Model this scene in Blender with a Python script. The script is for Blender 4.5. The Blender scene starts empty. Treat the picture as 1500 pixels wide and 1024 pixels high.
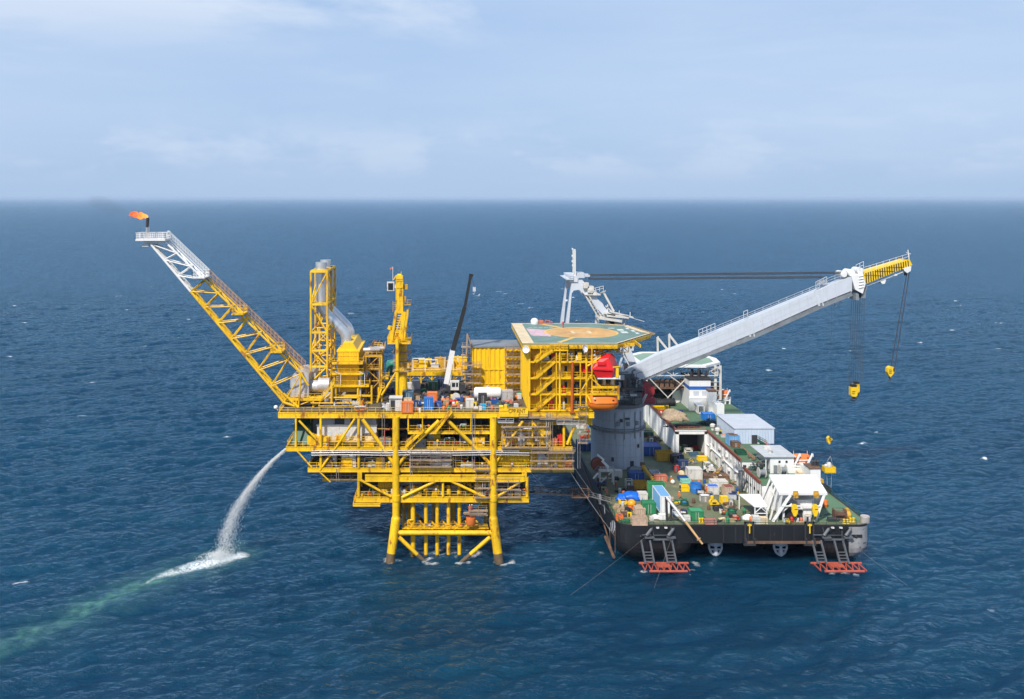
import bpy, math, random
import numpy as np
from mathutils import Vector, Matrix
R = math.radians
rnd = random.Random(11)
S = bpy.context.scene
COL = S.collection
# ---------------------------------------------------------------- camera model (metres, camera 80 m above the sea)
F, CX, CY, H = 1365.0, 650.0, 290.0, 80.0
def X(px, Y=207.0): return (px - CX) * Y / F
def Z(py, Y=207.0): return H - (py - CY) * Y / F
def P(px, py, Y): return Vector((X(px, Y), Y, Z(py, Y)))
def G(px, py, z): 
    Y = (H - z) * F / (py - CY)
    return Vector((X(px, Y), Y, z))

# ---------------------------------------------------------------- mesh builder
class MB:
    def __init__(s): s.v = []; s.f = []; s.m = []; s.i = 0
    def use(s, i): s.i = i; return s
    def add(s, vs, fs):
        o = len(s.v); s.v.extend(tuple(v) for v in vs)
        s.f.extend(tuple(a + o for a in f) for f in fs); s.m.extend([s.i] * len(fs)); return s
    def box(s, x0, x1, y0, y1, z0, z1):
        return s.add([(x0,y0,z0),(x1,y0,z0),(x1,y1,z0),(x0,y1,z0),(x0,y0,z1),(x1,y0,z1),(x1,y1,z1),(x0,y1,z1)],
                     [(3,2,1,0),(4,5,6,7),(0,1,5,4),(1,2,6,5),(2,3,7,6),(3,0,4,7)])
    def bar(s, p, q, w, h=None, up=(0,0,1)):
        p, q = Vector(p), Vector(q); h = h or w; d = (q - p)
        if d.length < 1e-6: return s
        d.normalize(); up = Vector(up)
        if abs(d.dot(up)) > .97: up = Vector((0,1,0)) if abs(d.y) < .9 else Vector((1,0,0))
        a = d.cross(up).normalized() * w / 2; b = a.cross(d).normalized() * h / 2
        return s.add([p-a-b,p+a-b,p+a+b,p-a+b,q-a-b,q+a-b,q+a+b,q-a+b],
                     [(0,1,2,3),(7,6,5,4),(4,5,1,0),(5,6,2,1),(6,7,3,2),(7,4,0,3)])
    def tube(s, p, q, r, r2=None, n=8, caps=True):
        p, q = Vector(p), Vector(q); r2 = r if r2 is None else r2; d = (q - p)
        if d.length < 1e-6: return s
        d.normalize(); up = Vector((0,0,1)) if abs(d.z) < .95 else Vector((1,0,0))
        a = d.cross(up).normalized(); b = a.cross(d)
        vs = []
        for c, rr in ((p, r), (q, r2)):
            for k in range(n):
                t = 2*math.pi*k/n; vs.append(c + a*math.cos(t)*rr + b*math.sin(t)*rr)
        fs = [(k, n+k, n+(k+1)%n, (k+1)%n) for k in range(n)]
        if caps: fs += [tuple(range(n)), tuple(range(2*n-1, n-1, -1))]
        return s.add(vs, fs)
    def path(s, pts, r, n=6):
        pts = [Vector(p) for p in pts]; rings = []
        a = None
        for i, p in enumerate(pts):
            d = (pts[min(i+1, len(pts)-1)] - pts[max(i-1, 0)]).normalized()
            if a is None:
                up = Vector((0,0,1)) if abs(d.z) < .9 else Vector((0,1,0))
                a = d.cross(up).normalized()
            a = (a - d*a.dot(d)).normalized(); b = a.cross(d)
            rr = r[i] if isinstance(r, (list, tuple)) else r
            rings.append([p + a*math.cos(2*math.pi*k/n)*rr + b*math.sin(2*math.pi*k/n)*rr for k in range(n)])
        vs = [v for g in rings for v in g]; m = len(rings)
        fs = [(i*n+k, (i+1)*n+k, (i+1)*n+(k+1)%n, i*n+(k+1)%n) for i in range(m-1) for k in range(n)]
        fs += [tuple(range(n)), tuple(range(m*n-1, (m-1)*n-1, -1))]
        return s.add(vs, fs)
    def lathe(s, c, prof, n=24, axis='z'):
        c = Vector(c); vs = []
        for r, z in prof:
            for k in range(n):
                t = 2*math.pi*k/n; u, w = r*math.cos(t), r*math.sin(t)
                vs.append(c + (Vector((u,w,z)) if axis == 'z' else Vector((u,z,w)) if axis == 'y' else Vector((z,u,w))))
        m = len(prof)
        fs = [(i*n+k, i*n+(k+1)%n, (i+1)*n+(k+1)%n, (i+1)*n+k) for i in range(m-1) for k in range(n)]
        if prof[0][0] > 1e-3: fs.append(tuple(range(n-1, -1, -1)))
        if prof[-1][0] > 1e-3: fs.append(tuple(range((m-1)*n, m*n)))
        return s.add(vs, fs)
    def ball(s, c, r, n=12, m=8, sx=1, sy=1, sz=1):
        c = Vector(c); vs = []; 
        for i in range(1, m):
            t = math.pi*i/m
            for k in range(n):
                u = 2*math.pi*k/n; vs.append(c + Vector((r*sx*math.sin(t)*math.cos(u), r*sy*math.sin(t)*math.sin(u), r*sz*math.cos(t))))
        vs += [c + Vector((0,0,r*sz)), c - Vector((0,0,r*sz))]; T, B = len(vs)-2, len(vs)-1
        fs = [(i*n+k, (i+1)*n+k, (i+1)*n+(k+1)%n, i*n+(k+1)%n) for i in range(m-2) for k in range(n)]
        fs += [(T, k, (k+1)%n) for k in range(n)] + [(B, (m-2)*n+(k+1)%n, (m-2)*n+k) for k in range(n)]
        return s.add(vs, fs)
    def prism(s, poly, a, b, axis='z'):
        n = len(poly)
        def q(u, w, t): return (u, w, t) if axis == 'z' else (u, t, w) if axis == 'y' else (t, u, w)
        vs = [q(u, w, a) for u, w in poly] + [q(u, w, b) for u, w in poly]
        fs = [tuple(range(n-1, -1, -1)), tuple(range(n, 2*n))] + [(k, (k+1)%n, n+(k+1)%n, n+k) for k in range(n)]
        return s.add(vs, fs)
    def loft(s, rings, cap=True):
        n = len(rings[0]); vs = [v for g in rings for v in g]; m = len(rings)
        fs = [(i*n+k, i*n+(k+1)%n, (i+1)*n+(k+1)%n, (i+1)*n+k) for i in range(m-1) for k in range(n)]
        if cap: fs += [tuple(range(n-1, -1, -1)), tuple(range((m-1)*n, m*n))]
        return s.add(vs, fs)
    def rail(s, pts, h=1.15, step=1.9, r=.045, mids=1, closed=False):
        pts = [Vector(p) for p in pts]
        if closed: pts = pts + [pts[0]]
        up = Vector((0,0,1))
        for a, b in zip(pts, pts[1:]):
            L = (b-a).length; n = max(1, round(L/step))
            for k in range(mids+1):
                z = up*(h*(k+1)/(mids+1)); s.bar(a+z, b+z, r*1.6)
            for i in range(n+1):
                c = a.lerp(b, i/n); s.bar(c, c+up*h, r*1.5)
        return s
    def stair(s, p, q, w=1.0, side=(0,1,0), rail=True, step=.28):
        p, q, sd = Vector(p), Vector(q), Vector(side)*w/2
        for g in (-1, 1): s.bar(p+sd*g, q+sd*g, .09, .34)
        n = max(3, int(abs(q.z-p.z)/step))
        hd = Vector((q.x-p.x, q.y-p.y, 0)).normalized()*.13
        for i in range(1, n):
            c = p.lerp(q, i/n); s.bar(c-sd, c+sd, .26, .05)
        if rail:
            up = Vector((0,0,1.05))
            for g in (-1, 1):
                s.bar(p+sd*g+up, q+sd*g+up, .07); s.bar(p+sd*g+up*.5, q+sd*g+up*.5, .05)
                for i in range(0, n+1, 3):
                    c = p.lerp(q, i/n)+sd*g; s.bar(c, c+up, .06)
        return s
    def ladder(s, p, q, w=.5, side=(1,0,0), step=.4, r=.06):
        p, q, sd = Vector(p), Vector(q), Vector(side)*w/2
        s.bar(p-sd, q-sd, r); s.bar(p+sd, q+sd, r); n = max(2, int((q-p).length/step))
        for i in range(1, n): c = p.lerp(q, i/n); s.bar(c-sd, c+sd, r*.7)
        return s
    def corr(s, p, q, z0, z1, nrm, d=.08, pitch=.6):
        p, q, nn = Vector(p), Vector(q), Vector(nrm)*d; L = (q-p).length; n = max(2, int(L/pitch)); vs = []; 
        for i in range(n):
            for t, o in ((0,0),(.35,0),(.5,1),(.85,1)):
                c = p.lerp(q, (i+t)/n) + nn*o; vs += [(c.x,c.y,z0),(c.x,c.y,z1)]
        c = q; vs += [(c.x,c.y,z0),(c.x,c.y,z1)]; m = len(vs)//2
        return s.add(vs, [(2*i,2*i+2,2*i+3,2*i+1) for i in range(m-1)])
    def truss(s, rings, r, rd, diag=True, perim=True, square=False, alt=0):
        put = (lambda a,b,w: s.bar(a,b,w*1.8)) if square else (lambda a,b,w: s.tube(a,b,w,n=6,caps=False))
        n = len(rings[0])
        for i, g in enumerate(rings):
            g = [Vector(v) for v in g]
            if perim:
                for k in range(n): put(g[k], g[(k+1)%n], rd)
            if i+1 < len(rings):
                h = [Vector(v) for v in rings[i+1]]
                for k in range(n):
                    put(g[k], h[k], r)
                    if diag:
                        if (i+k+alt) % 2: put(g[k], h[(k+1)%n], rd)
                        else: put(g[(k+1)%n], h[k], rd)
        return s
    def scaffold(s, x0, x1, y0, y1, z0, z1, dz=2.0, dx=2.0, r=.035):
        nx = max(1, round((x1-x0)/dx)); nz = max(1, round((z1-z0)/dz)); s.use(0)
        for i in range(nx+1):
            x = x0+(x1-x0)*i/nx
            for y in (y0, y1): s.bar((x,y,z0),(x,y,z1+.9), r*2)
            for j in range(nz+1): s.bar((x,y0-.2,z0+(z1-z0)*j/nz),(x,y1+.2,z0+(z1-z0)*j/nz), r*2)
        for j in range(nz+1):
            z = z0+(z1-z0)*j/nz
            for y in (y0, y1):
                s.bar((x0-.3,y,z),(x1+.3,y,z), r*2); s.bar((x0-.3,y,z+.95),(x1+.3,y,z+.95), r*1.6)
            s.use(1).box(x0-.35,x1+.35,y0+.08,y1-.08,z+.06,z+.13); s.use(0)
        for i in range(nx):
            a = x0+(x1-x0)*i/nx; b = x0+(x1-x0)*(i+1)/nx
            for j in range(nz):
                if (i+j) % 2 == 0: s.bar((a,y0-.04,z0+(z1-z0)*j/nz),(b,y0-.04,z0+(z1-z0)*(j+1)/nz), r*1.8)
        return s

ROOT = {}
def obj(name, mb, mats, parent=None, loc=None, smooth=False):
    """link one mesh object; geometry is given in world metres and stored relative to its root's base"""
    off = ROOT[parent.name] if parent else Vector(loc) if loc is not None else Vector((0,0,0))
    me = bpy.data.meshes.new(name)
    me.from_pydata([(v[0]-off.x, v[1]-off.y, v[2]-off.z) for v in mb.v], [], mb.f)
    mats = mats if isinstance(mats, (list, tuple)) else [mats]
    for m in mats: me.materials.append(m)
    if len(mats) > 1: me.polygons.foreach_set('material_index', mb.m)
    if smooth: me.polygons.foreach_set('use_smooth', [True]*len(me.polygons))
    me.update()
    o = bpy.data.objects.new(name, me); COL.objects.link(o)
    ROOT[o.name] = off
    if parent: o.parent = parent
    elif loc is not None: o.location = off
    if smooth and smooth != 'all': me.set_sharp_from_angle(angle=R(40))
    return o
def tag(o, label=None, cat=None, group=None, kind=None):
    if label: o['label'] = label
    if cat: o['category'] = cat
    if group: o['group'] = group
    if kind: o['kind'] = kind
    return o
def thing(name, label, cat, loc=(0,0,0), group=None):
    o = bpy.data.objects.new(name, None); COL.objects.link(o); o.location = loc; o.empty_display_size = .5
    ROOT[o.name] = Vector(loc); return tag(o, label, cat, group)
def dup(root, loc, rz=0, label=None, group=None, scale=None):
    def cp(o, par):
        c = o.copy(); COL.objects.link(c)
        if par: c.parent = par
        for ch in o.children: cp(ch, c)
        return c
    r = cp(root, None); r.location = loc; r.rotation_euler = (0,0,rz)
    if scale: r.scale = scale if isinstance(scale, (tuple, list)) else (scale,)*3
    if label: r['label'] = label
    if group: r['group'] = group
    return r
def text(name, body, size, mat, parent, loc, rot, ext=.03, align='LEFT', sx=1):
    cu = bpy.data.curves.new(name, 'FONT'); cu.body = body; cu.size = size; cu.extrude = ext; cu.align_x = align
    t = bpy.data.objects.new(name, cu); COL.objects.link(t); bpy.context.view_layer.update()
    me = bpy.data.meshes.new_from_object(t.evaluated_get(bpy.context.evaluated_depsgraph_get())); bpy.data.objects.remove(t); me.name = name; me.materials.clear(); me.materials.append(mat); t = bpy.data.objects.new(name, me); COL.objects.link(t)
    t.parent = parent; t.location = Vector(loc) - ROOT[parent.name]; t.rotation_euler = rot; t.scale = (sx,1,1)
    return t

# ---------------------------------------------------------------- materials
def mat(name, col, rough=.5, metal=0, var=.18, scale=.5, rust=0.0, rustcol=(.16,.06,.025), streak=1.0, bump=0.0, spec=.5, fine=6.0, dirt=.25, runs=0.0, runcol=None):
    m = bpy.data.materials.new(name); m.use_nodes = True; nt = m.node_tree; N = nt.nodes; L = nt.links
    b = N['Principled BSDF']; b.inputs['Roughness'].default_value = rough; b.inputs['Metallic'].default_value = metal
    b.inputs['Specular IOR Level'].default_value = spec
    tc = N.new('ShaderNodeTexCoord'); mp = N.new('ShaderNodeMapping'); mp.inputs['Scale'].default_value = (1,1,streak)
    L.new(tc.outputs['Object'], mp.inputs['Vector'])
    def noise(sc, det=4, vec=mp.outputs['Vector']):
        n = N.new('ShaderNodeTexNoise'); n.inputs['Scale'].default_value = sc; n.inputs['Detail'].default_value = det
        n.inputs['Roughness'].default_value = .62; L.new(vec, n.inputs['Vector']); return n
    def mix(fac, a, c, mode='MIX'):
        x = N.new('ShaderNodeMix'); x.data_type = 'RGBA'; x.blend_type = mode
        if isinstance(fac, (int, float)): x.inputs[0].default_value = fac
        else: L.new(fac, x.inputs[0])
        for k, val in ((6, a), (7, c)):
            if isinstance(val, tuple): x.inputs[k].default_value = (*val, 1)
            else: L.new(val, x.inputs[k])
        return x.outputs[2]
    def ramp(fac, p0, p1, c0=(0,0,0), c1=(1,1,1)):
        r = N.new('ShaderNodeValToRGB'); r.color_ramp.elements[0].position = p0; r.color_ramp.elements[1].position = p1
        r.color_ramp.elements[0].color = (*c0,1); r.color_ramp.elements[1].color = (*c1,1); L.new(fac, r.inputs['Fac']); return r.outputs['Color']
    n1 = noise(scale); n2 = noise(fine, 3)
    lo = tuple(c*(1-var) for c in col); hi = tuple(min(1, c*(1+var*.6)) for c in col)
    c = ramp(n1.outputs['Fac'], .3, .7, lo, hi)
    if dirt: c = mix(ramp(n2.outputs['Fac'], .52, .8), c, tuple(x*(1-dirt)*.9+.01 for x in col))
    if rust:
        n3 = noise(scale*2.3, 6)
        c = mix(ramp(n3.outputs['Fac'], .70-rust*.3, .74-rust*.22), c, rustcol)
    if runs:
        m2 = N.new('ShaderNodeMapping'); m2.inputs['Scale'].default_value = (2.6,2.6,.16); L.new(tc.outputs['Object'], m2.inputs['Vector'])
        n4 = noise(1.0, 5, m2.outputs['Vector']); n5 = noise(.35, 3)
        f_ = N.new('ShaderNodeMath'); f_.operation = 'MULTIPLY'; L.new(ramp(n4.outputs['Fac'], .52, .72), f_.inputs[0]); L.new(ramp(n5.outputs['Fac'], .38, .62), f_.inputs[1])
        f2 = N.new('ShaderNodeMath'); f2.operation = 'MULTIPLY'; f2.inputs[1].default_value = runs; L.new(f_.outputs[0], f2.inputs[0])
        c = mix(f2.outputs[0], c, runcol or rustcol)
    L.new(c, b.inputs['Base Color'])
    if bump:
        bp = N.new('ShaderNodeBump'); bp.inputs['Strength'].default_value = bump; bp.inputs['Distance'].default_value = .1
        L.new(n2.outputs['Fac'], bp.inputs['Height']); L.new(bp.outputs['Normal'], b.inputs['Normal'])
    return m
Y_ = mat('yellow_paint', (.86,.51,.006), .5, var=.30, rust=.44, streak=.5, scale=.3, rustcol=(.36,.14,.015), dirt=.34, fine=3.5, runs=.75, runcol=(.34,.15,.02))
YL = mat('yellow_cladding', (.88,.54,.007), .5, var=.13, rust=.2, streak=.18, rustcol=(.5,.24,.02), dirt=.25, fine=2.5, runs=.55, runcol=(.45,.22,.02))
YD = mat('weathered_yellow', (.58,.33,.03), .6, var=.25, rust=.3, dirt=.35)
YB = mat('bright_yellow', (.85,.55,.01), .45, var=.1, rust=.06)
GR = mat('deck_grating', (.10,.085,.06), .8, var=.35, rust=.25)
GD = mat('deck_green', (.145,.16,.085), .7, var=.35, rust=.38, rustcol=(.24,.20,.12), scale=.13, fine=1.5, dirt=.35)
GDU = mat('upper_deck_green', (.085,.16,.085), .7, var=.25, rust=.1, rustcol=(.15,.1,.05), scale=.2)
GDC = mat('clean_deck_green', (.10,.20,.11), .65, var=.2, rust=.05, rustcol=(.15,.12,.07), scale=.15)
HG = mat('helideck_green', (.15,.235,.205), .7, var=.25, scale=.3, rust=.2, rustcol=(.23,.25,.2), dirt=.3)
CRM = mat('cream_paint', (.70,.56,.35), .6, var=.2, rust=.22, rustcol=(.48,.37,.2), dirt=.3)
ORD = mat('faded_orange_paint', (.58,.33,.12), .7, var=.3, scale=.35, rust=.3, rustcol=(.46,.32,.19), dirt=.2)
LYL = mat('line_yellow', (.70,.46,.12), .6, var=.25, rust=.25, rustcol=(.45,.36,.2))
PNK = mat('faded_pink_white', (.62,.42,.46), .7, var=.3, scale=1.2, rust=.35, rustcol=(.25,.33,.3))
WH = mat('white_paint', (.78,.78,.77), .45, var=.05, rust=.06, streak=.25, rustcol=(.35,.22,.12), dirt=.12, runs=.35, runcol=(.42,.30,.20))
WHD = mat('dirty_white', (.62,.60,.56), .55, var=.15, rust=.2, streak=.4, rustcol=(.30,.20,.12), dirt=.3)
WB = mat('pale_blue_panel', (.50,.58,.70), .5, var=.06, rust=.05, streak=.2, rustcol=(.35,.33,.33))
LG = mat('light_grey_paint', (.50,.53,.58), .45, var=.08, rust=.06, streak=.4, rustcol=(.27,.25,.24))
CG = mat('crane_grey', (.56,.60,.66), .42, var=.06, rust=.05, streak=1, rustcol=(.38,.38,.39), dirt=.2, runs=.4, runcol=(.36,.36,.37))
PG = mat('pedestal_grey', (.40,.45,.53), .5, var=.10, rust=.07, streak=.25, rustcol=(.17,.16,.16), dirt=.25, runs=.5, runcol=(.22,.21,.21))
CH = mat('crane_house_grey', (.105,.115,.13), .55, var=.35, rust=.15, scale=.8)
MG = mat('machinery_grey', (.20,.22,.24), .55, var=.3, rust=.18)
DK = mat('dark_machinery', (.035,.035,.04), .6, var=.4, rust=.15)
BK = mat('black_hull_paint', (.006,.0065,.009), .55, var=.35, rust=.13, streak=.25, rustcol=(.055,.045,.042), scale=.25, runs=.5, runcol=(.05,.042,.04))
HGY = mat('worn_hull_grey', (.30,.30,.31), .6, var=.3, rust=.3, rustcol=(.08,.08,.085))
ST = mat('polished_steel', (.72,.73,.75), .34, .72, var=.12, scale=.8, dirt=.1)
SP = mat('galvanised_pipe', (.55,.53,.52), .4, .7, var=.15, rust=.1)
RP = mat('rope_dark', (.05,.052,.06), .8, var=.2)
SC = mat('scaffold_tube', (.36,.29,.24), .6, .3, var=.3, rust=.4)
PL = mat('scaffold_plank', (.38,.27,.18), .8, var=.3, dirt=.4)
WD = mat('timber', (.42,.30,.17), .8, var=.35, scale=1.5, dirt=.35)
WDP = mat('pale_crate_wood', (.50,.36,.26), .8, var=.25, scale=1.5, dirt=.35)
RB = mat('red_brown_paint', (.25,.065,.04), .6, var=.25, rust=.2)
RD = mat('red_paint', (.55,.025,.018), .45, var=.15, rust=.05)
RT = mat('red_cover', (.72,.012,.016), .5, var=.08)
RO = mat('pontoon_red', (.42,.085,.05), .6, var=.3, rust=.3)
OR = mat('orange_gelcoat', (.78,.19,.012), .35, var=.06, dirt=.1)
OC = mat('orange_container', (.75,.19,.04), .5, var=.12, rust=.08)
OP = mat('orange_fabric', (.72,.16,.03), .8, var=.2)
SAL = mat('faded_red_container', (.55,.17,.10), .6, var=.2, rust=.15)
BL = mat('blue_container', (.02,.085,.32), .45, var=.2, rust=.08)
BLD = mat('navy_blue_paint', (.025,.05,.14), .5, var=.3, rust=.12)
BLB = mat('bright_blue', (.02,.17,.55), .45, var=.15)
TRP = mat('blue_tarpaulin', (.01,.14,.68), .38, var=.2, scale=.8)
LB = mat('sky_blue_container', (.16,.38,.66), .45, var=.1, rust=.05)
CY_ = mat('cyan_tank', (.02,.36,.62), .4, var=.1)
STB = mat('slate_blue_container', (.06,.13,.2), .5, var=.2, rust=.12)
TL = mat('teal_tank', (.03,.22,.17), .5, var=.2, rust=.1)
MT = mat('mint_cover', (.25,.55,.45), .6, var=.15)
GN = mat('green_container', (.025,.21,.085), .5, var=.15, rust=.08)
GNL = mat('leaf_green_container', (.06,.30,.13), .5, var=.12, rust=.06)
GND = mat('dark_green_paint', (.015,.09,.05), .5, var=.25, rust=.15)
BRN = mat('brown_rusted_steel', (.15,.085,.055), .8, var=.4, rust=.4, rustcol=(.28,.14,.07))
NET = mat('fibre_rope', (.40,.30,.20), .9, var=.35, scale=2, bump=.6)
RUB = mat('black_rubber', (.02,.021,.023), .7, var=.4, scale=1.5, bump=.5)
WIN = mat('window_glass', (.02,.03,.04), .1, var=.3, dirt=0)
SKN = mat('skin', (.30,.17,.11), .6, var=.1, dirt=0)
COV = mat('orange_coverall', (.75,.17,.03), .8, var=.15)
COVR = mat('red_coverall', (.45,.03,.03), .8, var=.15)
COVB = mat('navy_coverall', (.03,.05,.12), .8, var=.15)
HAT = mat('white_helmet', (.75,.75,.73), .4, var=.05)
SPL = mat('splash_zone_rust', (.13,.085,.045), .8, var=.4, rust=.4, rustcol=(.05,.055,.04))
LET = mat('ochre_lettering', (.16,.06,.006), .6, var=.1)
BLK = mat('black_paint', (.015,.015,.016), .5, var=.2)
SLV = mat('silver_cladding', (.56,.54,.55), .5, .35, var=.14, scale=.9, dirt=.3)
SEA_A, SEA_B, SEA_C = (.0010,.025,.058), (.0015,.035,.074), (.0024,.049,.088)
SKY_A, SKY_B, SKY_C, SKY_D, SKY_H = (.36,.51,.76), (.47,.60,.81), (.63,.72,.87), (.83,.87,.93), (.40,.55,.78)
SKY_Z = (.24,.38,.62)
SKY_S, SUN_E, EXPO = .12, 4.6, 0.20
HAZE = 3.6e-5
# ================================================================= PRODUCTION PLATFORM
T, M_, A, B, SB, C, J = 32.3, 28.2, 24.7, 20.0, 17.0, 13.6, 5.8
FY = 207.0
pf = thing('production_platform', 'yellow steel gas production platform standing on four legs in the sea', 'offshore platform', (0, 218, 0))
LX, RX = X(580), X(722.5)
BY = 230.0
for lx, sg, ly, sy in ((LX,-1,FY-.35,-1),(RX,1,FY-.35,-1),(LX,-1,BY,1),(RX,1,BY,1)):
    m = MB(); m.tube((lx,ly,T-.8),(lx,ly,8.6),.78,n=20); m.tube((lx,ly,14.2),(lx,ly,12.9),.93,n=20)
    m.tube((lx,ly,B-.2),(lx,ly,B-1.1),.88,n=20)
    q0 = Vector((lx,ly,8.8)); q1 = Vector((lx+sg*.95,ly+sy*.6,1.5)); q2 = q1+(q1-q0)*.75
    m.tube((lx,ly,9.6),q0,.78,.98,n=20); m.tube(q0,q1,1.0,1.0,n=20); m.ball(q0,1.0,20,10)
    m.use(1).tube(q1,q2,1.0,1.0,n=20)
    obj('leg', m, [Y_, SPL], pf, smooth=True)
def brace(p, q, r=.36, low=False, name='brace'):
    p, q = Vector(p), Vector(q); m = MB()
    if low:
        t = q.lerp(p, .38); m.tube(p, t, r, n=12); m.use(1).tube(t, q, r*.97, n=12)
    else: m.tube(p, q, r, n=12)
    return obj(name, m, [Y_, SPL], pf, smooth=True)
y = FY-.3
# face bracing of the topsides: pixel pairs turned to metres in the front truss plane, repeated on the rear truss
FB = [((438,616),(470,650),.26),((520,613),(494,653),.26),((494,653),(469,688),.26),((531,614),(560,654),.42),((560,654),(578,681),.40),
      ((434,659),(457,685),.18),((467,690),(484,706),.16),
      ((643,616),(609,649),.44),((609,649),(584,680),.40),((656,616),(691,650),.42),((691,650),(719,681),.38),
      ((725,680),(733,667),.3),((733,667),(766,616),.32),((781,619),(806,655),.26),((841,626),(831,651),.34)]
for a, b, r in FB: brace(P(*a,FY).xyz-Vector((0,.05,0)), P(*b,FY).xyz-Vector((0,.05,0)), r)
FB2 = [((641,703),(589,728),.33),((658,703),(711,728),.33),((529,703),(573,727),.30),((766,703),(728,727),.30)]
for a, b, r in FB2: brace(P(*a,FY).xyz-Vector((0,.3,0)), P(*b,FY).xyz-Vector((0,.3,0)), r)
for a, b, r in FB[3:5]+FB[7:11]+FB2:
    p, q = P(*a,FY), P(*b,FY); brace((p.x,BY,p.z),(q.x,BY,q.z), r)
for px, z0, z1, r in ((433.7,A,T-1,.24),(470,A,T-1,.30),(525.5,A,T-1,.34),(470,B,A-.9,.30),(525.5,B,A-.9,.3),(525.5,C,B-2,.32),(649,C,B-2.2,.28),(772,C,B-2,.36),(826,A,T-1,.3),(690,M_,T-1,.16),(598,M_,T-1,.16),(619,M_,T-1,.12),(780,A,T-1,.2)):
    m = MB(); m.tube((X(px),FY-.05,z0),(X(px),FY-.05,z1),r,n=12); obj('post', m, Y_, pf, smooth=True)
# lower jacket
for yy in (FY-.5, BY):
    m = MB(); m.tube((LX-.2,yy,J),(RX+.2,yy,J),.56,n=14); obj('jacket_brace', m, Y_, pf, smooth=True)
for lx in (LX-.4, RX+.4):
    m = MB(); m.tube((lx,FY,J),(lx,BY,J),.5,n=14); obj('jacket_brace', m, Y_, pf, smooth=True)
    brace((lx,FY+.5,J-.6),(lx,FY+11,-1),.42,True); brace((lx,BY-.5,J-.6),(lx,FY+12,-1),.42,True)
for yy in (FY-.6, BY):
    brace((LX+.7,yy,J-.9),(X(627),yy,-1.3),.46,True); brace((RX-.7,yy,J-.9),(X(671),yy,-1.3),.46,True)
brace((LX,FY+1,12),(LX,BY-1,6.5),.35); brace((RX,FY+1,12),(RX,BY-1,6.5),.35)
for px, r in ((605,.52),(624,.43),(640.5,.43),(657,.43),(673,.43)):
    xx = X(px,208.4); m = MB(); m.tube((xx,208.4,C+1.5),(xx,208.4,1.6),r,n=14); m.tube((xx,208.4,C+.2),(xx,208.4,C+1.4),r*1.35,n=14); m.tube((xx,208.4,J+.2),(xx,208.4,J+1.1),r*1.5,n=14)
    m.tube((xx,208.4,C+1.5),(xx,208.4,C+2.2),r*.8,n=12)
    m.tube((xx,208.4,1.6),(xx,208.4,.35),r,n=14); m.use(1).tube((xx,208.4,.35),(xx,208.4,-2.5),r,n=14); obj('conductor_pipe', m, [Y_, SPL], pf, smooth=True)
for px, r in ((592,.45),(600,.7),(636,.5),(664,.6),(690,.4),(711,.4)):
    xx = X(px,224); m = MB(); m.tube((xx,224,C),(xx,224,-2.5),r,n=10); obj('riser', m, YD, pf, smooth=True)
m = MB()
m.box(X(589),X(716),FY+.3,FY+1.5,J+.55,J+.65)
for k in range(7):
    xx = X(597)+k*2.55; m.box(xx-.5,xx+.5,FY+2.2,FY+3.4,J-.3,J+.5); m.bar((xx-.9,FY+3,J+.6),(xx,FY+3,J+1.5),.3); m.bar((xx,FY+3,J+1.5),(xx+.9,FY+3,J+.6),.3)
m.box(X(589),X(716),FY+3.4,FY+3.8,J-.5,J+.3)
w = obj('lower_walkway', m, Y_, pf)
m = MB(); m.rail([(X(593),FY+.35,J+.65),(X(714),FY+.35,J+.65)],1.1,1.6,.05); obj('railing', m, YD, w)
# decks
def deck(name, x0, x1, y0, y1, z, beam=.95, sides='flrb', lip=.0):
    m = MB(); m.use(1).box(x0+.1,x1-.1,y0+.1,y1-.1,z-.14,z-.02); m.use(0)
    m.box(x0,x1,y0-.12,y0+.1,z-beam,z+.06); m.box(x0,x1,y1-.1,y1+.12,z-beam,z+.06)
    m.box(x0-.12,x0+.1,y0+.1,y1-.1,z-beam,z+.06); m.box(x1-.1,x1+.12,y0+.1,y1-.1,z-beam,z+.06)
    m.box(x0-.05,x1+.05,y0-.22,y0-.12,z-beam-.03,z-beam+.12); m.box(x0-.05,x1+.05,y0-.2,y0-.12,z-.06,z+.04)
    n = int((x1-x0)/2.6)
    for k in range(1, n):
        xx = x0+(x1-x0)*k/n; m.box(xx-.12,xx+.12,y0+.12,y1-.12,z-beam*.8,z-.15); m.box(xx-.05,xx+.05,y0-.2,y0-.12,z-beam,z)
    d = obj(name, m, [Y_, GR], pf)
    e = .12; m = MB(); p = [(x0+e,y0+e,z),(x1-e,y0+e,z),(x1-e,y1-e,z),(x0+e,y1-e,z)]
    for k, ch in ((0,'f'),(1,'r'),(2,'b'),(3,'l')):
        if ch in sides: m.rail([p[k], p[(k+1)%4]], 1.15, 1.75, .05)
    if m.v: obj('railing', m, YD if 'x' in sides else Y_, d)
    return d
deck('main_deck', X(408), X(870), FY, 243, T, 1.15, 'lrb')
m = MB(); m.rail([(X(410),FY+.12,T),(X(772),FY+.12,T)],1.15,1.75,.05)
obj('railing', m, Y_, bpy.data.objects['main_deck'])
deck('mezzanine_deck', X(598), X(719), FY+.1, FY+6, M_, .6, 'fl')
deck('production_deck', X(419.5), X(838), FY, 235, A, .9)
deck('cellar_deck', X(451.5), X(840), FY, 233, B, .85)
deck('hanging_deck', X(471), X(527), FY+2.5, 226, SB, .6)
deck('sump_deck', X(521), X(774.5), FY, 230, C, 1.15)
deck('access_platform', X(518), X(557), FY-.6, FY+4, C-1.3, .55, 'l')
m = MB()
for yy in (FY-.25, BY): m.box(X(535),X(768),yy-.35,yy+.35,17.2,18.5); m.box(X(535),X(768),yy-.45,yy+.45,18.42,18.55); m.box(X(535),X(768),yy-.45,yy+.45,17.15,17.28)
obj('girder', m, Y_, pf)
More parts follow.
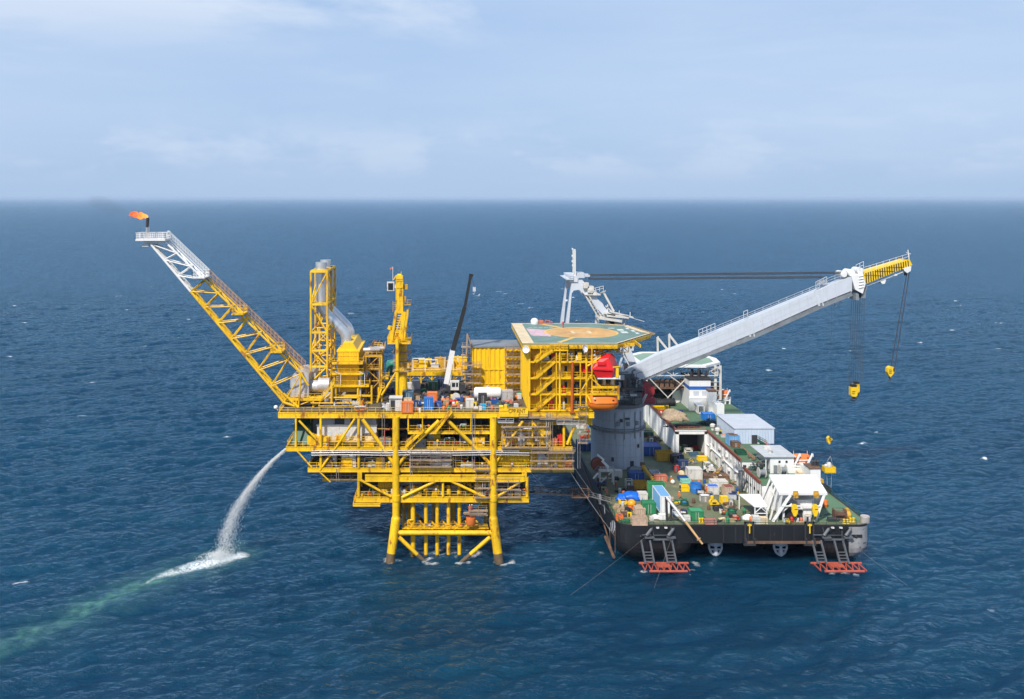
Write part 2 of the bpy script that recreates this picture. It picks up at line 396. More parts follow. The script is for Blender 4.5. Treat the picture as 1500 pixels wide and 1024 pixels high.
for px in (527, 768):
    m = MB(); m.box(X(px)-.5,X(px)+.5,FY-.4,FY+.5,17.2,B-.8); obj('post', m, Y_, pf)
# inner truss lines so that the floors are carried and the inside reads as a dense frame
for yy in (214.5, 222.5):
    for px in (470, 525.5, 580, 649, 722, 772, 830):
        m = MB(); m.tube((X(px),yy,A),(X(px),yy,T-1),.26,n=8)
        if px < 835: m.tube((X(px),yy,B),(X(px),yy,A-.8),.26,n=8)
        if 520 < px < 780: m.tube((X(px),yy,C),(X(px),yy,B-.8),.26,n=8)
        obj('inner_column', m, YD, pf, smooth=True)
# pipes along the faces
for z, r, x0, x1, yy in ((23.55,.15,455,775,FY-.75),(23.05,.11,455,775,FY-.75),(24.0,.09,455,760,FY-.8)):
    m = MB(); pts = [(X(x0),yy+1.4,z),(X(x0)+.3,yy,z)]+[(X(x0)+(X(x1)-X(x0))*k/6,yy,z+(.12 if k%2 else 0)) for k in range(1,7)]+[(X(x1)+.2,yy+1.2,z)]
    m.path(pts, r, 8)
    for k in range(12): xx = X(x0)+1+(X(x1)-X(x0)-2)*k/11; m.bar((xx,yy,z-.2),(xx,FY+.3,z-.2),.1)
    obj('pipe_run', m, SP, pf, smooth=True)
rr = random.Random(5)
def pipe(pts, r, mt): m = MB(); m.path(pts, r, 8); return obj('pipe_run', m, mt, pf, smooth=True)
for k in range(66):   # process piping on every level, mostly in the shade of the floors
    lev, x0, x1, top = rr.choice([(A,430,600,T),(A,600,720,M_),(A,640,720,T),(B,455,575,A),(B,590,715,A),(C,530,765,17.2),(B,590,720,A),(T,440,540,T+4)])
    xa = X(rr.uniform(x0,x1)); xb = X(rr.uniform(x0,x1)); yy = rr.uniform(FY+.8,214); z = rr.uniform(lev+.6,top-1.3); r = rr.choice([.07,.1,.14,.2])
    pipe([(xa,yy,lev),(xa,yy,z-.3),(xa+.2*(1 if xb>xa else -1),yy,z),(xb,yy,z),(xb,yy+.3,z+.1),(xb,yy+5,z)], r, rr.choice([SP,SP,YD,RD,MG,Y_,WHD,BRN,Y_,YD] if lev != T else [SP,YD,Y_]))
for k in range(26):
    lev, x0, x1, top = rr.choice([(A,445,580,T),(A,590,715,M_),(B,465,575,A),(B,590,715,A),(C,530,765,17.2),(A,590,715,T),(C,590,720,17.2)])
    xx = X(rr.uniform(x0,x1)); yy = rr.uniform(FY+3,222); h = min(top-lev-1.2, rr.uniform(1.5,4.5)); r = rr.uniform(.4,1.0); m = MB()
    mt = rr.choice([WHD,MG,SLV,YD,Y_,DK,GN,SLV])
    if rr.random() < .5:
        m.lathe((xx,yy,lev),[(r*.9,0),(r*.9,.3),(r,.4),(r,h*.82),(r*.8,h*.93),(r*.3,h)],16); m.tube((xx,yy,lev+h),(xx,yy,lev+h+.5),.12); m.tube((xx-r-.3,yy,lev+h*.5),(xx+r+.3,yy,lev+h*.5),.14)
    else:
        L = rr.uniform(1.5,3.2); r = min(r, h/2.4); m.lathe((xx,yy,lev+r+.6),[(.2,-L),(r*.8,-L*.92),(r,-L*.8),(r,L*.8),(r*.8,L*.92),(.2,L)],16,'x'); m.box(xx-L*.6,xx-L*.5,yy-r*.8,yy+r*.8,lev,lev+r); m.box(xx+L*.5,xx+L*.6,yy-r*.8,yy+r*.8,lev,lev+r); m.tube((xx,yy,lev+r+.6),(xx,yy,lev+2*r+1.1),.15)
    obj('pressure_vessel', m, mt, pf, smooth=True)
for k in range(78):
    lev, x0, x1, top = rr.choice([(A,445,575,T),(A,590,715,M_),(B,465,575,A),(B,590,715,A),(C,530,765,17.2),(B,590,715,A),(A,590,720,T)])
    xx = X(rr.uniform(x0,x1)); yy = rr.uniform(FY+1.0,212); w, d, h = rr.uniform(.5,1.6), rr.uniform(.5,1.5), min(top-lev-1.4, rr.uniform(.7,2.6)); m = MB()
    m.box(xx-w,xx+w,yy-d,yy+d,lev+.18,lev+h); m.box(xx-w-.1,xx+w+.1,yy-d-.1,yy+d+.1,lev,lev+.16)
    m.box(xx-w*.7,xx-w*.1,yy-d-.06,yy-d,lev+.4,lev+h*.85); m.tube((xx+w*.5,yy-d-.02,lev+h*.6),(xx+w*.5,yy-d-.3,lev+h*.6),.16); m.tube((xx,yy,lev+h),(xx,yy,lev+h+.4),.18)
    obj('equipment_skid', m, rr.choice([MG,WHD,DK,YD,Y_,Y_,YD,BRN,LG,WHD,MG,RD,YL]), pf)
# back wall plating inside the decks (unseen walls added so that the inside stays dark)
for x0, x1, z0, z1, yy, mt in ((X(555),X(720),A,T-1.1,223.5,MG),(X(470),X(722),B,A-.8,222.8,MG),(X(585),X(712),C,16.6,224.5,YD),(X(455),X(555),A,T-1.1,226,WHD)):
    m = MB(); m.corr((x0,yy,0),(x1,yy,0),z0,z1,(0,-1,0),.1,.7); m.box(x0,x1,yy+.02,yy+.1,z0,z1); obj('dark_backing_wall', m, mt, pf)
# yellow blast walls on the right half
def panel(x0, x1, z0, z1, yy, mt=YL, pitch=.55):
    m = MB(); m.corr((x0,yy,0),(x1,yy,0),z0,z1,(0,-1,0),.09,pitch); m.box(x0,x1,yy+.02,yy+3,z0,z1-.02)
    for xx in (x0, x1): m.box(xx-.08,xx+.08,yy-.14,yy-.02,z0,z1+.1)
    m.box(x0,x1,yy-.16,yy-.03,z1-.05,z1+.12); return obj('wall_panel', m, mt, pf)
panel(X(727),X(808),A,Z(624),FY+1.6); panel(X(726),X(775),B,Z(657),FY+1.4); panel(X(776),X(790),B,Z(657),FY+1.9); panel(X(803),X(830),B,Z(662),FY+1.3)
panel(X(592),X(612),C,16.9,FY+6); panel(X(553),X(577),C,16.8,FY+3)
panel(X(776),X(868),T-3.0,T-1.15,FY+1.2)
for px, z, mt, h in ((793,B,LG,3.0),(798,B,WHD,2.2),(759,C,WHD,1.3),(814,A,SAL,1.6),(822,A,RD,2.4),(505,B,WHD,2.5),(516,B,WHD,3.0),(764,A,SLV,2.8),(833,B,OP,1.5)):
    m = MB(); xx = X(px); m.box(xx-.75,xx+.75,FY+.6,FY+1.25,z+.1,z+h); m.box(xx-.85,xx+.85,FY+.55,FY+1.3,z,z+.12); m.box(xx-.3,xx+.35,FY+.53,FY+.6,z+.5,z+h*.8); m.tube((xx,FY+.9,z+h),(xx,FY+.9,z+h+.35),.15); obj('equipment_skid', m, mt, pf)
rv = random.Random(12)
for k in range(88):   # valves, hand wheels, junction boxes and short pipes along the deck edges
    lev, x0, x1, top = rv.choice([(A,430,575,T),(A,590,715,M_),(A,728,835,T),(B,458,575,A),(B,590,715,A),(B,730,836,A),(C,526,575,17.2),(C,590,715,17.2),(C,728,770,17.2),(M_,602,715,T),(J+.65,592,712,C)])
    xx, yy, h = X(rv.uniform(x0,x1)), FY+rv.uniform(.35,1.3), rv.uniform(.4,1.7); m = MB(); c = rv.random()
    if c < .3: m.tube((xx,yy,lev),(xx,yy,lev+h),.09,n=6); m.ball((xx,yy,lev+h),.24,8,6); m.lathe((xx,yy-.25,lev+h),[(.05,-.03),(.26,-.02),(.26,.02),(.05,.03)],10,'y')
    elif c < .55: m.box(xx-.25,xx+.25,yy-.12,yy+.12,lev+h*.5,lev+h*.5+.6); m.bar((xx,yy,lev),(xx,yy,lev+h*.6),.1)
    elif c < .8: L = rv.uniform(.6,2.4); m.path([(xx,yy,lev),(xx,yy,lev+h),(xx+.15,yy,lev+h+.15),(xx+L,yy,lev+h+.15),(xx+L+.1,yy+.1,lev+h),(xx+L+.1,yy+.1,lev)],rv.choice([.07,.1,.14]),6); m.tube((xx+L*.4,yy,lev+h+.15),(xx+L*.6,yy,lev+h+.15),.2,n=8)
    else: m.box(xx-.4,xx+.4,yy-.3,yy+.3,lev+.05,lev+.7); m.tube((xx,yy,lev+.7),(xx,yy,lev+1.0+h*.3),.12,n=6)
    obj('valve_station', m, rv.choice([Y_,Y_,YD,WHD,RD,OC,SP,GN,MG,WHD,BRN]), pf)
# pipe clutter with silver lagging in front of the yellow wall
for k in range(9):
    z = Z(629)-k*.13*(k%3); x0 = X(736+rr.uniform(0,8)); x1 = X(788-rr.uniform(0,6)); pipe([(x0,FY+.9,z-1),(x0,FY+.7,z),(x1,FY+.7,z),(x1,FY+1,z-rr.uniform(.5,3))], rr.choice([.08,.12,.16]), rr.choice([SP,SLV,YD,WHD]))
m = MB(); m.lathe((X(764),FY+.7,A),[(.3,0),(.42,.4),(.42,2.6),(.2,3.2)],14); obj('pressure_vessel', m, SLV, pf, smooth=True)
# stairs on the face
for p, q in (((594,655,FY-.5),(621,630,FY-.5)),((637,634,FY-.5),(662,603,FY-.5))):
    m = MB(); m.stair(P(*p),P(*q),1.0); obj('stair', m, Y_, pf)
m = MB(); m.ladder((X(560),FY+6,C),(X(560),FY+6,B)); m.ladder((X(590),FY+8,J+.6),(X(590),FY+8,C)); m.ladder((X(705),FY+5,J+.6),(X(705),FY+5,C)); obj('ladder', m, YD, pf)
# gantry of cable trays under the main deck
for px0, px1, z, mt, yy in ((729,752,Z(618),SLV,FY-.3),(760,790,Z(611),SC,FY-.4),(790,838,Z(613),SC,FY-.4),(815,857,Z(620),SLV,FY-.5),(760,842,Z(616),SC,FY+.3),(778,842,Z(660),SC,FY-.4),(600,662,Z(668),SC,FY+.3),(585,660,Z(672),SC,FY+.5)):
    m = MB(); m.box(X(px0),X(px1),yy-.5,yy+.4,z-.08,z+.08); m.rail([(X(px0),yy-.45,z),(X(px1),yy-.45,z)],.9,1.5,.04); obj('cable_tray', m, mt, pf)
for px, z0, z1 in ((601,C,A),(640,B,A),(664,B,A),(692,B,T),(560,B,T),(700,C,16),(707,C,17),(742,A,T),(800,A,T),(806,B,T),(846,B,Z(630)),(493,SB,B)):
    m = MB(); m.tube((X(px),FY-.35,z0),(X(px),FY-.35,z1),.07,n=6); m.tube((X(px)+.5,FY-.35,z0),(X(px)+.5,FY-.35,z1),.05,n=6); obj('vertical_pipe', m, rr.choice([SP,WHD,SC]), pf)
# name board
sg = MB(); sg.box(X(731),X(773),FY-.75,FY-.5,Z(609.5),Z(597.5)); sg.box(X(731.5),X(772.5),FY-.82,FY-.75,Z(609.3),Z(604.6)); sg.box(X(732),X(743),FY-.83,FY-.75,Z(601.5),Z(598.2))
nb = thing('name_board', 'yellow board with ochre letters on the front edge of the top deck', 'sign', (X(752),FY-.6,Z(609.5)))
obj('board', sg, YL, nb)
text('lettering', 'CPP KNT', 1.34, LET, nb, (X(744.3),FY-.8,Z(603.9)), (R(90),0,0), .02, sx=.70)
# white control building inside the left bays
cb = thing('control_building', 'white windowed building inside the left bays under the top deck', 'building', (X(507),210,A))
m = MB(); m.box(X(463),X(551),208.6,216,A,Z(625.5)); m.box(X(470),X(500),209.6,216,Z(625.5),T-1.2); m.box(X(503),X(512),209,215,Z(625.5),Z(613)); m.box(X(515),X(550),209.4,216,Z(625.5),T-1.3)
m.box(X(462),X(552),208.4,208.6,Z(626),Z(624)); obj('wall', m, WHD, cb)
for k in range(5): m = MB(); xx = X(482+k*13); m.box(xx-.45,xx+.45,208.52,208.59,A+1.6,A+2.9); obj('window', m, LG, cb)
m = MB(); m.box(X(489),X(503),208.9,209.3,Z(624),Z(613.5)); obj('louvre', m, DK, cb)
m = MB(); m.box(X(461),X(553),207.5,208.35,A+.9,A+1.1); m.rail([(X(461),207.6,A+1.1),(X(553),207.6,A+1.1)],1.1,1.7,.05); obj('walkway', m, Y_, cb)
m = MB(); m.prism([(FY+1,A),(FY+7,A),(FY+7,A+5.2),(FY+3,A+3.8)],X(427),X(452),'x'); o = obj('chute_cover', m, GND, pf)

# ----------------------------------------------------------------- flare boom
fb = thing('flare_boom', 'yellow and white lattice flare boom leaning out over the sea', 'flare boom', (X(430),213,Z(586,213)))
b0, b1, t0, t1 = Vector((418,587)), Vector((223,357)), Vector((443,545)), Vector((241,351))
NB = 10; rings = []
for i in range(NB+1):
    t = i/NB; lo = b0.lerp(b1,t); up = t0.lerp(t1,t); d = 1.9*(1-t)+1.2*t
    l3, u3 = P(lo.x,lo.y,214), P(up.x,up.y,214)
    rings.append([l3-Vector((0,d,0)), u3-Vector((0,d,0)), u3+Vector((0,d,0)), l3+Vector((0,d,0))])
def boomtruss(rs, alt=0):
    m = MB()
    for i, g in enumerate(rs):
        m.tube(g[0],g[1],.15,n=6,caps=False); m.tube(g[3],g[2],.15,n=6,caps=False); m.tube(g[1],g[2],.13,n=6,caps=False); m.tube(g[0],g[3],.13,n=6,caps=False)
        if i+1 < len(rs):
            h = rs[i+1]
            for k in range(4): m.tube(g[k],h[k],.27 if k in (0,3) else .23,n=8,caps=False)
            m.tube(g[1],h[0],.15,n=6,caps=False); m.tube(g[2],h[3],.15,n=6,caps=False); m.tube(g[0],h[3],.12,n=6,caps=False); m.tube(g[1],h[2],.12,n=6,caps=False)
    return m
obj('lower_truss', boomtruss(rings[:8]), Y_, fb, smooth=True)
obj('upper_truss', boomtruss(rings[7:]), WH, fb, smooth=True)
m = MB()
for i0, i1, s in ((0,7,0),(7,10,1)):
    m.use(s)
    a, b = rings[i0], rings[i1]
    for k in range(3):
        o = Vector((0,.5*k-.5,.35)); m.tube(a[0]+o+Vector((0,1.5,0)),b[0]+o+Vector((0,1.0,0)),.16,n=8)
obj('flare_pipe', m, [Y_, WHD], fb, smooth=True)
m = MB()
for i0, i1, s in ((0,7,0),(7,10,1)):
    m.use(s); a = rings[i0][2]; b = rings[i1][2]; o = Vector((.3,.1,.3)); w = Vector((0,1.0,0))
    m.bar(a+o+w*.5,b+o+w*.5,1.1,.1)
    up = Vector((0,0,1.7))
    for g in (0,1):
        m.bar(a+o+w*g+up,b+o+w*g+up,.08); m.bar(a+o+w*g+up*.5,b+o+w*g+up*.5,.07)
        for k in range(26): c = a.lerp(b,k/25)+o+w*g; m.bar(c,c+up,.06)
    for k in range(60): c = a.lerp(b,k/59)+o; m.bar(c,c+w,.2,.06)
obj('walkway', m, [mat('oxide_orange_paint',(.55,.30,.10),.6,var=.2,rust=.2), WH], fb)
for (px, py), s, w in (((296,403),WH,1.6),((352,456),Y_,1.6),((408,511),Y_,1.6)):
    c = P(px-2,py+2,213); m = MB(); m.box(c.x-1.2,c.x+1.5,c.y-2.4,c.y+2.6,c.z-.25,c.z); m.rail([(c.x-1.2,c.y-2.4,c.z),(c.x+1.5,c.y-2.4,c.z),(c.x+1.5,c.y+2.6,c.z),(c.x-1.2,c.y+2.6,c.z)],1.4,1.0,.05,1,True); obj('landing', m, s, fb)
c = P(225,350,214); m = MB(); x0, x1 = X(203,214), X(246,214)
m.box(x0,x1,211.8,216.4,c.z-.35,c.z+.15); m.rail([(x0,211.8,c.z+.1),(x1,211.8,c.z+.1),(x1,216.4,c.z+.1),(x0,216.4,c.z+.1)],1.35,1.0,.06,2,True)
m.box(x0+1.6,x1-1.5,212.5,215.8,c.z-1.0,c.z-.35); m.box(x0+1.2,x0+2.6,212.8,215.2,c.z-1.7,c.z-1.0); m.bar((x0+.9,213,c.z-1.3),(x0+4,213,c.z-1.3),.3); obj('tip_platform', m, WH, fb)
m = MB(); xx = X(215.5,214); m.tube((xx,214,c.z+.2),(xx,214,Z(330,214)),.28,n=10); m.tube((xx-.6,214,c.z+.2),(xx-.1,214,Z(334,214)),.1); m.tube((xx+.5,214,c.z),(xx+.4,214,Z(332,214)),.12)
m.use(1).tube((xx,214,Z(333,214)),(xx+.15,214,Z(319,214)),.34,.40,n=12); obj('flare_tip', m, [SP, DK], fb, smooth=True)
m = MB(); p, q = P(402,576,212), P(420,600,212); m.tube(p+Vector((2,0,0)),(X(432),212,T),.3); m.tube(rings[0][1],(X(447),212,T+5),.25); m.tube(rings[0][0],(X(427),212.2,T+.3),.3); m.tube(rings[0][3],(X(427),216,T+.3),.3); m.tube(rings[0][1],(X(432),212.2,T+.3),.2); obj('support_strut', m, Y_, fb)
# flame: burning gas bent over by the wind
fl = MB(); n = 22; pts = []; rad = []
for i in range(n+1):
    t = i/n; pts.append((X(215.8-28*t,214)+.15*math.sin(9*t), 214+.2*math.sin(7*t), Z(318.5-4.8*t+6*t*t*0,214)+.35*math.sin(t*11)*t+.2*math.sin(t*3.1)))
    rad.append(max(.04,(.25+.58*math.sin(min(1,t*1.9)*math.pi*.5))*(1-t**3*.92)*(1+.22*math.sin(t*23))))
fl.path(pts, rad, 14)
fm = bpy.data.materials.new('gas_flame'); fm.use_nodes = True; nt = fm.node_tree; b = nt.nodes['Principled BSDF']
tc = nt.nodes.new('ShaderNodeTexCoord'); no = nt.nodes.new('ShaderNodeTexNoise'); no.inputs['Scale'].default_value = .9; nt.links.new(tc.outputs['Object'], no.inputs['Vector'])
sx = nt.nodes.new('ShaderNodeSeparateXYZ'); nt.links.new(tc.outputs['Object'], sx.inputs[0])
ma = nt.nodes.new('ShaderNodeMath'); ma.operation = 'MULTIPLY_ADD'; ma.inputs[1].default_value = -.19; nt.links.new(sx.outputs['X'], ma.inputs[0]); 
mb_ = nt.nodes.new('ShaderNodeMath'); mb_.operation = 'MULTIPLY'; mb_.inputs[1].default_value = .75; nt.links.new(no.outputs['Fac'], mb_.inputs[0]); nt.links.new(mb_.outputs[0], ma.inputs[2])
cr = nt.nodes.new('ShaderNodeValToRGB'); E = cr.color_ramp.elements; E[0].position = .12; E[0].color = (1,.62,.12,1); E[1].position = 1.15; E[1].color = (.8,.10,.02,1)
e = E.new(.55); e.color = (1,.33,.02,1); nt.links.new(ma.outputs[0], cr.inputs['Fac'])
em = nt.nodes.new('ShaderNodeEmission'); em.inputs['Strength'].default_value = 1.6; nt.links.new(cr.outputs['Color'], em.inputs['Color'])
tr_ = nt.nodes.new('ShaderNodeBsdfTransparent'); n2_ = nt.nodes.new('ShaderNodeTexNoise'); n2_.inputs['Scale'].default_value = 2.2; n2_.inputs['Detail'].default_value = 5; nt.links.new(tc.outputs['Object'], n2_.inputs['Vector'])
mr_ = nt.nodes.new('ShaderNodeMapRange'); mr_.inputs['From Min'].default_value = .36; mr_.inputs['From Max'].default_value = .62; mr_.inputs['To Min'].default_value = .15; nt.links.new(n2_.outputs['Fac'], mr_.inputs['Value'])
ms_ = nt.nodes.new('ShaderNodeMixShader'); nt.links.new(mr_.outputs[0], ms_.inputs[0]); nt.links.new(tr_.outputs[0], ms_.inputs[1]); nt.links.new(em.outputs[0], ms_.inputs[2]); nt.links.new(ms_.outputs[0], nt.nodes['Material Output'].inputs['Surface'])
o = obj('flare_flame', fl, fm, loc=(X(215.8,214),214,Z(318.5,214)), smooth=True); tag(o, 'orange gas flame blown sideways from the flare tip', 'flame')
sm = MB(); pts = [P(192,315.5,214),P(178,309,214),P(165,303,215),P(150,298,216),P(132,294,218)]; sm.path(pts, [.5,1.1,1.5,1.9,1.2], 12)
vm = bpy.data.materials.new('flare_smoke'); vm.use_nodes = True; nt = vm.node_tree; nt.nodes.remove(nt.nodes['Principled BSDF']); pv = nt.nodes.new('ShaderNodeVolumePrincipled'); pv.inputs['Density'].default_value = .035; pv.inputs['Color'].default_value = (.12,.12,.13,1); nt.links.new(pv.outputs[0], nt.nodes['Material Output'].inputs['Volume'])
o = obj('smoke', sm, vm, loc=pts[0]); tag(o, 'faint dark smoke drifting left from the flare flame', 'smoke', kind='stuff')

# ----------------------------------------------------------------- exhaust tower
et = thing('exhaust_tower', 'yellow lattice tower carrying two shiny steel exhaust stacks', 'tower', (X(467,222),226,T))
x0, x1, y0, y1 = X(455.5,218), X(479.5,218), 218, 233.5
zs = [T, Z(588,218), Z(560,218), Z(537,218), Z(513.5,218), Z(487,218), Z(446,218), Z(398,218)]
rings = [[(x0,y0,z),(x1,y0,z),(x1,y1,z),(x0,y1,z)] for z in zs]
m = MB(); m.truss(rings, .25, .19, square=False, alt=1)
for z in zs[2:]: m.box(x0-.15,x1+.15,y0-.15,y0+.15,z-.25,z+.25); m.box(x1-.15,x1+.15,y0,y1,z-.25,z+.25); m.box(x0-.15,x0+.15,y0,y1,z-.2,z+.2)
for xx in (x0,x1):
    for yy in (y0,(y0+y1)/2,y1): m.tube((xx,yy,T),(xx,yy,zs[-1]),.27,n=8)
m.truss([[(x0,225.7,z),(x1,225.7,z),(x1,225.9,z),(x0,225.9,z)] for z in zs], .1,.13)
obj('lattice_frame', m, Y_, et)
m = MB(); zt = zs[-1]; m.box(x0,x1,y0,y0+2.3,zt+.25,zt+.35); m.box(x0,x1,y0+5.6,y0+9,zt+.25,zt+.35); m.box(x0,x1,y1-2.2,y1,zt+.25,zt+.35); m.box(x0,x1,y0+.2,y1-.2,zs[-2]+.2,zs[-2]+.3); obj('top_platform', m, Y_, et)
def duct(yc, k):
    m = MB(); f = yc/221.2
    cx = X(470.5,221.2)
    m.lathe((cx,yc,Z(444,221.2)),[(1.22,0),(1.22,8.6),(1.3,8.62),(1.3,9.2),(1.22,9.2),(1.22,zs[-1]-Z(444,221.2)+1.2),(1.34,zs[-1]-Z(444,221.2)+1.25),(1.34,zs[-1]-Z(444,221.2)+2.0),(1.1,zs[-1]-Z(444,221.2)+2.0),(1.1,zs[-1]-Z(444,221.2)+.6)],24)
    ex = X(507,221.2)
    m.path([(cx,yc,Z(440,221.2)),(cx,yc,Z(447,221.2)),(cx+.55,yc,Z(454,221.2)),(cx+1.3,yc,Z(460,221.2)),(ex-1.6,yc,Z(479,221.2)),(ex-.55,yc,Z(486,221.2)),(ex,yc,Z(493,221.2)),(ex,yc,Z(504,221.2))], 1.2, 20)
    for t in (.25,.55,.85): 
        a = Vector((cx+1.3,yc,Z(460,221.2))).lerp(Vector((ex-1.6,yc,Z(479,221.2))), t); d = Vector((ex-1.6-cx-1.3,0,Z(479,221.2)-Z(460,221.2))).normalized(); m.tube(a,a+d*.16,1.3,n=20)
    return obj('exhaust_duct', m, ST, et, smooth=True)
duct(221.2,0); duct(229.8,1)
# ----------------------------------------------------------------- heat recovery unit
wh = thing('heat_recovery_unit', 'stacked yellow heat recovery box with railed walkways under the steel ducts', 'process unit', (X(511,219),222,T))
hx0, hx1 = X(495,217), X(525,217)
m = MB(); m.prism([(hx0+.3,Z(514,217)),(hx1-.3,Z(514,217)),(hx1-1.3,Z(503,217)),(hx0+1.2,Z(503,217))],217.5,232,'y'); m.box(hx0,hx1,217,232.5,Z(544,217),Z(514.5,217)); m.box(hx0-.3,hx1+.3,216.9,232.6,Z(515.5,217),Z(513.5,217)); m.box(hx0-.2,hx1+.2,216.9,232.6,Z(529,217),Z(528,217))
m.box(hx0+.1,hx1-.1,217.2,232.2,Z(562,217),Z(544,217)); m.box(hx0+.6,hx1-.6,217.6,232.2,Z(575,217),Z(562,217))
for k in range(9): xx = hx0+(hx1-hx0)*k/8; m.box(xx-.06,xx+.06,216.86,217,Z(544,217),Z(516,217))
for z in (Z(521,217),Z(535,217),Z(540,217)): m.box(hx0,hx1,216.88,217,z-.06,z+.06)
obj('casing', m, YL, wh)
for py in (529.5, 545, 562.5):
    z = Z(py,216.5); m = MB(); e = X(532,216.5) if py < 560 else X(541,216.5); l = hx0-1.2 if py != 562.5 else hx0-.8
    m.box(l,e,215.6,217,z-.45,z-.2); m.box(l,e,215.4,215.6,z-.5,z); m.box(e-1.2,e,217,232,z-.35,z-.2); m.box(e-.1,e+.05,215.6,232,z-.5,z)
    w = obj('walkway', m, Y_, wh); m = MB(); m.rail([(l,215.5,z-.2),(e,215.5,z-.2),(e,232,z-.2)],1.15,1.5,.05); obj('railing', m, Y_, w)
m = MB()
for yy in (215.8, 224, 231):
    for px in (493, 525, 545): m.tube((X(px,217),yy,T),(X(px,217),yy,Z(563,217)),.24)
    m.bar((X(493,217),yy,Z(588,217)),(X(546,217),yy,Z(588,217)),.3); m.bar((X(493,217),yy,Z(578,217)),(X(546,217),yy,Z(578,217)),.4)
m.tube((X(494,217),215.8,T+.2),(X(509,217),215.8,Z(589,217)),.16); m.tube((X(524,217),215.8,T+.2),(X(509,217),215.8,Z(589,217)),.16); m.tube((X(545,217),215.8,T+.2),(X(527,217),215.8,Z(589,217)),.16)
obj('support_frame', m, Y_, wh)
m = MB(); m.box(X(499,218),X(515,218),218,226,T,Z(582,218)); m.box(X(528,219),X(545,219),221,228,T,Z(590,219)); obj('turbine_enclosure', m, SLV, wh)
m = MB(); 
for yy, z in ((216.3,Z(556,217)),(217.5,Z(548,217))): m.tube((X(527.5,217),yy,T+.5),(X(527.5,217),yy,z),.3,n=12)
obj('vent_pipe', m, WHD, wh, smooth=True)
for px, py in ((534,548),(499,548)):
    q = P(px,py,215); m = MB(); m.bar((q.x,215,q.z-2.4),(q.x,215,q.z),.1); m.bar((q.x,215,q.z),(q.x-1.3,214.6,q.z+.7),.22,.1)
    o = obj('floodlight', m, WH, loc=(q.x,215,q.z-2.4)); tag(o, 'white floodlight on the right of the heat recovery walkway' if px > 520 else 'white floodlight on the left of the heat recovery walkway', 'lamp')
# rusty pipework tower right of it
pt = thing('pipework_tower', 'tall frame of rusty pipework and stairs between the heat unit and the yellow crane', 'process unit', (X(545,222),226,T))
m = MB(); px0, px1 = X(536,219), X(556,219)
m.truss([[(px0,219,z),(px1,219,z),(px1,232,z),(px0,232,z)] for z in (T,Z(580,219),Z(558,219),Z(540,219),Z(521,219))], .2,.12); 
m.box(px0-.2,px1+.6,218.8,232,Z(523,219),Z(520,219)); m.rail([(px0,218.8,Z(520,219)),(px1+.6,218.8,Z(520,219)),(px1+.6,232,Z(520,219))],1.2,1.4,.05); m.rail([(px0,218.8,Z(541,219)),(px1,218.8,Z(541,219))],1.2,1.4,.05); m.box(px0,px1,219,232,Z(542,219),Z(541,219)); obj('frame', m, YD, pt)
m = MB()
for k in range(16):
    xx = px0+.4+(px1-px0-.8)*rr.random(); yy = 219.5+rr.random()*5; m.path([(xx,yy,T),(xx,yy,T+3+rr.random()*7),(xx+rr.uniform(-1,1),yy+.3,T+8+rr.random()*5),(xx+rr.uniform(-1,1),yy+2,T+9+rr.random()*5)],rr.choice([.1,.15,.22]),7)
obj('pipework', m, BRN, pt, smooth=True)
m = MB()
for k in range(3): m.lathe((px0+.8+k*1.0,219.6+k,Z(513,219)),[(.35,-1.5),(.5,-1.2),(.5,1.2),(.35,1.5)],12,'x'); m.bar((px0+.5+k,219.3,Z(520,219)),(px0+.5+k,219.3,Z(509,219)),.15)
m.box(px0+.2,px1-.2,219.2,222,Z(515.5,219),Z(514.5,219)); m.box(px0+1,px1,218.95,219.1,Z(514,219),Z(508,219)); obj('cooler', m, SLV, pt, smooth=True)
m = MB(); m.stair((X(552,217),217.6,T),(X(559,217),217.6,Z(568,217)),.9); m.box(X(557,217),X(563,217),217,219,Z(568,217)-.15,Z(568,217)); m.rail([(X(557,217),217,Z(568,217)),(X(563,217),217,Z(568,217))],1.1,.9); m.box(X(558,219),X(569,219),219,224,Z(553,219)-.4,Z(553,219)); m.rail([(X(558,219),219,Z(553,219)),(X(569,219),219,Z(553,219)),(X(569,219),224,Z(553,219))],1.1,1.2); m.tube((X(559,218),218,T),(X(559,218),218,Z(522,218)),.22); m.tube((X(554,217),217.5,T),(X(554,217),217.5,Z(568,217)),.16); obj('access_stair', m, Y_, pt)
m = MB(); m.box(X(548,222),X(560,222),222,225,Z(510,222),Z(508,222)); m.rail([(X(548,222),222,Z(508,222)),(X(560,222),222,Z(508,222))],1.0,.9); m.bar((X(556,222),222,Z(521,222)),(X(560,222),222,Z(508,222)),.18); obj('upper_platform', m, Y_, pt)
# air intake
ai = thing('air_intake_housing', 'silver clad air intake housing on the railed corner beside the flare boom', 'process unit', (X(440,214),218,Z(583,214)))
z0 = Z(582,214); m = MB()
m.prism([(X(425.5,214),z0),(X(452,214),z0),(X(452,214),Z(548,214)),(X(444,214),Z(541,214)),(X(432,214),Z(546,214)),(X(425.5,214),Z(554,214))],214,218.5,'y')
m.prism([(X(431,218),z0),(X(462,218),z0),(X(462,218),Z(548,218)),(X(446,218),Z(540.5,218)),(X(433,218),Z(543,218))],218.6,224,'y')
for k in range(4): xx = X(425.5+k*6.6,214); m.box(xx-.06,xx+.06,213.9,214,z0,Z(555,214))
obj('housing', m, SLV, ai)
m = MB(); m.lathe((X(460,216),216.5,Z(566,216)),[(1.2,-1.5),(1.4,-1.2),(1.4,3.4),(.9,4.2)],16,'x'); m.lathe((X(474,216),216.5,Z(564,216)),[(1.5,-1.3),(1.6,-1.2),(1.6,1.3),(1.2,1.6)],16,'x'); obj('intake_duct', m, SLV, ai, smooth=True)
m = MB(); e = X(471,212.5); l = X(420,212.5); z = Z(583,212.5)
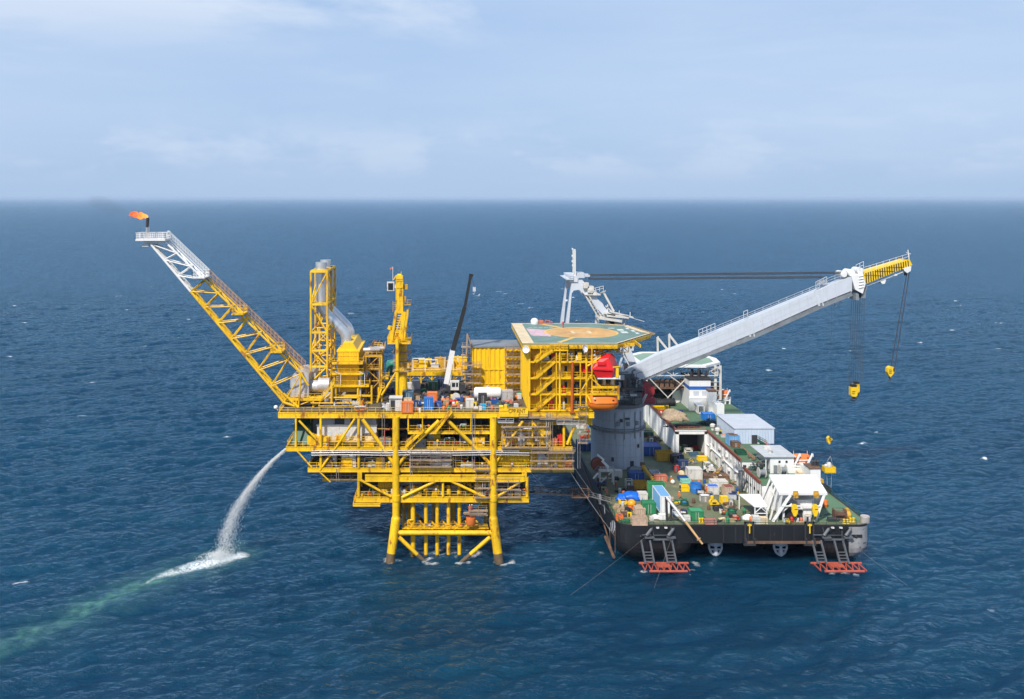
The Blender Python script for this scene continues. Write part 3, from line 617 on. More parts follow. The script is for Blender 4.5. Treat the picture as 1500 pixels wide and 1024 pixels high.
m.box(l,e,212.5,224,z-.5,z-.25); m.box(l,e,212.3,212.5,z-.6,z); m.box(l-.1,l+.1,212.5,224,z-.6,z); m.rail([(l,224,z-.2),(l,212.4,z-.2),(e,212.4,z-.2)],1.2,1.5,.05)
m.stair((e,212.9,z-.2),(X(489,212.5),212.9,Z(561,212.5)),1.0)
for px in (434,459,486): m.tube((X(px,212.5),212.6,T),(X(px,212.5),212.6,z-.4 if px < 470 else Z(563,212.5)),.28)
m.tube((X(436,212.5),212.6,T+.3),(X(456,212.5),212.6,z-.6),.15); m.tube((X(461,212.5),212.6,T+.3),(X(484,212.5),212.6,Z(577,212.5)),.15)
obj('support_deck', m, Y_, ai)
m = MB(); m.box(X(424,215),X(436,215),214.8,220,T,T+2.4); m.box(X(440,215),X(455,215),214.8,220,T,T+2.2); m.box(X(473,215),X(485,215),214.8,222,T,Z(575,215)); m.box(X(456,218),X(470,218),218,222,T,T+2); obj('enclosure', m, SLV, ai)
for k in range(3):
    m = MB(); q = P(404,596.5,FY); 
    if k == 0: m.ball((q.x,FY,q.z),.45,14,10); m.bar((q.x,FY,q.z-.4),(q.x+.5,FY,T+.6),.15); o = obj('navigation_light', m, WH, loc=(q.x,FY,q.z-.4), smooth=True); tag(o, 'round white lamp on the left corner of the top deck', 'lamp')
# ================================================================= PEDESTAL CRANE
pc = thing('pedestal_crane', 'yellow pedestal crane with a ladder mast and dark lamp box on a tall column', 'crane', (X(583,219),219,T))
YC = 219.0
def px_(a, b, dy=0, yc=YC): v = P(a,b,yc); v.y += dy; return v
m = MB(); m.tube((X(582,216),216,T),(X(582,216),216,Z(497,216)),.42,n=14); m.tube((X(582,216),216,Z(543,216)),(X(582,216),216,Z(541,216)),.62,n=14); m.tube(P(581,544,216),P(559,579,216),.26,n=8)
obj('rest_post', m, Y_, pc, smooth=True)
m = MB(); m.tube((X(590,223),223,T),(X(590,223),223,Z(500,223)),1.15,1.0,n=18); m.tube((X(590,223),223,Z(506,223)),(X(590,223),223,Z(500,223)),1.0,1.7,n=18); obj('pedestal', m, Y_, pc, smooth=True)
m = MB(); z = Z(500.5); zf = Z(501,YC); m.box(X(568,YC),X(602,YC),217,226,zf-.2,zf+.1); m.rail([(X(568,YC),226,zf),(X(568,YC),217,zf),(X(602,YC),217,zf),(X(602,YC),226,zf)],1.2,1.2,.06); obj('slew_platform', m, Y_, pc)
m = MB()
for a, b, w in (((574,497),(580,456),.55),((587,497),(592,456),.95),((592,497),(597.5,453),.45)):
    for dy in (-.9, 1.6): m.bar(px_(*a,dy),px_(*b,dy),w,.5)
for k in range(11):
    t = k/10; a = px_(576+4*t,494-36*t,-.7); b = px_(588+3*t,494-36*t,-.7); m.bar(a,b,.12,.2)
m.bar(px_(577,496,-.6),px_(590,456,-.6),.25); m.box(X(576,YC),X(592,YC),YC-.5,YC+3,zf,zf+2.2); m.box(X(571,YC),X(576,YC),YC-.5,YC+2,zf+.1,zf+2.7); m.box(X(592,YC),X(597,YC),YC,YC+2.6,zf,zf+1.7); m.tube(px_(570.5,483,.5),px_(572,478,.5),.55,n=10); m.tube(px_(592,484,.5),px_(595,478,.5),.6,n=10)
obj('a_frame', m, Y_, pc)
m = MB(); m.box(X(580.5,YC),X(590,YC),YC-.4,YC+1.6,Z(458,YC),Z(411,YC)); 
for px in (580.5,585.2,590): m.box(X(px,YC)-.1,X(px,YC)+.1,YC-.5,YC-.38,Z(457,YC),Z(411,YC))
for py in (457,421,411): m.box(X(580,YC),X(590.4,YC),YC-.55,YC+1.7,Z(py,YC)-.12,Z(py,YC)+.12)
m.box(X(580,YC),X(590,YC),YC-.3,YC+1.4,Z(409,YC),Z(403.5,YC)); m.lathe((X(585,YC),YC+.5,Z(405,YC)),[(.2,-.5),(.6,-.45),(.6,.45),(.2,.5)],12,'x'); m.bar(px_(587.5,404,.4),px_(587.5,398,.4),.1); m.bar(px_(576,410,.2),px_(580,404,.2),.25)
m.ladder(px_(578,457,.2),px_(578,441,.2),.8)
obj('mast', m, Y_, pc)
m = MB(); m.box(X(590,YC),X(597,YC),YC+.2,YC+1.2,Z(424,YC),Z(417,YC)); m.box(X(591,YC),X(594.5,YC),YC,YC+1.1,Z(443,YC),Z(434,YC)); m.box(X(591,YC),X(602,YC),YC-.2,YC+1.3,Z(446,YC)-.15,Z(446,YC)); m.rail([(X(592,YC),YC-.2,Z(446,YC)),(X(602,YC),YC-.2,Z(446,YC)),(X(602,YC),YC+1.3,Z(446,YC))],1.1,.8,.05); obj('winch_box', m, YD, pc)
m = MB(); m.box(X(567,YC),X(577.5,YC),YC-.3,YC+.9,Z(426,YC),Z(413,YC)); m.box(X(577,YC),X(581,YC),YC-.1,YC+.4,Z(422,YC),Z(417,YC)); lb = obj('lamp_box', m, WHD, pc)
m = MB(); m.box(X(568.6,YC),X(576,YC),YC-.36,YC-.31,Z(424.6,YC),Z(414.6,YC)); obj('lens', m, WIN, lb)
m = MB(); m.bar(px_(575.3,411,.2),px_(575.3,391,.2),.08); o = obj('flagpole', m, WH, pc)
m = MB(); a = px_(575,391,.2); vs = []; 
for i in range(5):
    for j in (0,1): vs.append((a.x-i*.16, a.y+.06*math.sin(i*1.6), a.z-j*.5-i*.06))
m.add(vs, [(2*i,2*i+1,2*i+3,2*i+2) for i in range(4)]); obj('flag', m, SAL, o)
m = MB(); m.scaffold(X(577,221),X(600,221),221,224.5,Z(545,221),Z(503,221),2,1.7); o = obj('scaffold', m, [SC, PL], loc=(X(588,221),222,Z(545,221))); tag(o, 'scaffold cage round the pedestal of the yellow ladder mast crane', 'scaffold')
# ================================================================= PIPE RACK DECK AT THE BACK
pr = thing('pipe_rack', 'long yellow railed pipe rack deck behind the cargo on the top deck', 'pipe rack', (X(632,240),242,T))
zr = Z(545,240); x0, x1 = X(585,240), X(681,240); m = MB()
m.box(x0,x1,240,247,zr-.2,zr); m.box(x0,x1,239.8,240,zr-.9,zr+.05)
for k in range(7):
    xx = x0+(x1-x0)*k/6; m.tube((xx,240.2,T),(xx,240.2,zr-.5),.22); m.tube((xx,246,T),(xx,246,zr-.5),.22)
    if k < 6: m.bar((xx,240.2,zr-2),(xx+1.6,240.2,zr-.7),.18); m.bar((xx+(x1-x0)/6,240.2,zr-2),(xx+(x1-x0)/6-1.6,240.2,zr-.7),.18)
obj('frame', m, Y_, pr); m = MB(); m.rail([(x0,239.9,zr),(x1,239.9,zr)],1.15,1.6,.05); m.rail([(x0,247,zr),(x1,247,zr)],1.15,2,.05); obj('railing', m, Y_, pr)
for k in range(5): m = MB(); m.path([(x0+1,241+k,zr+.4+.2*(k%2)),(x0+6+k,241+k,zr+.4+.2*(k%2)),(x1-4,241+k,zr+.4),(x1-1,241+k,zr+.4)],.16+.06*(k%3),8); obj('pipe', m, [SP,YD,WHD,MG,Y_][k], pr, smooth=True)
rr = random.Random(9)
for px, w, h, mt in ((602,3.2,2.1,YD),(611,2.0,1.6,Y_),(620,2.3,2.6,YB),(628,1.3,2.4,Y_),(637,2,1.5,WHD),(645,2.8,2.9,YD),(652,2.6,2.0,WHD),(660,2,2.3,YD),(671,4.8,3.1,Y_),(615,4,1.4,WHD),(592,3,1.2,CRM)):
    xx = X(px,241); yy = 242+rr.random()*2; m = MB(); m.box(xx-w/2,xx+w/2,yy,yy+2,zr+.15,zr+h); m.box(xx-w/2-.1,xx+w/2+.1,yy-.1,yy+2.1,zr+h,zr+h+.12); m.box(xx-w/2+.2,xx+w/2-.2,yy-.04,yy,zr+h*.1,zr+h*.45); m.tube((xx,yy+.5,zr+h),(xx,yy+.5,zr+h+.6),.12); obj('equipment_cabinet', m, mt, pr)
m = MB()
for a, b in ((605,622),(623,641),(652,660),(664,671)):
    z = Z(525,241)-(.4 if a == 623 else 0); m.path([(X(a,241),241,zr),(X(a,241),241,z),(X(b,241),241,z),(X(b,241),241,z-1)],.13,6)
obj('vent_loop', m, WH, pr, smooth=True)
m = MB(); m.lathe((X(575.5,238),238,Z(546,238)),[(.2,0),(1.6,.3),(1.75,.8),(1.75,2.6),(1.5,3.1),(.3,3.3)],18); m.box(X(567,238),X(585,238),236.6,239.6,Z(546,238)-.4,Z(546,238)); m.tube((X(570,238),238,T),(X(570,238),238,Z(546,238)),.2); m.tube((X(583,238),238,T),(X(583,238),238,Z(546,238)),.2)
o = obj('storage_tank', m, TL, loc=(X(576,238),238,T), smooth=True); tag(o, 'green round tank on a stand behind the thin yellow crane post', 'tank')
# ================================================================= LIVING QUARTERS
lq = thing('living_quarters', 'yellow multi storey living quarters block with outside stairs under the helideck', 'building', (26,218,T))
x0, x1 = X(775), X(868); fl_ = [T+.7, Z(576.4), Z(552.8), Z(529)]; top = Z(510)
m = MB(); yb = FY+2.6; m.corr((x0,yb,0),(x1,yb,0),T+.7,top,(0,-1,0),.08,.55); m.corr((x0,229,0),(x0,FY+.2,0),T,top,(-1,0,0),.09,.6)
m.box(x0+.02,x1,yb+.02,229,T,top); m.box(x0+.03,x0+.3,FY+.2,yb,T,top); m.box(x0-.1,x1+.1,yb-.1,229.1,top,top+.2)
m.box(x0-.12,x0+.12,FY-.02,FY+.2,T,top)
obj('wall', m, YL, lq)
for i, z in enumerate(fl_):
    m = MB(); xe = x1 if i < 3 else X(880); m.box(x0,xe,FY-.05,yb-.1,z-.3,z-.1); m.box(x0,xe,FY-.2,FY-.05,z-.38,z+.02)
    g = obj('gallery', m, Y_, lq)
    m = MB(); pts = [(X(815),FY-.1,z),(xe,FY-.1,z),(xe,yb,z)] if i else [(x0,FY-.1,z),(xe,FY-.1,z),(xe,yb,z)]; m.rail(pts,1.15,1.1,.055); 
    if i: m.rail([(x0,FY+1.5,z),(X(792),FY+1.5,z)],1.15,1.1,.055)
    obj('railing', m, Y_, g)
    zz = fl_[i+1] if i < 3 else top-.2
    m = MB(); m.stair((X(786),FY+.1,z),(X(813),FY+.1,zz if i < 3 else zz-.3),1.0); m.bar((X(786),FY-.4,z-.1),(X(813),FY-.4,zz-.1),.16,.42); obj('stair', m, Y_, lq)
    for px, w, h, mt in ((807,1.1,2.2,DK),(823,.9,2.0,WHD if i else RD),(848,1.2,2.1,DK),(857,.9,2.0,MG),(797,.8,1.5,WHD if i == 1 else YD)):
        m = MB(); m.box(X(px)-w/2,X(px)+w/2,yb-.16,yb-.09,z,z+h); d = obj('door', m, mt, lq)
        m = MB(); m.box(X(px)+w*.3,X(px)+w*.4,yb-.22,yb-.16,z+h*.45,z+h*.55); obj('handle', m, ST, d)
    m = MB(); m.box(X(829),X(833),yb-.15,yb-.09,z+.9,z+2.1); obj('window', m, WIN, lq)
for px in (776,792,815,820,850,859,867): m = MB(); m.tube((X(px),FY-.12,T+.4),(X(px),FY-.12,top if px < 830 or px > 855 else fl_[3]),.15 if px not in (820,859) else .24,n=8); obj('post', m, Y_, lq, smooth=True)
m = MB(); z = Z(512); m.box(X(806),X(832),FY-.6,FY+2,z-.25,z); m.rail([(X(806),FY-.5,z),(X(832),FY-.5,z),(X(832),FY+2,z)],1.3,.9,.06); m.tube((X(820),FY-.4,fl_[3]),(X(820),FY-.4,z),.14); m.tube((X(831),FY-.4,fl_[3]),(X(831),FY-.4,z),.14); m.box(X(821),X(834),FY-.2,FY+.1,fl_[3]+1.5,fl_[3]+1.7); obj('stair_landing', m, Y_, lq)
m = MB(); m.stair((X(784),FY-.7,fl_[3]+.1),(X(808),FY-.7,Z(511)),1.0); m.bar((X(784),FY-1.2,fl_[3]),(X(808),FY-1.2,Z(512)),.18,.5); m.bar((X(781),FY-.7,fl_[3]),(X(795),FY-.7,Z(512)),.15); obj('stair', m, Y_, lq)
m = MB(); xx = X(837.5); m.path([(xx,FY-.35,T+.2),(xx,FY-.35,Z(590)),(xx+.08,FY-.35,Z(560)),(xx+.15,FY-.35,Z(530))],[.34,.33,.3,.26],10); m.box(xx-.5,xx+.6,FY-.7,FY,Z(604),Z(602))
obj('escape_chute', m, mat('chute_red',(.50,.10,.015),.6,var=.3,rust=.25,rustcol=(.6,.2,.12)), lq, smooth=True)
rr = random.Random(21)
for px, i, mt, w, h in ((808,0,RD,1.1,1.9),(824,1,RD,1.3,1.5),(840,2,DK,.7,1),(826,0,WHD,.6,1.5),(844,1,DK,1.2,1.8),(846,3,WH,.5,.9),(836,3,MG,1.2,1.7),(850,3,YB,.9,1.9),(862,3,MG,.8,1.2),(812,3,RD,1,1.6),(800,3,WHD,1.6,.8),(843,0,MG,.8,1.7)):
    z = fl_[i]; m = MB(); m.box(X(px)-w/2,X(px)+w/2,FY+.9,FY+1.7,z,z+h); m.box(X(px)-w*.4,X(px)+w*.4,FY+.85,FY+.9,z+h*.2,z+h*.8); m.tube((X(px),FY+1.3,z+h),(X(px),FY+1.3,z+h+.25),.1); obj('locker', m, mt, lq)
# lifeboat station frame
m = MB(); xa, xb = X(866), X(904.5); zt, zb = Z(575), Z(566)
m.box(xa,xb,FY-1.6,FY-1.4,zt-.3,zt+.15); m.box(xa,xb,FY-1.4,FY+5,zt-.1,zt); m.rail([(xa,FY-1.5,zt),(xb,FY-1.5,zt),(xb,FY+4,zt)],1.2,1.1,.06); m.box(xb-.3,xb+.1,FY-1.8,FY-1.3,Z(583),zb+.4); m.box(xa,xb,FY-1.2,FY-1,zb-.1,zb+.25)
m.tube((X(851),FY-.1,Z(573)),(X(866),FY-.1,Z(549)),.18); m.tube((X(862),FY-.3,Z(551)),(X(880),FY-.5,Z(566)),.14); m.tube((X(880),FY-.4,Z(575)),(X(869),FY-.4,Z(549)),.14); m.tube((X(893),FY-1.3,Z(575)),(X(897),FY-1.3,Z(566)),.12); m.tube((xa,FY-1,Z(590)),(X(858),FY,Z(575)),.2)
m.box(X(868),X(877),FY-.6,FY+1,zt,Z(566)); obj('lifeboat_station', m, Y_, lq)
m = MB(); m.box(X(862),X(907),FY+1,FY+8,Z(555),Z(553)); m.rail([(X(862),FY+.9,Z(553)),(X(895),FY+.9,Z(553))],1,1.2,.05); m.box(X(868),X(904),FY+2.5,FY+9,T+5,Z(556)); obj('lower_balcony', m, YD, lq)
for k, px in enumerate((871,876,881,887,893,899)): m = MB(); m.lathe((X(px),FY+1.9,Z(565+k%2)),[(.35,0),(.4,.1),(.4,1.3),(.2,1.5)],10); obj('liferaft_canister', m, WHD if k%2 else DK, lq, smooth=True)
# helideck
hd = thing('helideck', 'green octagonal helideck with a faded orange circle above the yellow quarters', 'helideck', (32,224,Z(510)))
zh = Z(503); pts = [P(765,503,FY), P(903,501.5,209)]
poly = [(X(765),FY),(38.6,FY),(49.4,222.5),(46.6,236),(38.4,239.8),(X(765),239.8)]
cx0, cy0 = 33.0, 224.0
def inset(pl, d):
    n = len(pl); o = []
    for i in range(n):
        a, b, c = Vector(pl[i-1]), Vector(pl[i]), Vector(pl[(i+1)%n]); e1, e2 = (b-a).normalized(), (c-b).normalized()
        n1, n2 = Vector((-e1.y,e1.x)), Vector((-e2.y,e2.x)); k = (n1+n2); k = k/max(.2, k.dot(n1)); o.append(tuple(b+k*d))
    return o
m = MB(); m.prism(poly, zh-.35, zh); obj('deck_slab', m, HG, hd)
def ring(m, pa, pb, z0, z1):
    n = len(pa)
    for i in range(n):
        a, b, c, d = pa[i], pa[(i+1)%n], pb[(i+1)%n], pb[i]
        m.prism([a,b,c,d], z0, z1)
m = MB(); ring(m, poly, inset(poly, .45), zh+.004, zh+.03); q = inset(poly,.02); m.prism([(q[0][0],q[0][1]),(q[0][0]+2.6,q[0][1]),(q[-1][0]+2.6,q[-1][1]),(q[-1][0],q[-1][1])], zh+.034, zh+.05)
m.prism([(47.5,224),(49.2,222.7),(46.5,235.8),(45.3,234)], zh+.034, zh+.05)
obj('border_marking', m, CRM, hd)
def disc(r, z0, z1, mt, name, cx=cx0, cy=cy0, n=48): m = MB(); m.prism([(cx+r*math.cos(2*math.pi*k/n), cy+r*math.sin(2*math.pi*k/n)) for k in range(n)], z0, z1); return obj(name, m, mt, hd)
disc(8.9, zh+.004, zh+.02, LYL, 'circle_marking'); disc(8.3, zh+.024, zh+.04, ORD, 'landing_circle')
m = MB(); 
for a, b, w in (((cx0-2,cy0-2),(cx0-2,cy0+2),.8),((cx0+2,cy0-2),(cx0+2,cy0+2),.8),((cx0-1.6,cy0),(cx0+1.6,cy0),.7)): m.bar((*a,zh+.05),(*b,zh+.05),w,.012)
obj('letter_marking', m, CRM, hd)
m = MB()
for a, b, w in (((cx0-4,cy0+8.2),(cx0-8,cy0+14.6),1.0),((cx0-3,cy0-8.4),(cx0-7.2,cy0-15.8),1.1)): m.bar((*a,zh+.03),(*b,zh+.03),w,.03)
obj('line_marking', m, LYL, hd)
m = MB(); m.prism([(20.6,219),(25,217.4),(25.6,221),(26.2,224),(25.4,228),(20.4,230.5)], zh+.003, zh+.011); obj('faded_marking', m, PNK, hd)
m = MB()
for k in range(5): m.bar((20.8+k*.7,218.2-.25*k,zh+.03),(22.6+k*.9,217.2-.3*k,zh+.03),.3,.012); m.bar((21+k*1.3,231.6+.1*k,zh+.03),(22+k*1.3,231.9+.1*k,zh+.03),.35,.012)
FW = mat('faded_white',(.62,.66,.63),.7,var=.2); obj('dash_marking', m, FW, hd)
for x_, y_, w_, l_ in ((43.4,224,1.6,2.6),(43.2,228,1.5,2.4),(46.2,222.6,.8,2),(46,226.5,.8,2.6),(45.4,230.4,.7,2.2),(41.5,231,1.5,.9)): m = MB(); m.box(x_-w_/2,x_+w_/2,y_-l_/2,y_+l_/2,zh+.01,zh+.03); obj('white_marking', m, FW, hd)
m = MB(); pi = inset(poly,.15); ring(m, poly, inset(poly,.25), zh-1.15, zh-.36)
for k in range(6): yy = FY+3+k*5.4; m.box(X(765)+.4,46-abs(k-2.5)*1.2,yy-.15,yy+.15,zh-1.1,zh-.36)
for k in range(8): xx = 20+k*3.4; m.box(xx-.12,xx+.12,FY+.5,238-(0 if xx < 38 else 4),zh-1.0,zh-.36)
obj('edge_girder', m, Y_, hd)
m = MB()
for a in ((X(862),209),(X(880),213),(X(872),222)):
    m.tube((a[0],a[1],fl_[3]+.4),(a[0],a[1],zh-1),.26)
    m.tube((a[0],a[1],fl_[3]+.7),(a[0]+5.4,a[1]+.6,zh-.9),.2); m.tube((a[0],a[1],fl_[3]+.7),(a[0]-4.2,a[1]+.4,zh-.9),.16); m.tube((a[0],a[1],fl_[3]+.7),(a[0]+2,a[1]+6,zh-.9),.16)
m.tube((X(861),207,Z(536)),(X(880),207,Z(523)),.2); m.tube((44,224,zh-1),(X(868),218,Z(530)),.22); m.tube((43.5,216,zh-1),(X(868),211,Z(530)),.2)
m.truss([[(X(868)+k*2.2,FY+4,zh-2.6),(X(868)+k*2.2,FY+14,zh-2.6),(X(868)+k*2.2,FY+14,zh-1.1),(X(868)+k*2.2,FY+4,zh-1.1)] for k in range(5)],.1,.08)
obj('support_truss', m, Y_, hd)
m = MB()   # perimeter safety net
for i in range(len(poly)):
    if i == 5: continue
    a, b = Vector((*poly[i],zh-.2)), Vector((*poly[(i+1)%6],zh-.2)); d = (b-a).normalized(); o_ = Vector((d.y,-d.x,0))*1.1+Vector((0,0,.12)); n = int((b-a).length/1.6)
    m.bar(a+o_,b+o_,.07); m.bar(a+o_*.5,b+o_*.5,.05)
    for k in range(n+1): c = a.lerp(b,k/n); m.bar(c,c+o_,.06)
obj('safety_net', m, YD, hd)
for px, py, lab in ((783,474.5,'white dome lamp housing on the back left edge of the helideck'),):
    q = G(px,py,zh); m = MB(); m.lathe((q.x,q.y,zh-.2),[(.9,0),(.95,.5),(1.0,1.0),(.7,1.5),(.25,1.7)],16); o = obj('dome_housing', m, WH, loc=(q.x,q.y,zh-.2), smooth=True); tag(o, lab, 'dome')
m = MB(); q = G(797,474.5,zh); m.box(q.x-1.8,q.x+2,q.y-.5,q.y+.6,zh-.2,zh+.25); m.box(q.x-1.4,q.x-.2,q.y-.4,q.y+.4,zh+.25,zh+.95); m.path([(q.x+.2,q.y-.3,zh+.3),(q.x+.3,q.y,zh+1),(q.x+1.2,q.y,zh+.8),(q.x+2.2,q.y,zh+.5)],.1,6); m.lathe((q.x-.8,q.y-.55,zh+.6),[(.1,-.1),(.35,-.08),(.35,.08),(.1,.1)],10,'y'); m.bar((q.x+1.4,q.y,zh+.2),(q.x+1.4,q.y,zh+1.0),.1); o = obj('fire_monitor', m, SAL, loc=(q.x,q.y,zh-.2)); tag(o, 'reddish fire fighting monitor skid on the back edge of the helideck', 'fire monitor')
for (px, py), r, tl, lab in (((857,510),.95,(.75,-.7,.25),'large white satellite dish tilted up below the middle of the helideck front'),((770.5,512),.8,(-.35,-.95,.1),'white satellite dish at the left corner below the helideck')):
    c = P(px,py,FY-1.2); d = Vector(tl).normalized(); a = d.cross(Vector((0,0,1))).normalized(); b = a.cross(d); rings = []
    for rr_, dd in ((.05,-.28),(r*.5,-.2),(r*.85,-.06),(r,.05),(r*.97,.06),(r*.8,-.02),(r*.4,-.16),(.04,-.22)): rings.append([c+d*dd+(a*math.cos(t*math.pi/10)+b*math.sin(t*math.pi/10))*rr_ for t in range(20)])
    sd_ = thing('satellite_dish', lab, 'satellite dish', (c.x,c.y+1,c.z-1.3)); m = MB(); m.loft(rings); obj('reflector', m, WH, sd_, smooth=True)
    m = MB(); m.tube(c-d*.3,(c.x,c.y+1.0,c.z-.2),.08); m.tube((c.x,c.y+1,c.z-1.3),(c.x,c.y+1,c.z),.1); m.tube(c,c+d*.7,.05); m.tube((c.x,c.y+1,c.z-.5),(c.x,c.y+2.2,c.z-.5),.09); obj('mount', m, WHD, sd_)
# lifeboats
def boat(name, lab, c, L, W, Hh, mt, mt2, fall=.3):
    bt = thing(name, lab, 'lifeboat', (c[0],c[1],c[2])); m = MB(); rings = []; n = 15
    for i in range(n):
        t = -1+2*i/(n-1); w = W/2*(1-abs(t)**3.2)**.6+.05; kz = .34*abs(t)**3; pr_ = []
        for (u, v) in ((0,-.5),(.5,-.44),(.88,-.22),(1,-.02),(1,.06),(.92,.12),(.84,.30),(.66,.46),(.3,.52),(0,.53)):
            v2 = v*(1-.25*abs(t)**4) if v > 0 else v*(1-kz*2); pr_.append((u*w, v2))
        pr_ = pr_ + [(-u, v) for u, v in pr_[-2:0:-1]]
        rings.append([(c[0]+t*L/2, c[1]+u, c[2]+Hh*(.5+v)) for u, v in pr_])
    m.loft(rings); obj('hull', m, mt, bt, smooth=True)
    m = MB(); rings2 = [[(c[0]+t*L*.497, c[1]+sg*(W/2*(1-abs(t)**3.2)**.6+.1)+o_[0]*.08, c[2]+Hh*.55+o_[1]*.09) for t in [-.93+1.86*k/12 for k in range(13)]] for sg in (-1,1) for o_ in ((0,0),)]
    for rg in rings2: m.path(rg, .1, 6)
    obj('rubbing_strake', m, mt2, bt, smooth=True)
    for k in range(4):
        xx = c[0]-L*.3+L*.2*k; m = MB(); m.box(xx-.2,xx+.2,c[1]-W*.435,c[1]-W*.41,c[2]+Hh*.70,c[2]+Hh*.78); obj('porthole', m, WIN, bt)
    for s in (-.36,.36): m = MB(); m.tube((c[0]+s*L,c[1],c[2]+Hh*.9),(c[0]+s*L,c[1],c[2]+Hh*1.2),.07); m.tube((c[0]+s*L,c[1],c[2]+Hh*1.2),(c[0]+s*L,c[1]+.1,c[2]+Hh*1.2+fall),.05); obj('fall_wire', m, WHD, bt)
    return bt
boat('lifeboat','orange enclosed lifeboat hanging below the yellow quarters balcony',(X(883.5),FY-.2,Z(601.5)),X(905.5)-X(861.5),3.0,3.5,OR,mat('dark_orange',(.45,.1,.01),.5),2.0)
ov = thing('covered_capsule', 'boxy bright red covered capsule under the right side of the helideck', 'capsule', (X(884),208,Z(553)))
m = MB(); xa, xb = X(865), X(902); z0 = Z(551.5)
rings = [[(xa+1.0,205.4,z0+.3),(xb-1.2,205.4,z0),(xb+.5,209.8,z0+.3),(xa+1.2,209.8,z0+.4)],
         [(xa,205.0,z0+2.0),(xb-.9,205.0,z0+1.9),(xb+.9,210.0,z0+2.0),(xa+.3,207.0,z0+2.0)],
         [(xa+1.9,205.6,z0+4.1),(xb-1.9,205.3,z0+4.4),(xb+.2,209.6,z0+4.2),(xa+2.6,209.8,z0+4.2)],
         [(xa+3.4,207.0,z0+4.7),(xb-2.2,207.0,z0+5.0),(xb-.8,208.6,z0+4.9),(xa+3.6,208.8,z0+4.7)]]
m.loft(rings); m.box(xa+1.2,xa+3,204.8,205.0,z0+2.9,z0+3.6); m.bar((xa+.3,204.9,z0+1.9),(xb-.8,204.8,z0+1.75),.12,.1); obj('cover', m, RT, ov)
m = MB(); m.box(xa+1.3,xb+.3,205.2,209.8,z0-.25,z0-.02); m.box(xb-.2,xb+.7,205.4,206.8,z0-.3,z0+.5); obj('cradle', m, WH, ov)
m = MB(); m.box(xb-.3,xb+.3,205.1,205.7,z0+.1,z0+2.2); m.bar((xb-1,205.1,z0+2.4),(xb+.6,205.1,z0+2.6),.2); obj('bracket', m, YB, ov)
m = MB(); m.box(X(851),X(866),FY+1.2,FY+3,Z(549),Z(537)); m.box(X(853),X(864),FY+1.1,FY+1.2,Z(548),Z(540)); m.box(X(850.5),X(866.5),FY+1.1,FY+3.1,Z(537),Z(536.4)); o = obj('equipment_box', m, RT, loc=(X(858),FY+2,Z(549))); tag(o, 'red box standing on the gallery left of the boxy red capsule', 'box')
# ================================================================= corrugated building with scaffolds
cbld = thing('process_building', 'tall yellow corrugated steel building between the mobile crane and the living quarters', 'building', (X(725,231),236,T))
xa, xb = X(692,231), X(766,231); zt = Z(509,231); m = MB(); m.corr((xa,231,0),(xb,231,0),T,zt,(0,-1,0),.16,1.1); m.corr((xb,241,0),(xb,231,0),T,zt,(1,0,0),.1,1); m.corr((xa,241,0),(xa,231,0),T,zt,(-1,0,0),.1,1)
m.box(xa+.02,xb-.02,231.05,241,T,zt-.02)
for px in (692,715,739): m.box(X(px,231)-.14,X(px,231)+.14,230.7,230.85,T,zt)
for py in (541,562): m.box(xa,xb,230.72,230.84,Z(py,231)-.1,Z(py,231)+.1)
obj('wall', m, YL, cbld)
m = MB(); m.box(xa-.2,xb+.2,230.6,241.3,zt,zt+.35); obj('roof', m, MG, cbld)
for x0_, x1_, y0_, z1_, lab, fl2 in ((X(682,229),X(703,229),228.8,Z(536,229),'rusty scaffold with plank floors on the left end of the yellow corrugated building',1),(X(741,229),X(762,229),228.8,Z(511,229),'plank scaffold on the right part of the yellow corrugated building wall',2)):
    m = MB(); m.scaffold(x0_,x1_,y0_,y0_+1.4,T,z1_,1.95,1.8); o = obj('scaffold', m, [SC,PL], loc=((x0_+x1_)/2,y0_,T)); tag(o, lab, 'scaffold', 'scaffolds on the top deck')
m = MB(); m.scaffold(X(678,232),X(691,232),232,235,T,Z(510,232),1.9,1.6); m.use(1).bar((X(683,232),232,Z(523,232)),(X(684.5,232),232,Z(489,232)),.35); m.bar((X(684.5,232),232,Z(489,232)),(X(691,232),232,Z(508,232)),.3)
o = obj('scaffold', m, [SC,PL], loc=(X(684,232),232,T)); tag(o, 'narrow brown scaffold tower with a slanting pole left of the corrugated building', 'scaffold', 'scaffolds on the top deck')
m = MB(); m.scaffold(X(689),X(712),FY-1.6,FY-.4,Z(752),Z(746),1.2,1.6); m.use(1).box(X(679),X(712),FY-1.7,FY-.3,Z(750),Z(749)); 
for k in range(4): m.bar((X(678)+k*.3,FY-1.6+k*.3,Z(749)+.1),(X(708)-k*.3,FY-1.6+k*.3,Z(748)),.2,.08)
o = obj('scaffold', m, [SC,PL], loc=(X(700),FY-1,Z(752))); tag(o, 'hanging plank scaffold beside the right front leg near the water', 'scaffold')
m = MB(); q = Vector((X(689.5),FY-.6,0)); zb = Z(767); m.lathe((q.x,q.y,zb),[(.9,0),(1.05,.2),(1.05,1.6)],14); m.box(q.x-1.1,q.x+1.1,q.y-.5,q.y+.5,zb+1.6,zb+1.75)
for k in range(6): m.ball((q.x-.8+.3*k,q.y-.3+.2*(k%3),zb+1.8),.28,8,6)
o = obj('work_basket', m, OC, loc=(q.x,q.y,zb), smooth=True); tag(o, 'orange round work basket hanging under the low plank scaffold', 'basket')
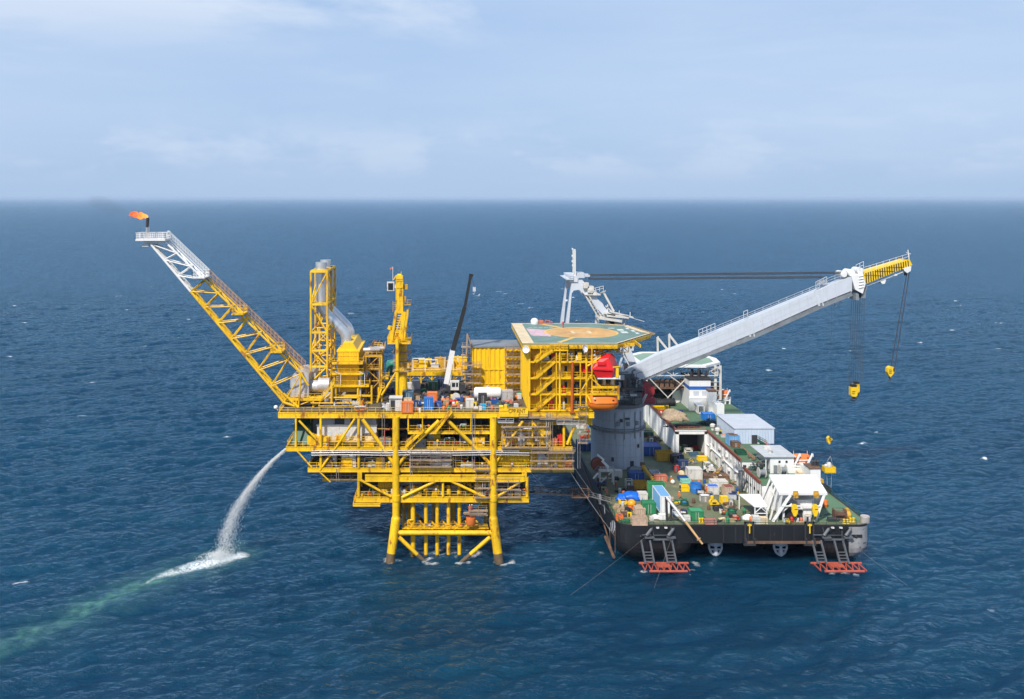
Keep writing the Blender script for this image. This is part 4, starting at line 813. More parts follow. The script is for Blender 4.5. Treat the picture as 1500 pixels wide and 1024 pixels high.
# ================================================================= mobile crane on deck
mc = thing('mobile_crane', 'mobile crane with a black telescopic boom and white base on the top deck', 'mobile crane', (X(664,226),226,T))
yc = 226
def q_(a, b): return P(a, b, yc)
m = MB(); x0, x1 = X(648,yc), X(684,yc); m.box(x0,x1,yc-1.3,yc+1.3,T+.7,T+1.4); m.box(x0+1,x0+4,yc-1.2,yc+1.2,T+1.4,T+2.3); m.box(x1-2.6,x1-.4,yc-1.3,yc+1.3,T+1.4,T+2.6)
for xx in (x0-.4,x1+.2): m.bar((xx,yc-3.2,T+.9),(xx,yc+3.2,T+.9),.35); m.tube((xx,yc-3.2,T+.05),(xx,yc-3.2,T+1),.2); m.tube((xx,yc+3.2,T+.05),(xx,yc+3.2,T+1),.2); m.box(xx-.5,xx+.5,yc-3.7,yc-2.7,T,T+.1)
obj('carrier', m, DK, mc)
for k in range(4):
    for s in (-1.1,1.1): m = MB(); m.lathe((x0+1+k*1.4,yc+s,T+.55),[(.2,-.2),(.55,-.2),(.55,.2),(.2,.2)],14,'y'); obj('wheel', m, RUB, mc, smooth=True)
m = MB(); xa = X(660,yc); m.box(xa,xa+2.0,yc-1.6,yc+.2,T+1.4,T+3.4); m.box(xa-.1,xa+2.1,yc-1.65,yc+.25,T+3.4,T+3.5); cbx = obj('cab', m, WHD, mc)
m = MB(); m.box(xa+.3,xa+1.1,yc-1.66,yc-1.6,T+2.2,T+3.2); m.box(xa+1.3,xa+1.8,yc-1.66,yc-1.6,T+2.2,T+3.2); obj('window', m, WIN, cbx)
m = MB(); p0, p1 = q_(653.5,562), q_(663,513); m.bar(p0+Vector((0,.3,0)),p1,1.2,1.5); m.bar(q_(657,570),q_(660.5,543),.5,.5); obj('boom_base', m, WH, mc)
m = MB(); p2 = q_(672,482); p3 = q_(681,449); p4 = q_(689.3,405); m.bar(p1-(p1-p0).normalized()*.5,p2,1.05,1.15); m.bar(p2,p3,.9,1.0); m.bar(p3,p4,.72,.8); d = (p4-p3).normalized(); m.bar(p4,p4+d*.7,.9,.5); m.lathe(p4+Vector((.35,0,.2)),[(.1,-.3),(.35,-.3),(.35,.3),(.1,.3)],12,'y')
m.bar(p4+Vector((.2,-.5,.3)),(p4.x+.9,yc-.5,p4.z-2.6),.1); m.bar(p4+Vector((.2,.4,.3)),(p4.x+.9,yc+.4,p4.z-2.6),.1); obj('telescopic_boom', m, BLK, mc)
m = MB(); c = Vector((p4.x+.9,yc,p4.z-3.0)); m.box(c.x-.35,c.x+.35,c.y-.5,c.y+.5,c.z-.6,c.z+.4); m.path([(c.x,c.y,c.z-.6),(c.x+.1,c.y,c.z-1.0),(c.x-.1,c.y,c.z-1.3),(c.x-.3,c.y,c.z-1.1)],.1,6); obj('hook_block', m, LG, mc)
# ================================================================= cargo on the platform's top deck
def container_at(lab, mt, px0, px1, py0, py1, depth, zf=T, roofmt=None, name='shipping_container', cat='container', group=None, trim=None, opened=False, doors=True):
    """closed corrugated steel box; pixels of the front face give its size"""
    c = G((px0+px1)/2, py1, zf); k = c.y/F; w = (px1-px0)*k; dep = (py1-CY)/F
    h = max(.8, (py1-py0)*k - depth*dep); x0, x1, y0, y1 = c.x-w/2, c.x+w/2, c.y, c.y+depth
    t = thing(name, lab, cat, (c.x,c.y+depth/2,zf), group); m = MB(); e = min(.12,w*.08); p = max(.3,w/7)
    m.use(0).corr((x0+e,y0+.02,0),(x1-e,y0+.02,0),zf+.1,zf+h-.05,(0,-1,0),.05,p); m.corr((x0+.02,y1,0),(x0+.02,y0,0),zf+.1,zf+h-.05,(-1,0,0),.05,p*1.2); m.corr((x1-.02,y0,0),(x1-.02,y1,0),zf+.1,zf+h-.05,(1,0,0),.05,p*1.2); m.corr((x1,y1-.02,0),(x0,y1-.02,0),zf+.1,zf+h-.05,(0,1,0),.05,p)
    if opened: m.box(x0+.03,x1-.03,y0+.03,y1-.03,zf+.05,zf+.2); m.corr((x1-e,y0+.06,0),(x0+e,y0+.06,0),zf+.1,zf+h-.05,(0,1,0),.02,p); m.corr((x0+.06,y0,0),(x0+.06,y1,0),zf+.1,zf+h-.05,(1,0,0),.02,p); m.corr((x0,y1-.06,0),(x1,y1-.06,0),zf+.1,zf+h-.05,(0,-1,0),.02,p)
    else: m.box(x0+.05,x1-.05,y0+.05,y1-.05,zf+.08,zf+h-.06)
    obj('body', m, mt, t); m = MB()
    for xx in (x0,x1):
        for yy in (y0,y1): m.box(xx-.09,xx+.09,yy-.09,yy+.09,zf,zf+h+.02)
    for z in (zf+.08, zf+h-.06):
        m.box(x0+.09,x1-.09,y0-.08,y0+.06,z-.07,z+.07); m.box(x0+.09,x1-.09,y1-.06,y1+.08,z-.07,z+.07); m.box(x0-.08,x0+.06,y0+.09,y1-.09,z-.07,z+.07); m.box(x1-.06,x1+.08,y0+.09,y1-.09,z-.07,z+.07)
    obj('frame', m, trim or mt, t)
    if roofmt and not opened:
        m = MB(); m.box(x0+.07,x1-.07,y0+.07,y1-.07,zf+h-.05,zf+h+.012); obj('roof', m, roofmt, t)
    if doors and not opened:
        for s in (-1,1):
            m = MB(); m.box(c.x+s*w*.235-w*.2,c.x+s*w*.235+w*.2,y0-.1,y0-.055,zf+.2,zf+h-.2); d = obj('door', m, trim or mt, t)
            m = MB(); m.bar((c.x+s*w*.1,y0-.14,zf+.2),(c.x+s*w*.1,y0-.14,zf+h-.2),.06); obj('lock_rod', m, WHD, d)
    return t, (x0,x1,y0,y1,zf,zf+h)
def cabin_at(lab, mt, px0, px1, py0, py1, depth, zf=T):
    t, (x0,x1,y0,y1,z0,z1) = container_at(lab, mt, px0, px1, py0, py1, depth, zf, name='site_cabin', cat='cabin', doors=False)
    w = x1-x0; m = MB(); m.box(x0+w*.08,x0+w*.44,y0-.09,y0-.056,z0+.1,z1-.4); obj('door', m, DK, t)
    m = MB(); m.box(x0-.2,x1+.2,y0-.3,y1+.1,z1+.03,z1+.14); obj('roof', m, WHD, t); return t
cabin_at('white cabin with a dark open doorway left of the orange box on the top deck', WHD, 571, 588, 580, 603, 2.4)
container_at('orange steel box at the front edge of the top deck beside the white cabin', OC, 588.5, 604.5, 587, 605, 1.6)
container_at('orange crate behind the bright blue box on the top deck', OC, 626, 640, 573, 590, 2)
container_at('bright blue upright box with white door plates near the top deck edge', BLB, 621.5, 634, 581, 601, 1.6)
container_at('small bright blue crate right of the tall blue box on the top deck', BL, 637, 646.5, 587, 597, 1.6)
container_at('slate blue open container behind the orange box on the top deck', STB, 590, 605, 571, 588, 2.5)
container_at('pale low container between the yellow post and the white cabinet on the top deck', CRM, 592, 602.5, 580, 589, 2.0)
container_at('dirty white wide container below the pipe rack deck', WHD, 588, 603, 559.5, 570, 1.6)
container_at('dirty white tall container below the pipe rack, right of the wide one', SLV, 603.5, 615, 556, 570.5, 1.6)
container_at('dark green container in the shade left of the navy one by the mobile crane', TL, 628, 641, 557, 572, 2, trim=GND)
container_at('navy blue container directly left of the mobile crane base', BL, 641.5, 652, 553, 569, 2, trim=BLD)
container_at('black upright cabinet in front of the white tank on the top deck', DK, 701.5, 713, 575, 594, 2.0)
container_at('white cube cabinet left of the black cabinet on the top deck', WHD, 683, 694, 583, 598, 1.8)
container_at('cyan cube tank at the front of the black cabinet', CY_, 703.5, 711.5, 591, 600, 1.2, name='cube_tank', cat='tank')
container_at('dirty white cabinet at the back of the yellow post on the top deck', WHD, 566, 570.5, 590, 603, 1.2)
container_at('navy blue drum rack in front of the cabin row on the top deck', BLD, 607, 612, 586, 598, 1)
tk = thing('horizontal_tank', 'long white horizontal tank in front of the yellow corrugated building', 'tank', (X(715,224),224,T))
q = G(694,587,T); k = q.y/F; xx0 = X(694,q.y); L = 41*k; m = MB(); m.lathe((xx0,q.y+1.2,T+1.6),[(.3,0),(1.1,.15),(1.35,.5),(1.35,L-.5),(1.1,L-.15),(.3,L)],20,'x'); obj('shell', m, WH, tk, smooth=True)
m = MB(); m.box(xx0+.8,xx0+1.1,q.y+.2,q.y+2.2,T,T+.9); m.box(xx0+L-1.1,xx0+L-.8,q.y+.2,q.y+2.2,T,T+.9); obj('saddle', m, WHD, tk)
m = MB(); m.tube((xx0+L*.5,q.y+1.2,T+2.9),(xx0+L*.5,q.y+1.2,T+3.3),.3); obj('manhole', m, WHD, tk)
container_at('light grey clad box at the right end of the white horizontal tank', SLV, 735.5, 751, 570, 588, 2.4)
# clutter: small barrels, pallets and pump units, each its own thing
rr = random.Random(33)
def barrel(lab, q, mt, h=.95, r=.32, group=None):
    m = MB(); m.lathe(q,[(r*.95,0),(r,.03),(r,h*.32),(r*1.05,h*.34),(r,h*.36),(r,h*.65),(r*1.05,h*.67),(r,h*.69),(r,h-.03),(r*.93,h),(r*.9,h-.04),(.05,h-.04)],14); o = obj('barrel', m, mt, loc=q, smooth=True); return tag(o, lab, 'barrel', group)
def pump(lab, q, mt, s=1.0):
    t = thing('pump_unit', lab, 'pump', q); x, y, z = q; m = MB(); m.box(x-1*s,x+1*s,y-.5*s,y+.5*s,z,z+.18); obj('skid', m, DK, t)
    m = MB(); m.lathe((x-.4*s,y,z+.65*s),[(.1,-.55*s),(.38*s,-.5*s),(.38*s,.4*s),(.1,.45*s)],12,'x'); m.box(x+.2*s,x+.85*s,y-.4*s,y+.4*s,z+.18,z+1.1*s); obj('motor', m, mt, t, smooth=True)
    m = MB(); m.path([(x+.5*s,y,z+1.1*s),(x+.5*s,y,z+1.5*s),(x+.9*s,y,z+1.5*s)],.09,6); obj('pipe', m, SP, t); return t
for i, (px, py, mt, lab) in enumerate(((612,594,BL,'navy pump unit right of the navy drum rack on the top deck'),(617,584,DK,'black pump unit behind the tall bright blue box'),(652,590,OC,'orange pump unit right of the small bright blue crate'),(664,592,RD,'red pump unit in front of the mobile crane'),(673,588,BL,'blue pump unit left of the white cube cabinet'),(668,598,SAL,'faded red pump unit near the deck edge below the mobile crane'),(559,578,BLD,'navy pump unit beside the brown pipework'),(572,575,BLD,'dark blue pump unit behind the white cabin'),(737,600,YB,'yellow pump unit behind the name board'),(745,592,SAL,'faded red pump unit in front of the grey clad box'),(757,594,BRN,'rusty pump unit at the foot of the yellow quarters wall'),(622,568,DK,'dark pump unit under the pipe rack deck'),(700,602,WHD,'white pump unit at the deck edge below the cyan tank'),(690,571,BRN,'rusty pump unit at the foot of the brown scaffold'))):
    pump(lab, G(px,py,T), mt, 1.0)
for i, (px, py, mt, lab) in enumerate(((612,603,SAL,'faded red barrel right of the orange box on the deck edge'),(615,604,WHD,'white barrel on the deck edge right of the orange box'),(650,601,OC,'orange barrel at the deck edge right of the blue crate'),(657,600,GN,'green barrel at the deck edge below the mobile crane'),(676,599,WHD,'white barrel left of the white cube cabinet'),(716,597,BL,'blue barrel right of the cyan tank'),(721,600,SAL,'faded red barrel left of the name board'),(756,585,OC,'orange barrel right of the grey clad box'),(662,584,YB,'yellow barrel in front of the mobile crane carrier'))):
    barrel(lab, G(px,py,T), mt)
for k in range(4):   # steel beam stacks and hose heaps on the brown deck
    px, py = ((614,579),(668,581),(680,583),(728,598))[k]; q = G(px,py,T); m = MB()
    for j in range(9): a = rr.uniform(-.25,.25); m.bar((q.x-2.6,q.y+.28*(j%5),q.z+.15+.22*(j//5)),(q.x+2.6,q.y+.28*(j%5)+a,q.z+.15+.22*(j//5)),.2)
    o = obj('pipe_stack', m, [BRN,DK,BRN,SC][k], loc=q); tag(o, ('rusty bar stack behind the orange crate','dark bar stack lying in front of the mobile crane','rusty bar stack right of the mobile crane carrier','grey brown bar stack left of the yellow name board')[k], 'bar stack', 'bar stacks on the top deck')
m = MB(); q = G(668,588,T); m.lathe((q.x,q.y,q.z+1.0),[(.7,-.12),(.95,-.12),(1.0,0),(.95,.12),(.7,.12)],20,'y'); m.bar((q.x,q.y,q.z),(q.x,q.y,q.z+.3),.5); o = obj('hose_reel', m, WHD, loc=q, smooth=True); tag(o, 'pale round hose reel between the blue pump and the mobile crane', 'hose reel')
# ================================================================= CRANE BARGE
DZ, UZ, YS = 8.5, 15.4, 203.5
HX0, HX1 = X(905,203.5), X(1278,203.5)
br = thing('crane_barge', 'black hulled crane barge with a green working deck moored beside the platform', 'barge', (65,265,0))
def rrect(x0, x1, y0, y1, r, n=6, rf=None):
    rf = r if rf is None else rf; o = []
    for cx, cy, a, q in ((x0+r,y0+r,180,r),(x1-r,y0+r,270,r),(x1-rf,y1-rf,0,rf),(x0+rf,y1-rf,90,rf)):
        for k in range(n+1): t = R(a+90*k/n); o.append((cx+q*math.cos(t), cy+q*math.sin(t)))
    return o
YE = 338
m = MB(); pl = rrect(HX0,HX1,YS,YE,3.2,8,10)
m.prism(pl, 4.6, DZ-.05)
def r3(pl, z): return [(u,v,z) for u,v in pl]
m.prism(rrect(HX0+.02,HX1-.02,228,YE-.5,1,6,10), -1.5, 4.6)
def skeg(x0, x1):
    rg = []
    for z, i, j in ((4.6,0.02,.02),(3.4,.15,.12),(2.4,.55,.4),(1.4,1.3,1.0),(.5,2.4,1.9),(-.5,3.6,3.0),(-1.5,5,4.4)): rg.append(r3(rrect(x0+i,x1-i,YS+j,229,3.0-(.0 if i < 2 else .2),8,.3), z))
    m.loft(rg[::-1])
skeg(HX0, X(1012)); skeg(X(1186), HX1)
arc = [(HX1-5.2,YS)]+pl[9:18]+[(HX1,YS+9)]; m.use(1)
def corner(i, j, z, r=3.0):
    c_ = rrect(X(1186)+i,HX1-i,YS+j,229,r,8,.3)[9:18]; c_ = [(HX1-5.2+i*.4,YS+j)]+c_+[(HX1-i,YS+9)]; o_ = []
    for k, (a0,b0) in enumerate(c_): o_.append((a0+(.04 if k > 4 else 0)+.01, b0-(.04 if k < 7 else 0), z))
    return o_
lv = [corner(0,0,DZ-.32,3.2),corner(0,0,4.65,3.2),corner(.15,.12,3.4),corner(.55,.4,2.4),corner(1.3,1.0,1.4)]
for a_, b_ in zip(lv,lv[1:]):
    for k in range(len(a_)-1): m.add([b_[k],b_[k+1],a_[k+1],a_[k]],[(0,1,2,3)])
obj('hull', m, [BK, HGY], br)
m = MB(); m.prism(rrect(HX0+.25,HX1-.25,YS+.25,YE-.5,3.0,8,10), DZ-.045, DZ); obj('main_deck', m, GD, br)
m = MB(); m.box(83.2,HX1-.7,206.5,238,DZ+.001,DZ+.006); obj('clean_deck', m, GDC, br)
m = MB(); a, b = rrect(HX0-.05,HX1+.05,YS-.05,YE+.1,3.2,8,10), rrect(HX0+.24,HX1-.24,YS+.24,YE-.2,3.0,8,10)
n = len(a)
for i in range(n): m.prism([a[i],a[(i+1)%n],b[(i+1)%n],b[i]], DZ-.3, DZ+.10)
obj('edge_rim', m, BLK, br)
m = MB(); e = HX1-.3; m.rail([(HX0+3.4,YS+.3,DZ),(e-3,YS+.3,DZ)],1.05,2.2,.04); m.rail([(e,YS+4,DZ),(e,258,DZ)],1.1,2.2,.045); m.rail([(HX0+.3,YS+3.4,DZ),(HX0+.3,YS+24,DZ)],1.05,2.2,.04); m.rail([(HX0+3.4,YS+.3,DZ),(HX0+1.0,YS+1.1,DZ),(HX0+.3,YS+3.4,DZ)],1.05,1.5,.04); obj('railing', m, GND, br)
m = MB()   # transom details: plate seams, stiffeners, bulwark ledge
for px in (1060,1078,1096,1128,1146,1163,1180): m.box(X(px,YS)-.05,X(px,YS)+.05,YS-.09,YS-.02,4.7,DZ-.35)
obj('plate_seam', m, DK, br)
m = MB(); m.box(X(1092,YS),X(1200,YS),YS-.75,YS-.02,4.75,5.1); m.box(X(1095,YS),X(1192,YS),YS-.9,YS-.75,4.8,5.35); obj('fender_beam', m, BRN, br)
for px in (1097,1185):
    m = MB(); xx = X(px,YS)
    for s in (-.9,.9): m.bar((xx+s,YS-.25,4.9),(xx+s,YS-.25,DZ+.9),.3); m.bar((xx+s,YS-.9,4.4),(xx+s,YS-.9,6.0),.3)
    m.box(xx-1.1,xx+1.1,YS-.4,YS-.05,DZ+.5,DZ+.9); m.box(xx-1.3,xx+1.3,YS-.8,YS-.2,4.3,4.7); m.use(1).box(xx-.12,xx+.12,YS-.52,YS-.42,DZ-1.6,DZ+.5); m.box(xx-.45,xx+.45,YS-.54,YS-.42,DZ+.05,DZ+.35); obj('hinge_post', m, [DK, YB], br)
for px in (950,982,1209,1241):   # fairlead chutes with mooring wires
    m = MB(); xx = X(px,YS); m.tube((xx+.6,YS-.4,DZ-.6),(xx-.6,YS-.7,DZ-2.0),.32,.38,n=10); m.box(xx-.9,xx+1,YS-.9,YS-.05,DZ-2.6,DZ-2.3); m.bar((xx-.8,YS-.5,DZ-2.4),(xx+.8,YS-.3,DZ-.4),.18); obj('fairlead', m, CH, br)
for px in (963,975,1219,1231): m = MB(); xx = X(px,YS); m.box(xx-.3,xx+.3,YS-.45,YS-.06,DZ-.55,DZ-.3); m.lathe((xx,YS-.5,DZ-.55),[(.1,0),(.28,.1),(.28,.25)],10); obj('deck_lamp', m, WH, br)
for px in (940,1255):
    m = MB(); xx = X(px,YS); m.box(xx-1.2,xx+1.2,YS-.06,YS-.02,5.8,6.5); m.ball((xx-.2,YS-.1,6.1),.3,8,6); obj('mooring_port', m, BLK, br)
m = MB(); q = (X(1267,205.5),205.5,DZ); m.lathe(q,[(.95,0),(1.0,1.3),(.85,1.45),(.0,1.45)],16); obj('corner_bollard', m, mat('bleached_steel',(.42,.39,.37),.7,var=.3,rust=.3), br, smooth=True)
# hull marks on the left side
m = MB(); xx = HX0-.06
for y0, z0, y1, z1, w in ((208.6,5.0,210.2,7.2,.5),(211.0,4.6,211.9,6.2,.6),(207.2,6.0,207.9,8.0,.4),(206.6,6.0,207.2,7.0,.4),(206.4,7.0,206.9,8.0,.3),(219.5,5.6,220.8,7.4,.5),(213,3.2,213.7,4.4,.3)): m.bar((xx,y0,z0),(xx,y1,z1),.05,w,up=(0,1,0))
obj('hull_mark', m, LG, br)
m = MB(); m.path([(HX0-.25,YS+6,.8),(HX0-.22,YS+14,2.6),(HX0-.2,YS+30,5.2),(HX0-.15,260,7.6)],.16,6); m.path([(HX0-.12,YS+2.5,1.6),(HX0-.12,YS+2.5,6.5)],.1,6); m.path([(HX0-.12,YS+9,1.0),(HX0-.12,YS+9,5)],.08,6); m.path([(HX0-.3,YS+3,.4),(HX0-.3,YS+14,.9)],.35,8); obj('rubbing_bar', m, BRN, br, smooth=True)
for px in (1047,1142):
    xx = X(px,207); m = MB(); c = (xx,207,0)
    m.lathe(c,[(1.45,4.6),(1.68,4.3),(1.68,3.4),(1.5,3.1),(.5,3.0)],24); m.path([(xx-1.4,206.6,3.2),(xx-1.38,206.5,2.4),(xx-1.0,206.4,1.5),(xx-.3,206.3,.95),(xx+.3,206.3,.95),(xx+1.0,206.4,1.5),(xx+1.38,206.5,2.4),(xx+1.4,206.6,3.2)],.26,8); m.lathe((xx,206.2,0),[(.2,.7),(.5,1.0),(.55,1.7),(.35,2.3),(.3,3.1)],14); m.bar((xx-1.2,206.4,2.2),(xx+1.2,206.4,2.2),.5,.25)
    obj('thruster', m, LG, br, smooth=True)
for x0_, x1_, lab in ((X(938,201),X(1006,201),'red floating fender frame with two ladders under the left stern corner of the barge'),(X(1191,201),X(1261,201),'red floating fender frame with two ladders under the right stern corner of the barge')):
    t = thing('fender_frame', lab, 'fender', ((x0_+x1_)/2,201,0), 'red fender frames at the stern'); m = MB()
    for yy in (197.8,202.2): m.tube((x0_+.3*(202-yy),yy,.75),(x1_-.3*(202-yy)+.6,yy,.75),.26,n=8)
    n = 7
    for k in range(n+1): xx = x0_+.4+(x1_-x0_-.6)*k/n; m.bar((xx,197.8,.85),(xx,202.2,.85),.22); 
    for k in range(n): xx = x0_+.4+(x1_-x0_-.6)*k/n; m.bar((xx,197.9,.88),(xx+(x1_-x0_)/n,202.1,.98),.16)
    m.box(x0_+3.4,x0_+6.4,199.8,201.8,.75,1.0); obj('float_frame', m, RO, t)
    for px in (x0_+1.9,x0_+6.7):
        m = MB(); sgn = 1 if lab.find('right') < 0 else 1
        for s in (-1,1): m.bar((px+s*.95+.2,201.2,1.0),(px+s*.95-.35,203.1,5.4),.34)
        for k in range(4): c = Vector((px+.2,201.2,1.0)).lerp(Vector((px-.35,203.1,5.4)),.1+k*.13); m.bar(c-Vector((.95,0,0)),c+Vector((.95,0,0)),.2)
        obj('ladder', m, CH, t)
    m = MB(); m.bar((x0_+3.2,203.0,5.6),(x0_+7.6,203.0,5.6),.3); m.bar((x0_+3.6,203.2,5.6),(x0_+3.0,203.3,8.2),.12); m.bar((x0_+7.2,203.2,5.6),(x0_+7.2,203.3,8.2),.12); m.bar((x0_+.8,203.0,6.6),(x0_+2.8,203.0,6.6),.2); m.bar((x0_+3.4,203.1,6.5),(x0_+7.4,203.1,6.5),.1); obj('hanger', m, CH, t)
# raised decks
ud = thing('deck_block', 'white raised deck block with a garage opening on the barge, red brown parapet', 'deckhouse', (76,285,DZ))
WX = 73.0
m = MB(); m.box(64.6,90,258.6+8,325,DZ,UZ-.12); m.box(64.6,65.0,258.6,266.6,DZ,UZ-.12); m.box(72.6,90,258.6,266.6,DZ,UZ-.12); m.box(65.0,72.6,258.6,266.6,UZ-1.0,UZ-.12); m.box(64.3,65.2,258.3,259,DZ,UZ-.2); m.box(72.3,73.1,258.3,259,DZ,UZ-.2); m.box(64.3,73.1,258.3,259.0,UZ-.9,UZ+.05)
m.box(WX,84,228,258.5,DZ,UZ-.12); m.box(WX+.4,84,214,228,DZ,13.8)
m.corr((WX+.4,227.8,0),(WX+.4,214.2,0),DZ+.4,13.7,(-1,0,0),.14,1.5)
for k in range(9): yy = 230+k*3.4; m.box(WX-.12,WX,yy-.06,yy+.06,DZ,UZ-.2)
m.box(WX-.3,WX,228,258,DZ+3.3,DZ+3.45)
for k in range(14): m.bar((64.55,262+k*4,DZ),(64.55,262+k*4,UZ-.2),.16)
obj('wall', m, WH, ud)
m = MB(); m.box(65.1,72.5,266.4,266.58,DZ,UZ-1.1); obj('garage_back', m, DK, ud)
m = MB(); m.box(64.4,90.2,258.3,325.2,UZ-.11,UZ); m.box(WX-.2,84.2,228,258.3,UZ-.11,UZ); obj('upper_deck', m, GDU, ud)
m = MB(); m.box(WX+.3,84.1,214,227.9,13.8,13.95); obj('lower_roof', m, GDU, ud)
m = MB(); m.box(64.25,64.7,259,322,UZ-.3,UZ+.6); m.box(WX-.2,WX+.2,229,258.2,UZ-.25,UZ+.5); m.box(WX+.2,WX+.55,216,227.5,13.6,14.4); obj('parapet', m, RB, ud)
m = MB(); m.rail([(WX+3.2,228.5,UZ),(WX+3.2,246,UZ)],1.1,1.6,.05); m.rail([(83.9,228,UZ),(83.9,244,UZ)],1.1,1.6,.05); m.rail([(65,258.7,UZ),(72.6,258.7,UZ)],1.0,1.6,.04); obj('railing', m, SAL, ud)
for k,(yy,zz) in enumerate(((254,11.6),(249,10.8),(243,11.5),(238,10.4),(233,11.8),(246,13.6),(240,13.4))):
    m = MB(); m.box(WX-.45,WX-.02,yy-.7,yy+.7,zz,zz+(.5 if k%2 else 1.3)); m.box(WX-.55,WX-.45,yy-.5,yy+.5,zz+.1,zz+.35); obj('wall_locker', m, [WH,LG,WHD][k%3], ud)
for k in range(5): m = MB(); yy = 232+k*5.1; m.box(WX-.05,WX-.01,yy-.45,yy+.45,DZ+4.2,DZ+4.9); obj('window', m, WIN, ud)
for k in range(4): m = MB(); yy = 217+k*2.7; m.box(WX+.22,WX+.25,yy-.5,yy+.5,11.2,11.9); obj('window', m, WIN, ud)
m = MB(); m.stair((WX-.9,226.6,DZ),(WX-.9,222.6,DZ+4.6),.9,(1,0,0)); m.bar((WX-.5,229,DZ),(WX-.5,229,UZ),.18); m.bar((WX-.5,227,DZ),(WX-.5,227,UZ),.18); m.box(WX-1.6,WX,226.6,229.2,UZ-1.6,UZ-1.45); m.rail([(WX-1.6,229.2,UZ-1.5),(WX-1.6,226.6,UZ-1.5)],1.1,1.2,.05); obj('stair', m, MG, ud)
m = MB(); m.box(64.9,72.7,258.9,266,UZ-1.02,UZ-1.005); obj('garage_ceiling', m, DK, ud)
for px, py in ((1044,630),(1051,636),(1067,648)):
    q = G(px,py,UZ); m = MB(); m.lathe(q,[(.45,0),(.45,.9),(.75,.95),(.75,1.5),(.4,1.8),(0,1.85)],14); o = obj('vent_cowl', m, WHD, loc=q, smooth=True); tag(o, {1044:'farthest white mushroom vent on the red brown parapet',1051:'middle white mushroom vent on the red brown parapet',1067:'nearest white mushroom vent beside the red brown parapet'}[px], 'vent', 'mushroom vents along the parapet')
# light blue block building on the upper deck
bb = thing('accommodation_block', 'pale blue corrugated box building with one dark door on the upper deck', 'building', (82,252,UZ))
y0 = 245; x0, x1 = X(1076,y0), X(1134,y0); zt = Z(628,y0); m = MB(); m.corr((x0,y0,0),(x1,y0,0),UZ,zt,(0,-1,0),.07,.7); m.corr((x0,261,0),(x0,y0,0),UZ,zt,(-1,0,0),.07,.7); m.box(x0+.02,x1,y0+.02,261,UZ,zt-.02); obj('wall', m, WB, bb)
m = MB(); m.box(x0-.2,x1+.2,y0-.2,261.2,zt,zt+.14)
for k in range(1,6): yy = y0+k*2.7; m.box(x0-.2,x1+.2,yy-.05,yy+.05,zt+.14,zt+.18)
obj('roof', m, LG, bb)
m = MB(); m.box(X(1101,y0),X(1109,y0),y0-.14,y0-.08,UZ,UZ+2.3); obj('door', m, DK, bb)
m = MB(); m.stair((X(1121,y0),y0-.9,UZ),(X(1108,y0),y0-.9,UZ+1.3),.8); m.box(X(1101,y0),X(1109,y0),y0-1.4,y0-.15,UZ+1.0,UZ+1.15) if False else None; obj('step', m, GND, bb)
gr_ = thing('grey_deckhouse', 'low white deckhouse with a flat grey roof in front of the pale blue building', 'deckhouse', (81,226,UZ))
y0 = 223.5; x0, x1 = X(1121,y0), X(1163,y0); zt = Z(669,y0); m = MB(); m.box(x0+1.2,x1,y0,233,13.8,zt); m.bar((x0+.2,y0+.2,13.9),(x0+.2,y0+.2,zt),.2); obj('wall', m, WH, gr_)
m = MB(); m.box(x0-.4,x1+.3,y0-.5,233.4,zt,zt+.16); obj('roof', m, mat('grey_roof',(.48,.50,.52),.7,var=.15), gr_)
m = MB(); m.box(x0+1.8,x0+3.4,y0+6,y0+7.2,zt+.16,zt+.7); m.lathe((x0+2.2,y0+3,zt+.16),[(.4,0),(.4,.6),(.6,.65),(.6,.95),(0,1)],12); obj('roof_unit', m, WHD, gr_)
for k in range(2): m = MB(); xx = x0+3.4+k*1.7; m.box(xx-.25,xx+.25,y0-.05,y0-.01,zt-1.5,zt-.95); obj('window', m, WIN, gr_)
m = MB(); m.box(x0+2,x0+2.9,y0-.05,y0-.01,UZ-1.5,UZ+.5); obj('door', m, MG, gr_)
m = MB(); y0w = 217; m.box(X(1187,y0w),X(1202,y0w),y0w,221,DZ,Z(687,y0w)); m.box(X(1187,y0w),X(1196,y0w),221,226,DZ,Z(690,y0w)); m.use(1).box(X(1186,y0w),X(1203,y0w),y0w-.15,221.1,Z(687,y0w),Z(685.6,y0w)); m.use(2)
for k in range(3): m.lathe((X(1190+4*k,219),219,Z(685.6,217)),[(.3,0),(.3,.9),(.45,1),(.2,1.3)],10)
o = obj('funnel_casing', m, [WH, BRN, DK], loc=(X(1194,y0w),219,DZ)); tag(o, 'square white funnel casing with a brown rim at the right of the barge', 'funnel')
# white superstructure with blue band
fs = thing('funnel_house', 'white funnel house with a blue band and dark exhaust pipes near the barge helideck', 'deckhouse', (78,288,UZ))
y0 = 284; x0, x1 = X(1010,y0), X(1041,y0); zt = Z(557,y0); m = MB(); m.box(x0,x1,y0,y0+10,UZ,zt); m.box(x0-.3,x1+.3,y0-.9,y0,UZ,Z(583,y0)); m.box(x0-.2,x1+.2,y0-1,y0,Z(583,y0),Z(582,y0)); obj('wall', m, WH, fs)
m = MB(); m.box(x0-.03,x1+.03,y0-.04,y0+10.02,Z(571,y0),Z(566,y0)); obj('band', m, mat('band_blue',(.02,.12,.42),.45), fs)
m = MB(); m.box(x0-.15,x1+.15,y0-.15,y0+10.1,zt,zt+.5); 
for k in range(5): xx = x0+1+k*1.15; m.tube((xx,y0+2+(k%2)*3,zt+.5),(xx,y0+2+(k%2)*3,zt+2.2+.3*(k%3)),.42,n=10)
obj('exhaust_pipe', m, DK, fs)
for k in range(2): m = MB(); m.box(x0+1.2+k*2.6,x0+2.9+k*2.6,y0-.05,y0-.01,Z(580,y0),Z(573,y0)); obj('window', m, LG, fs)
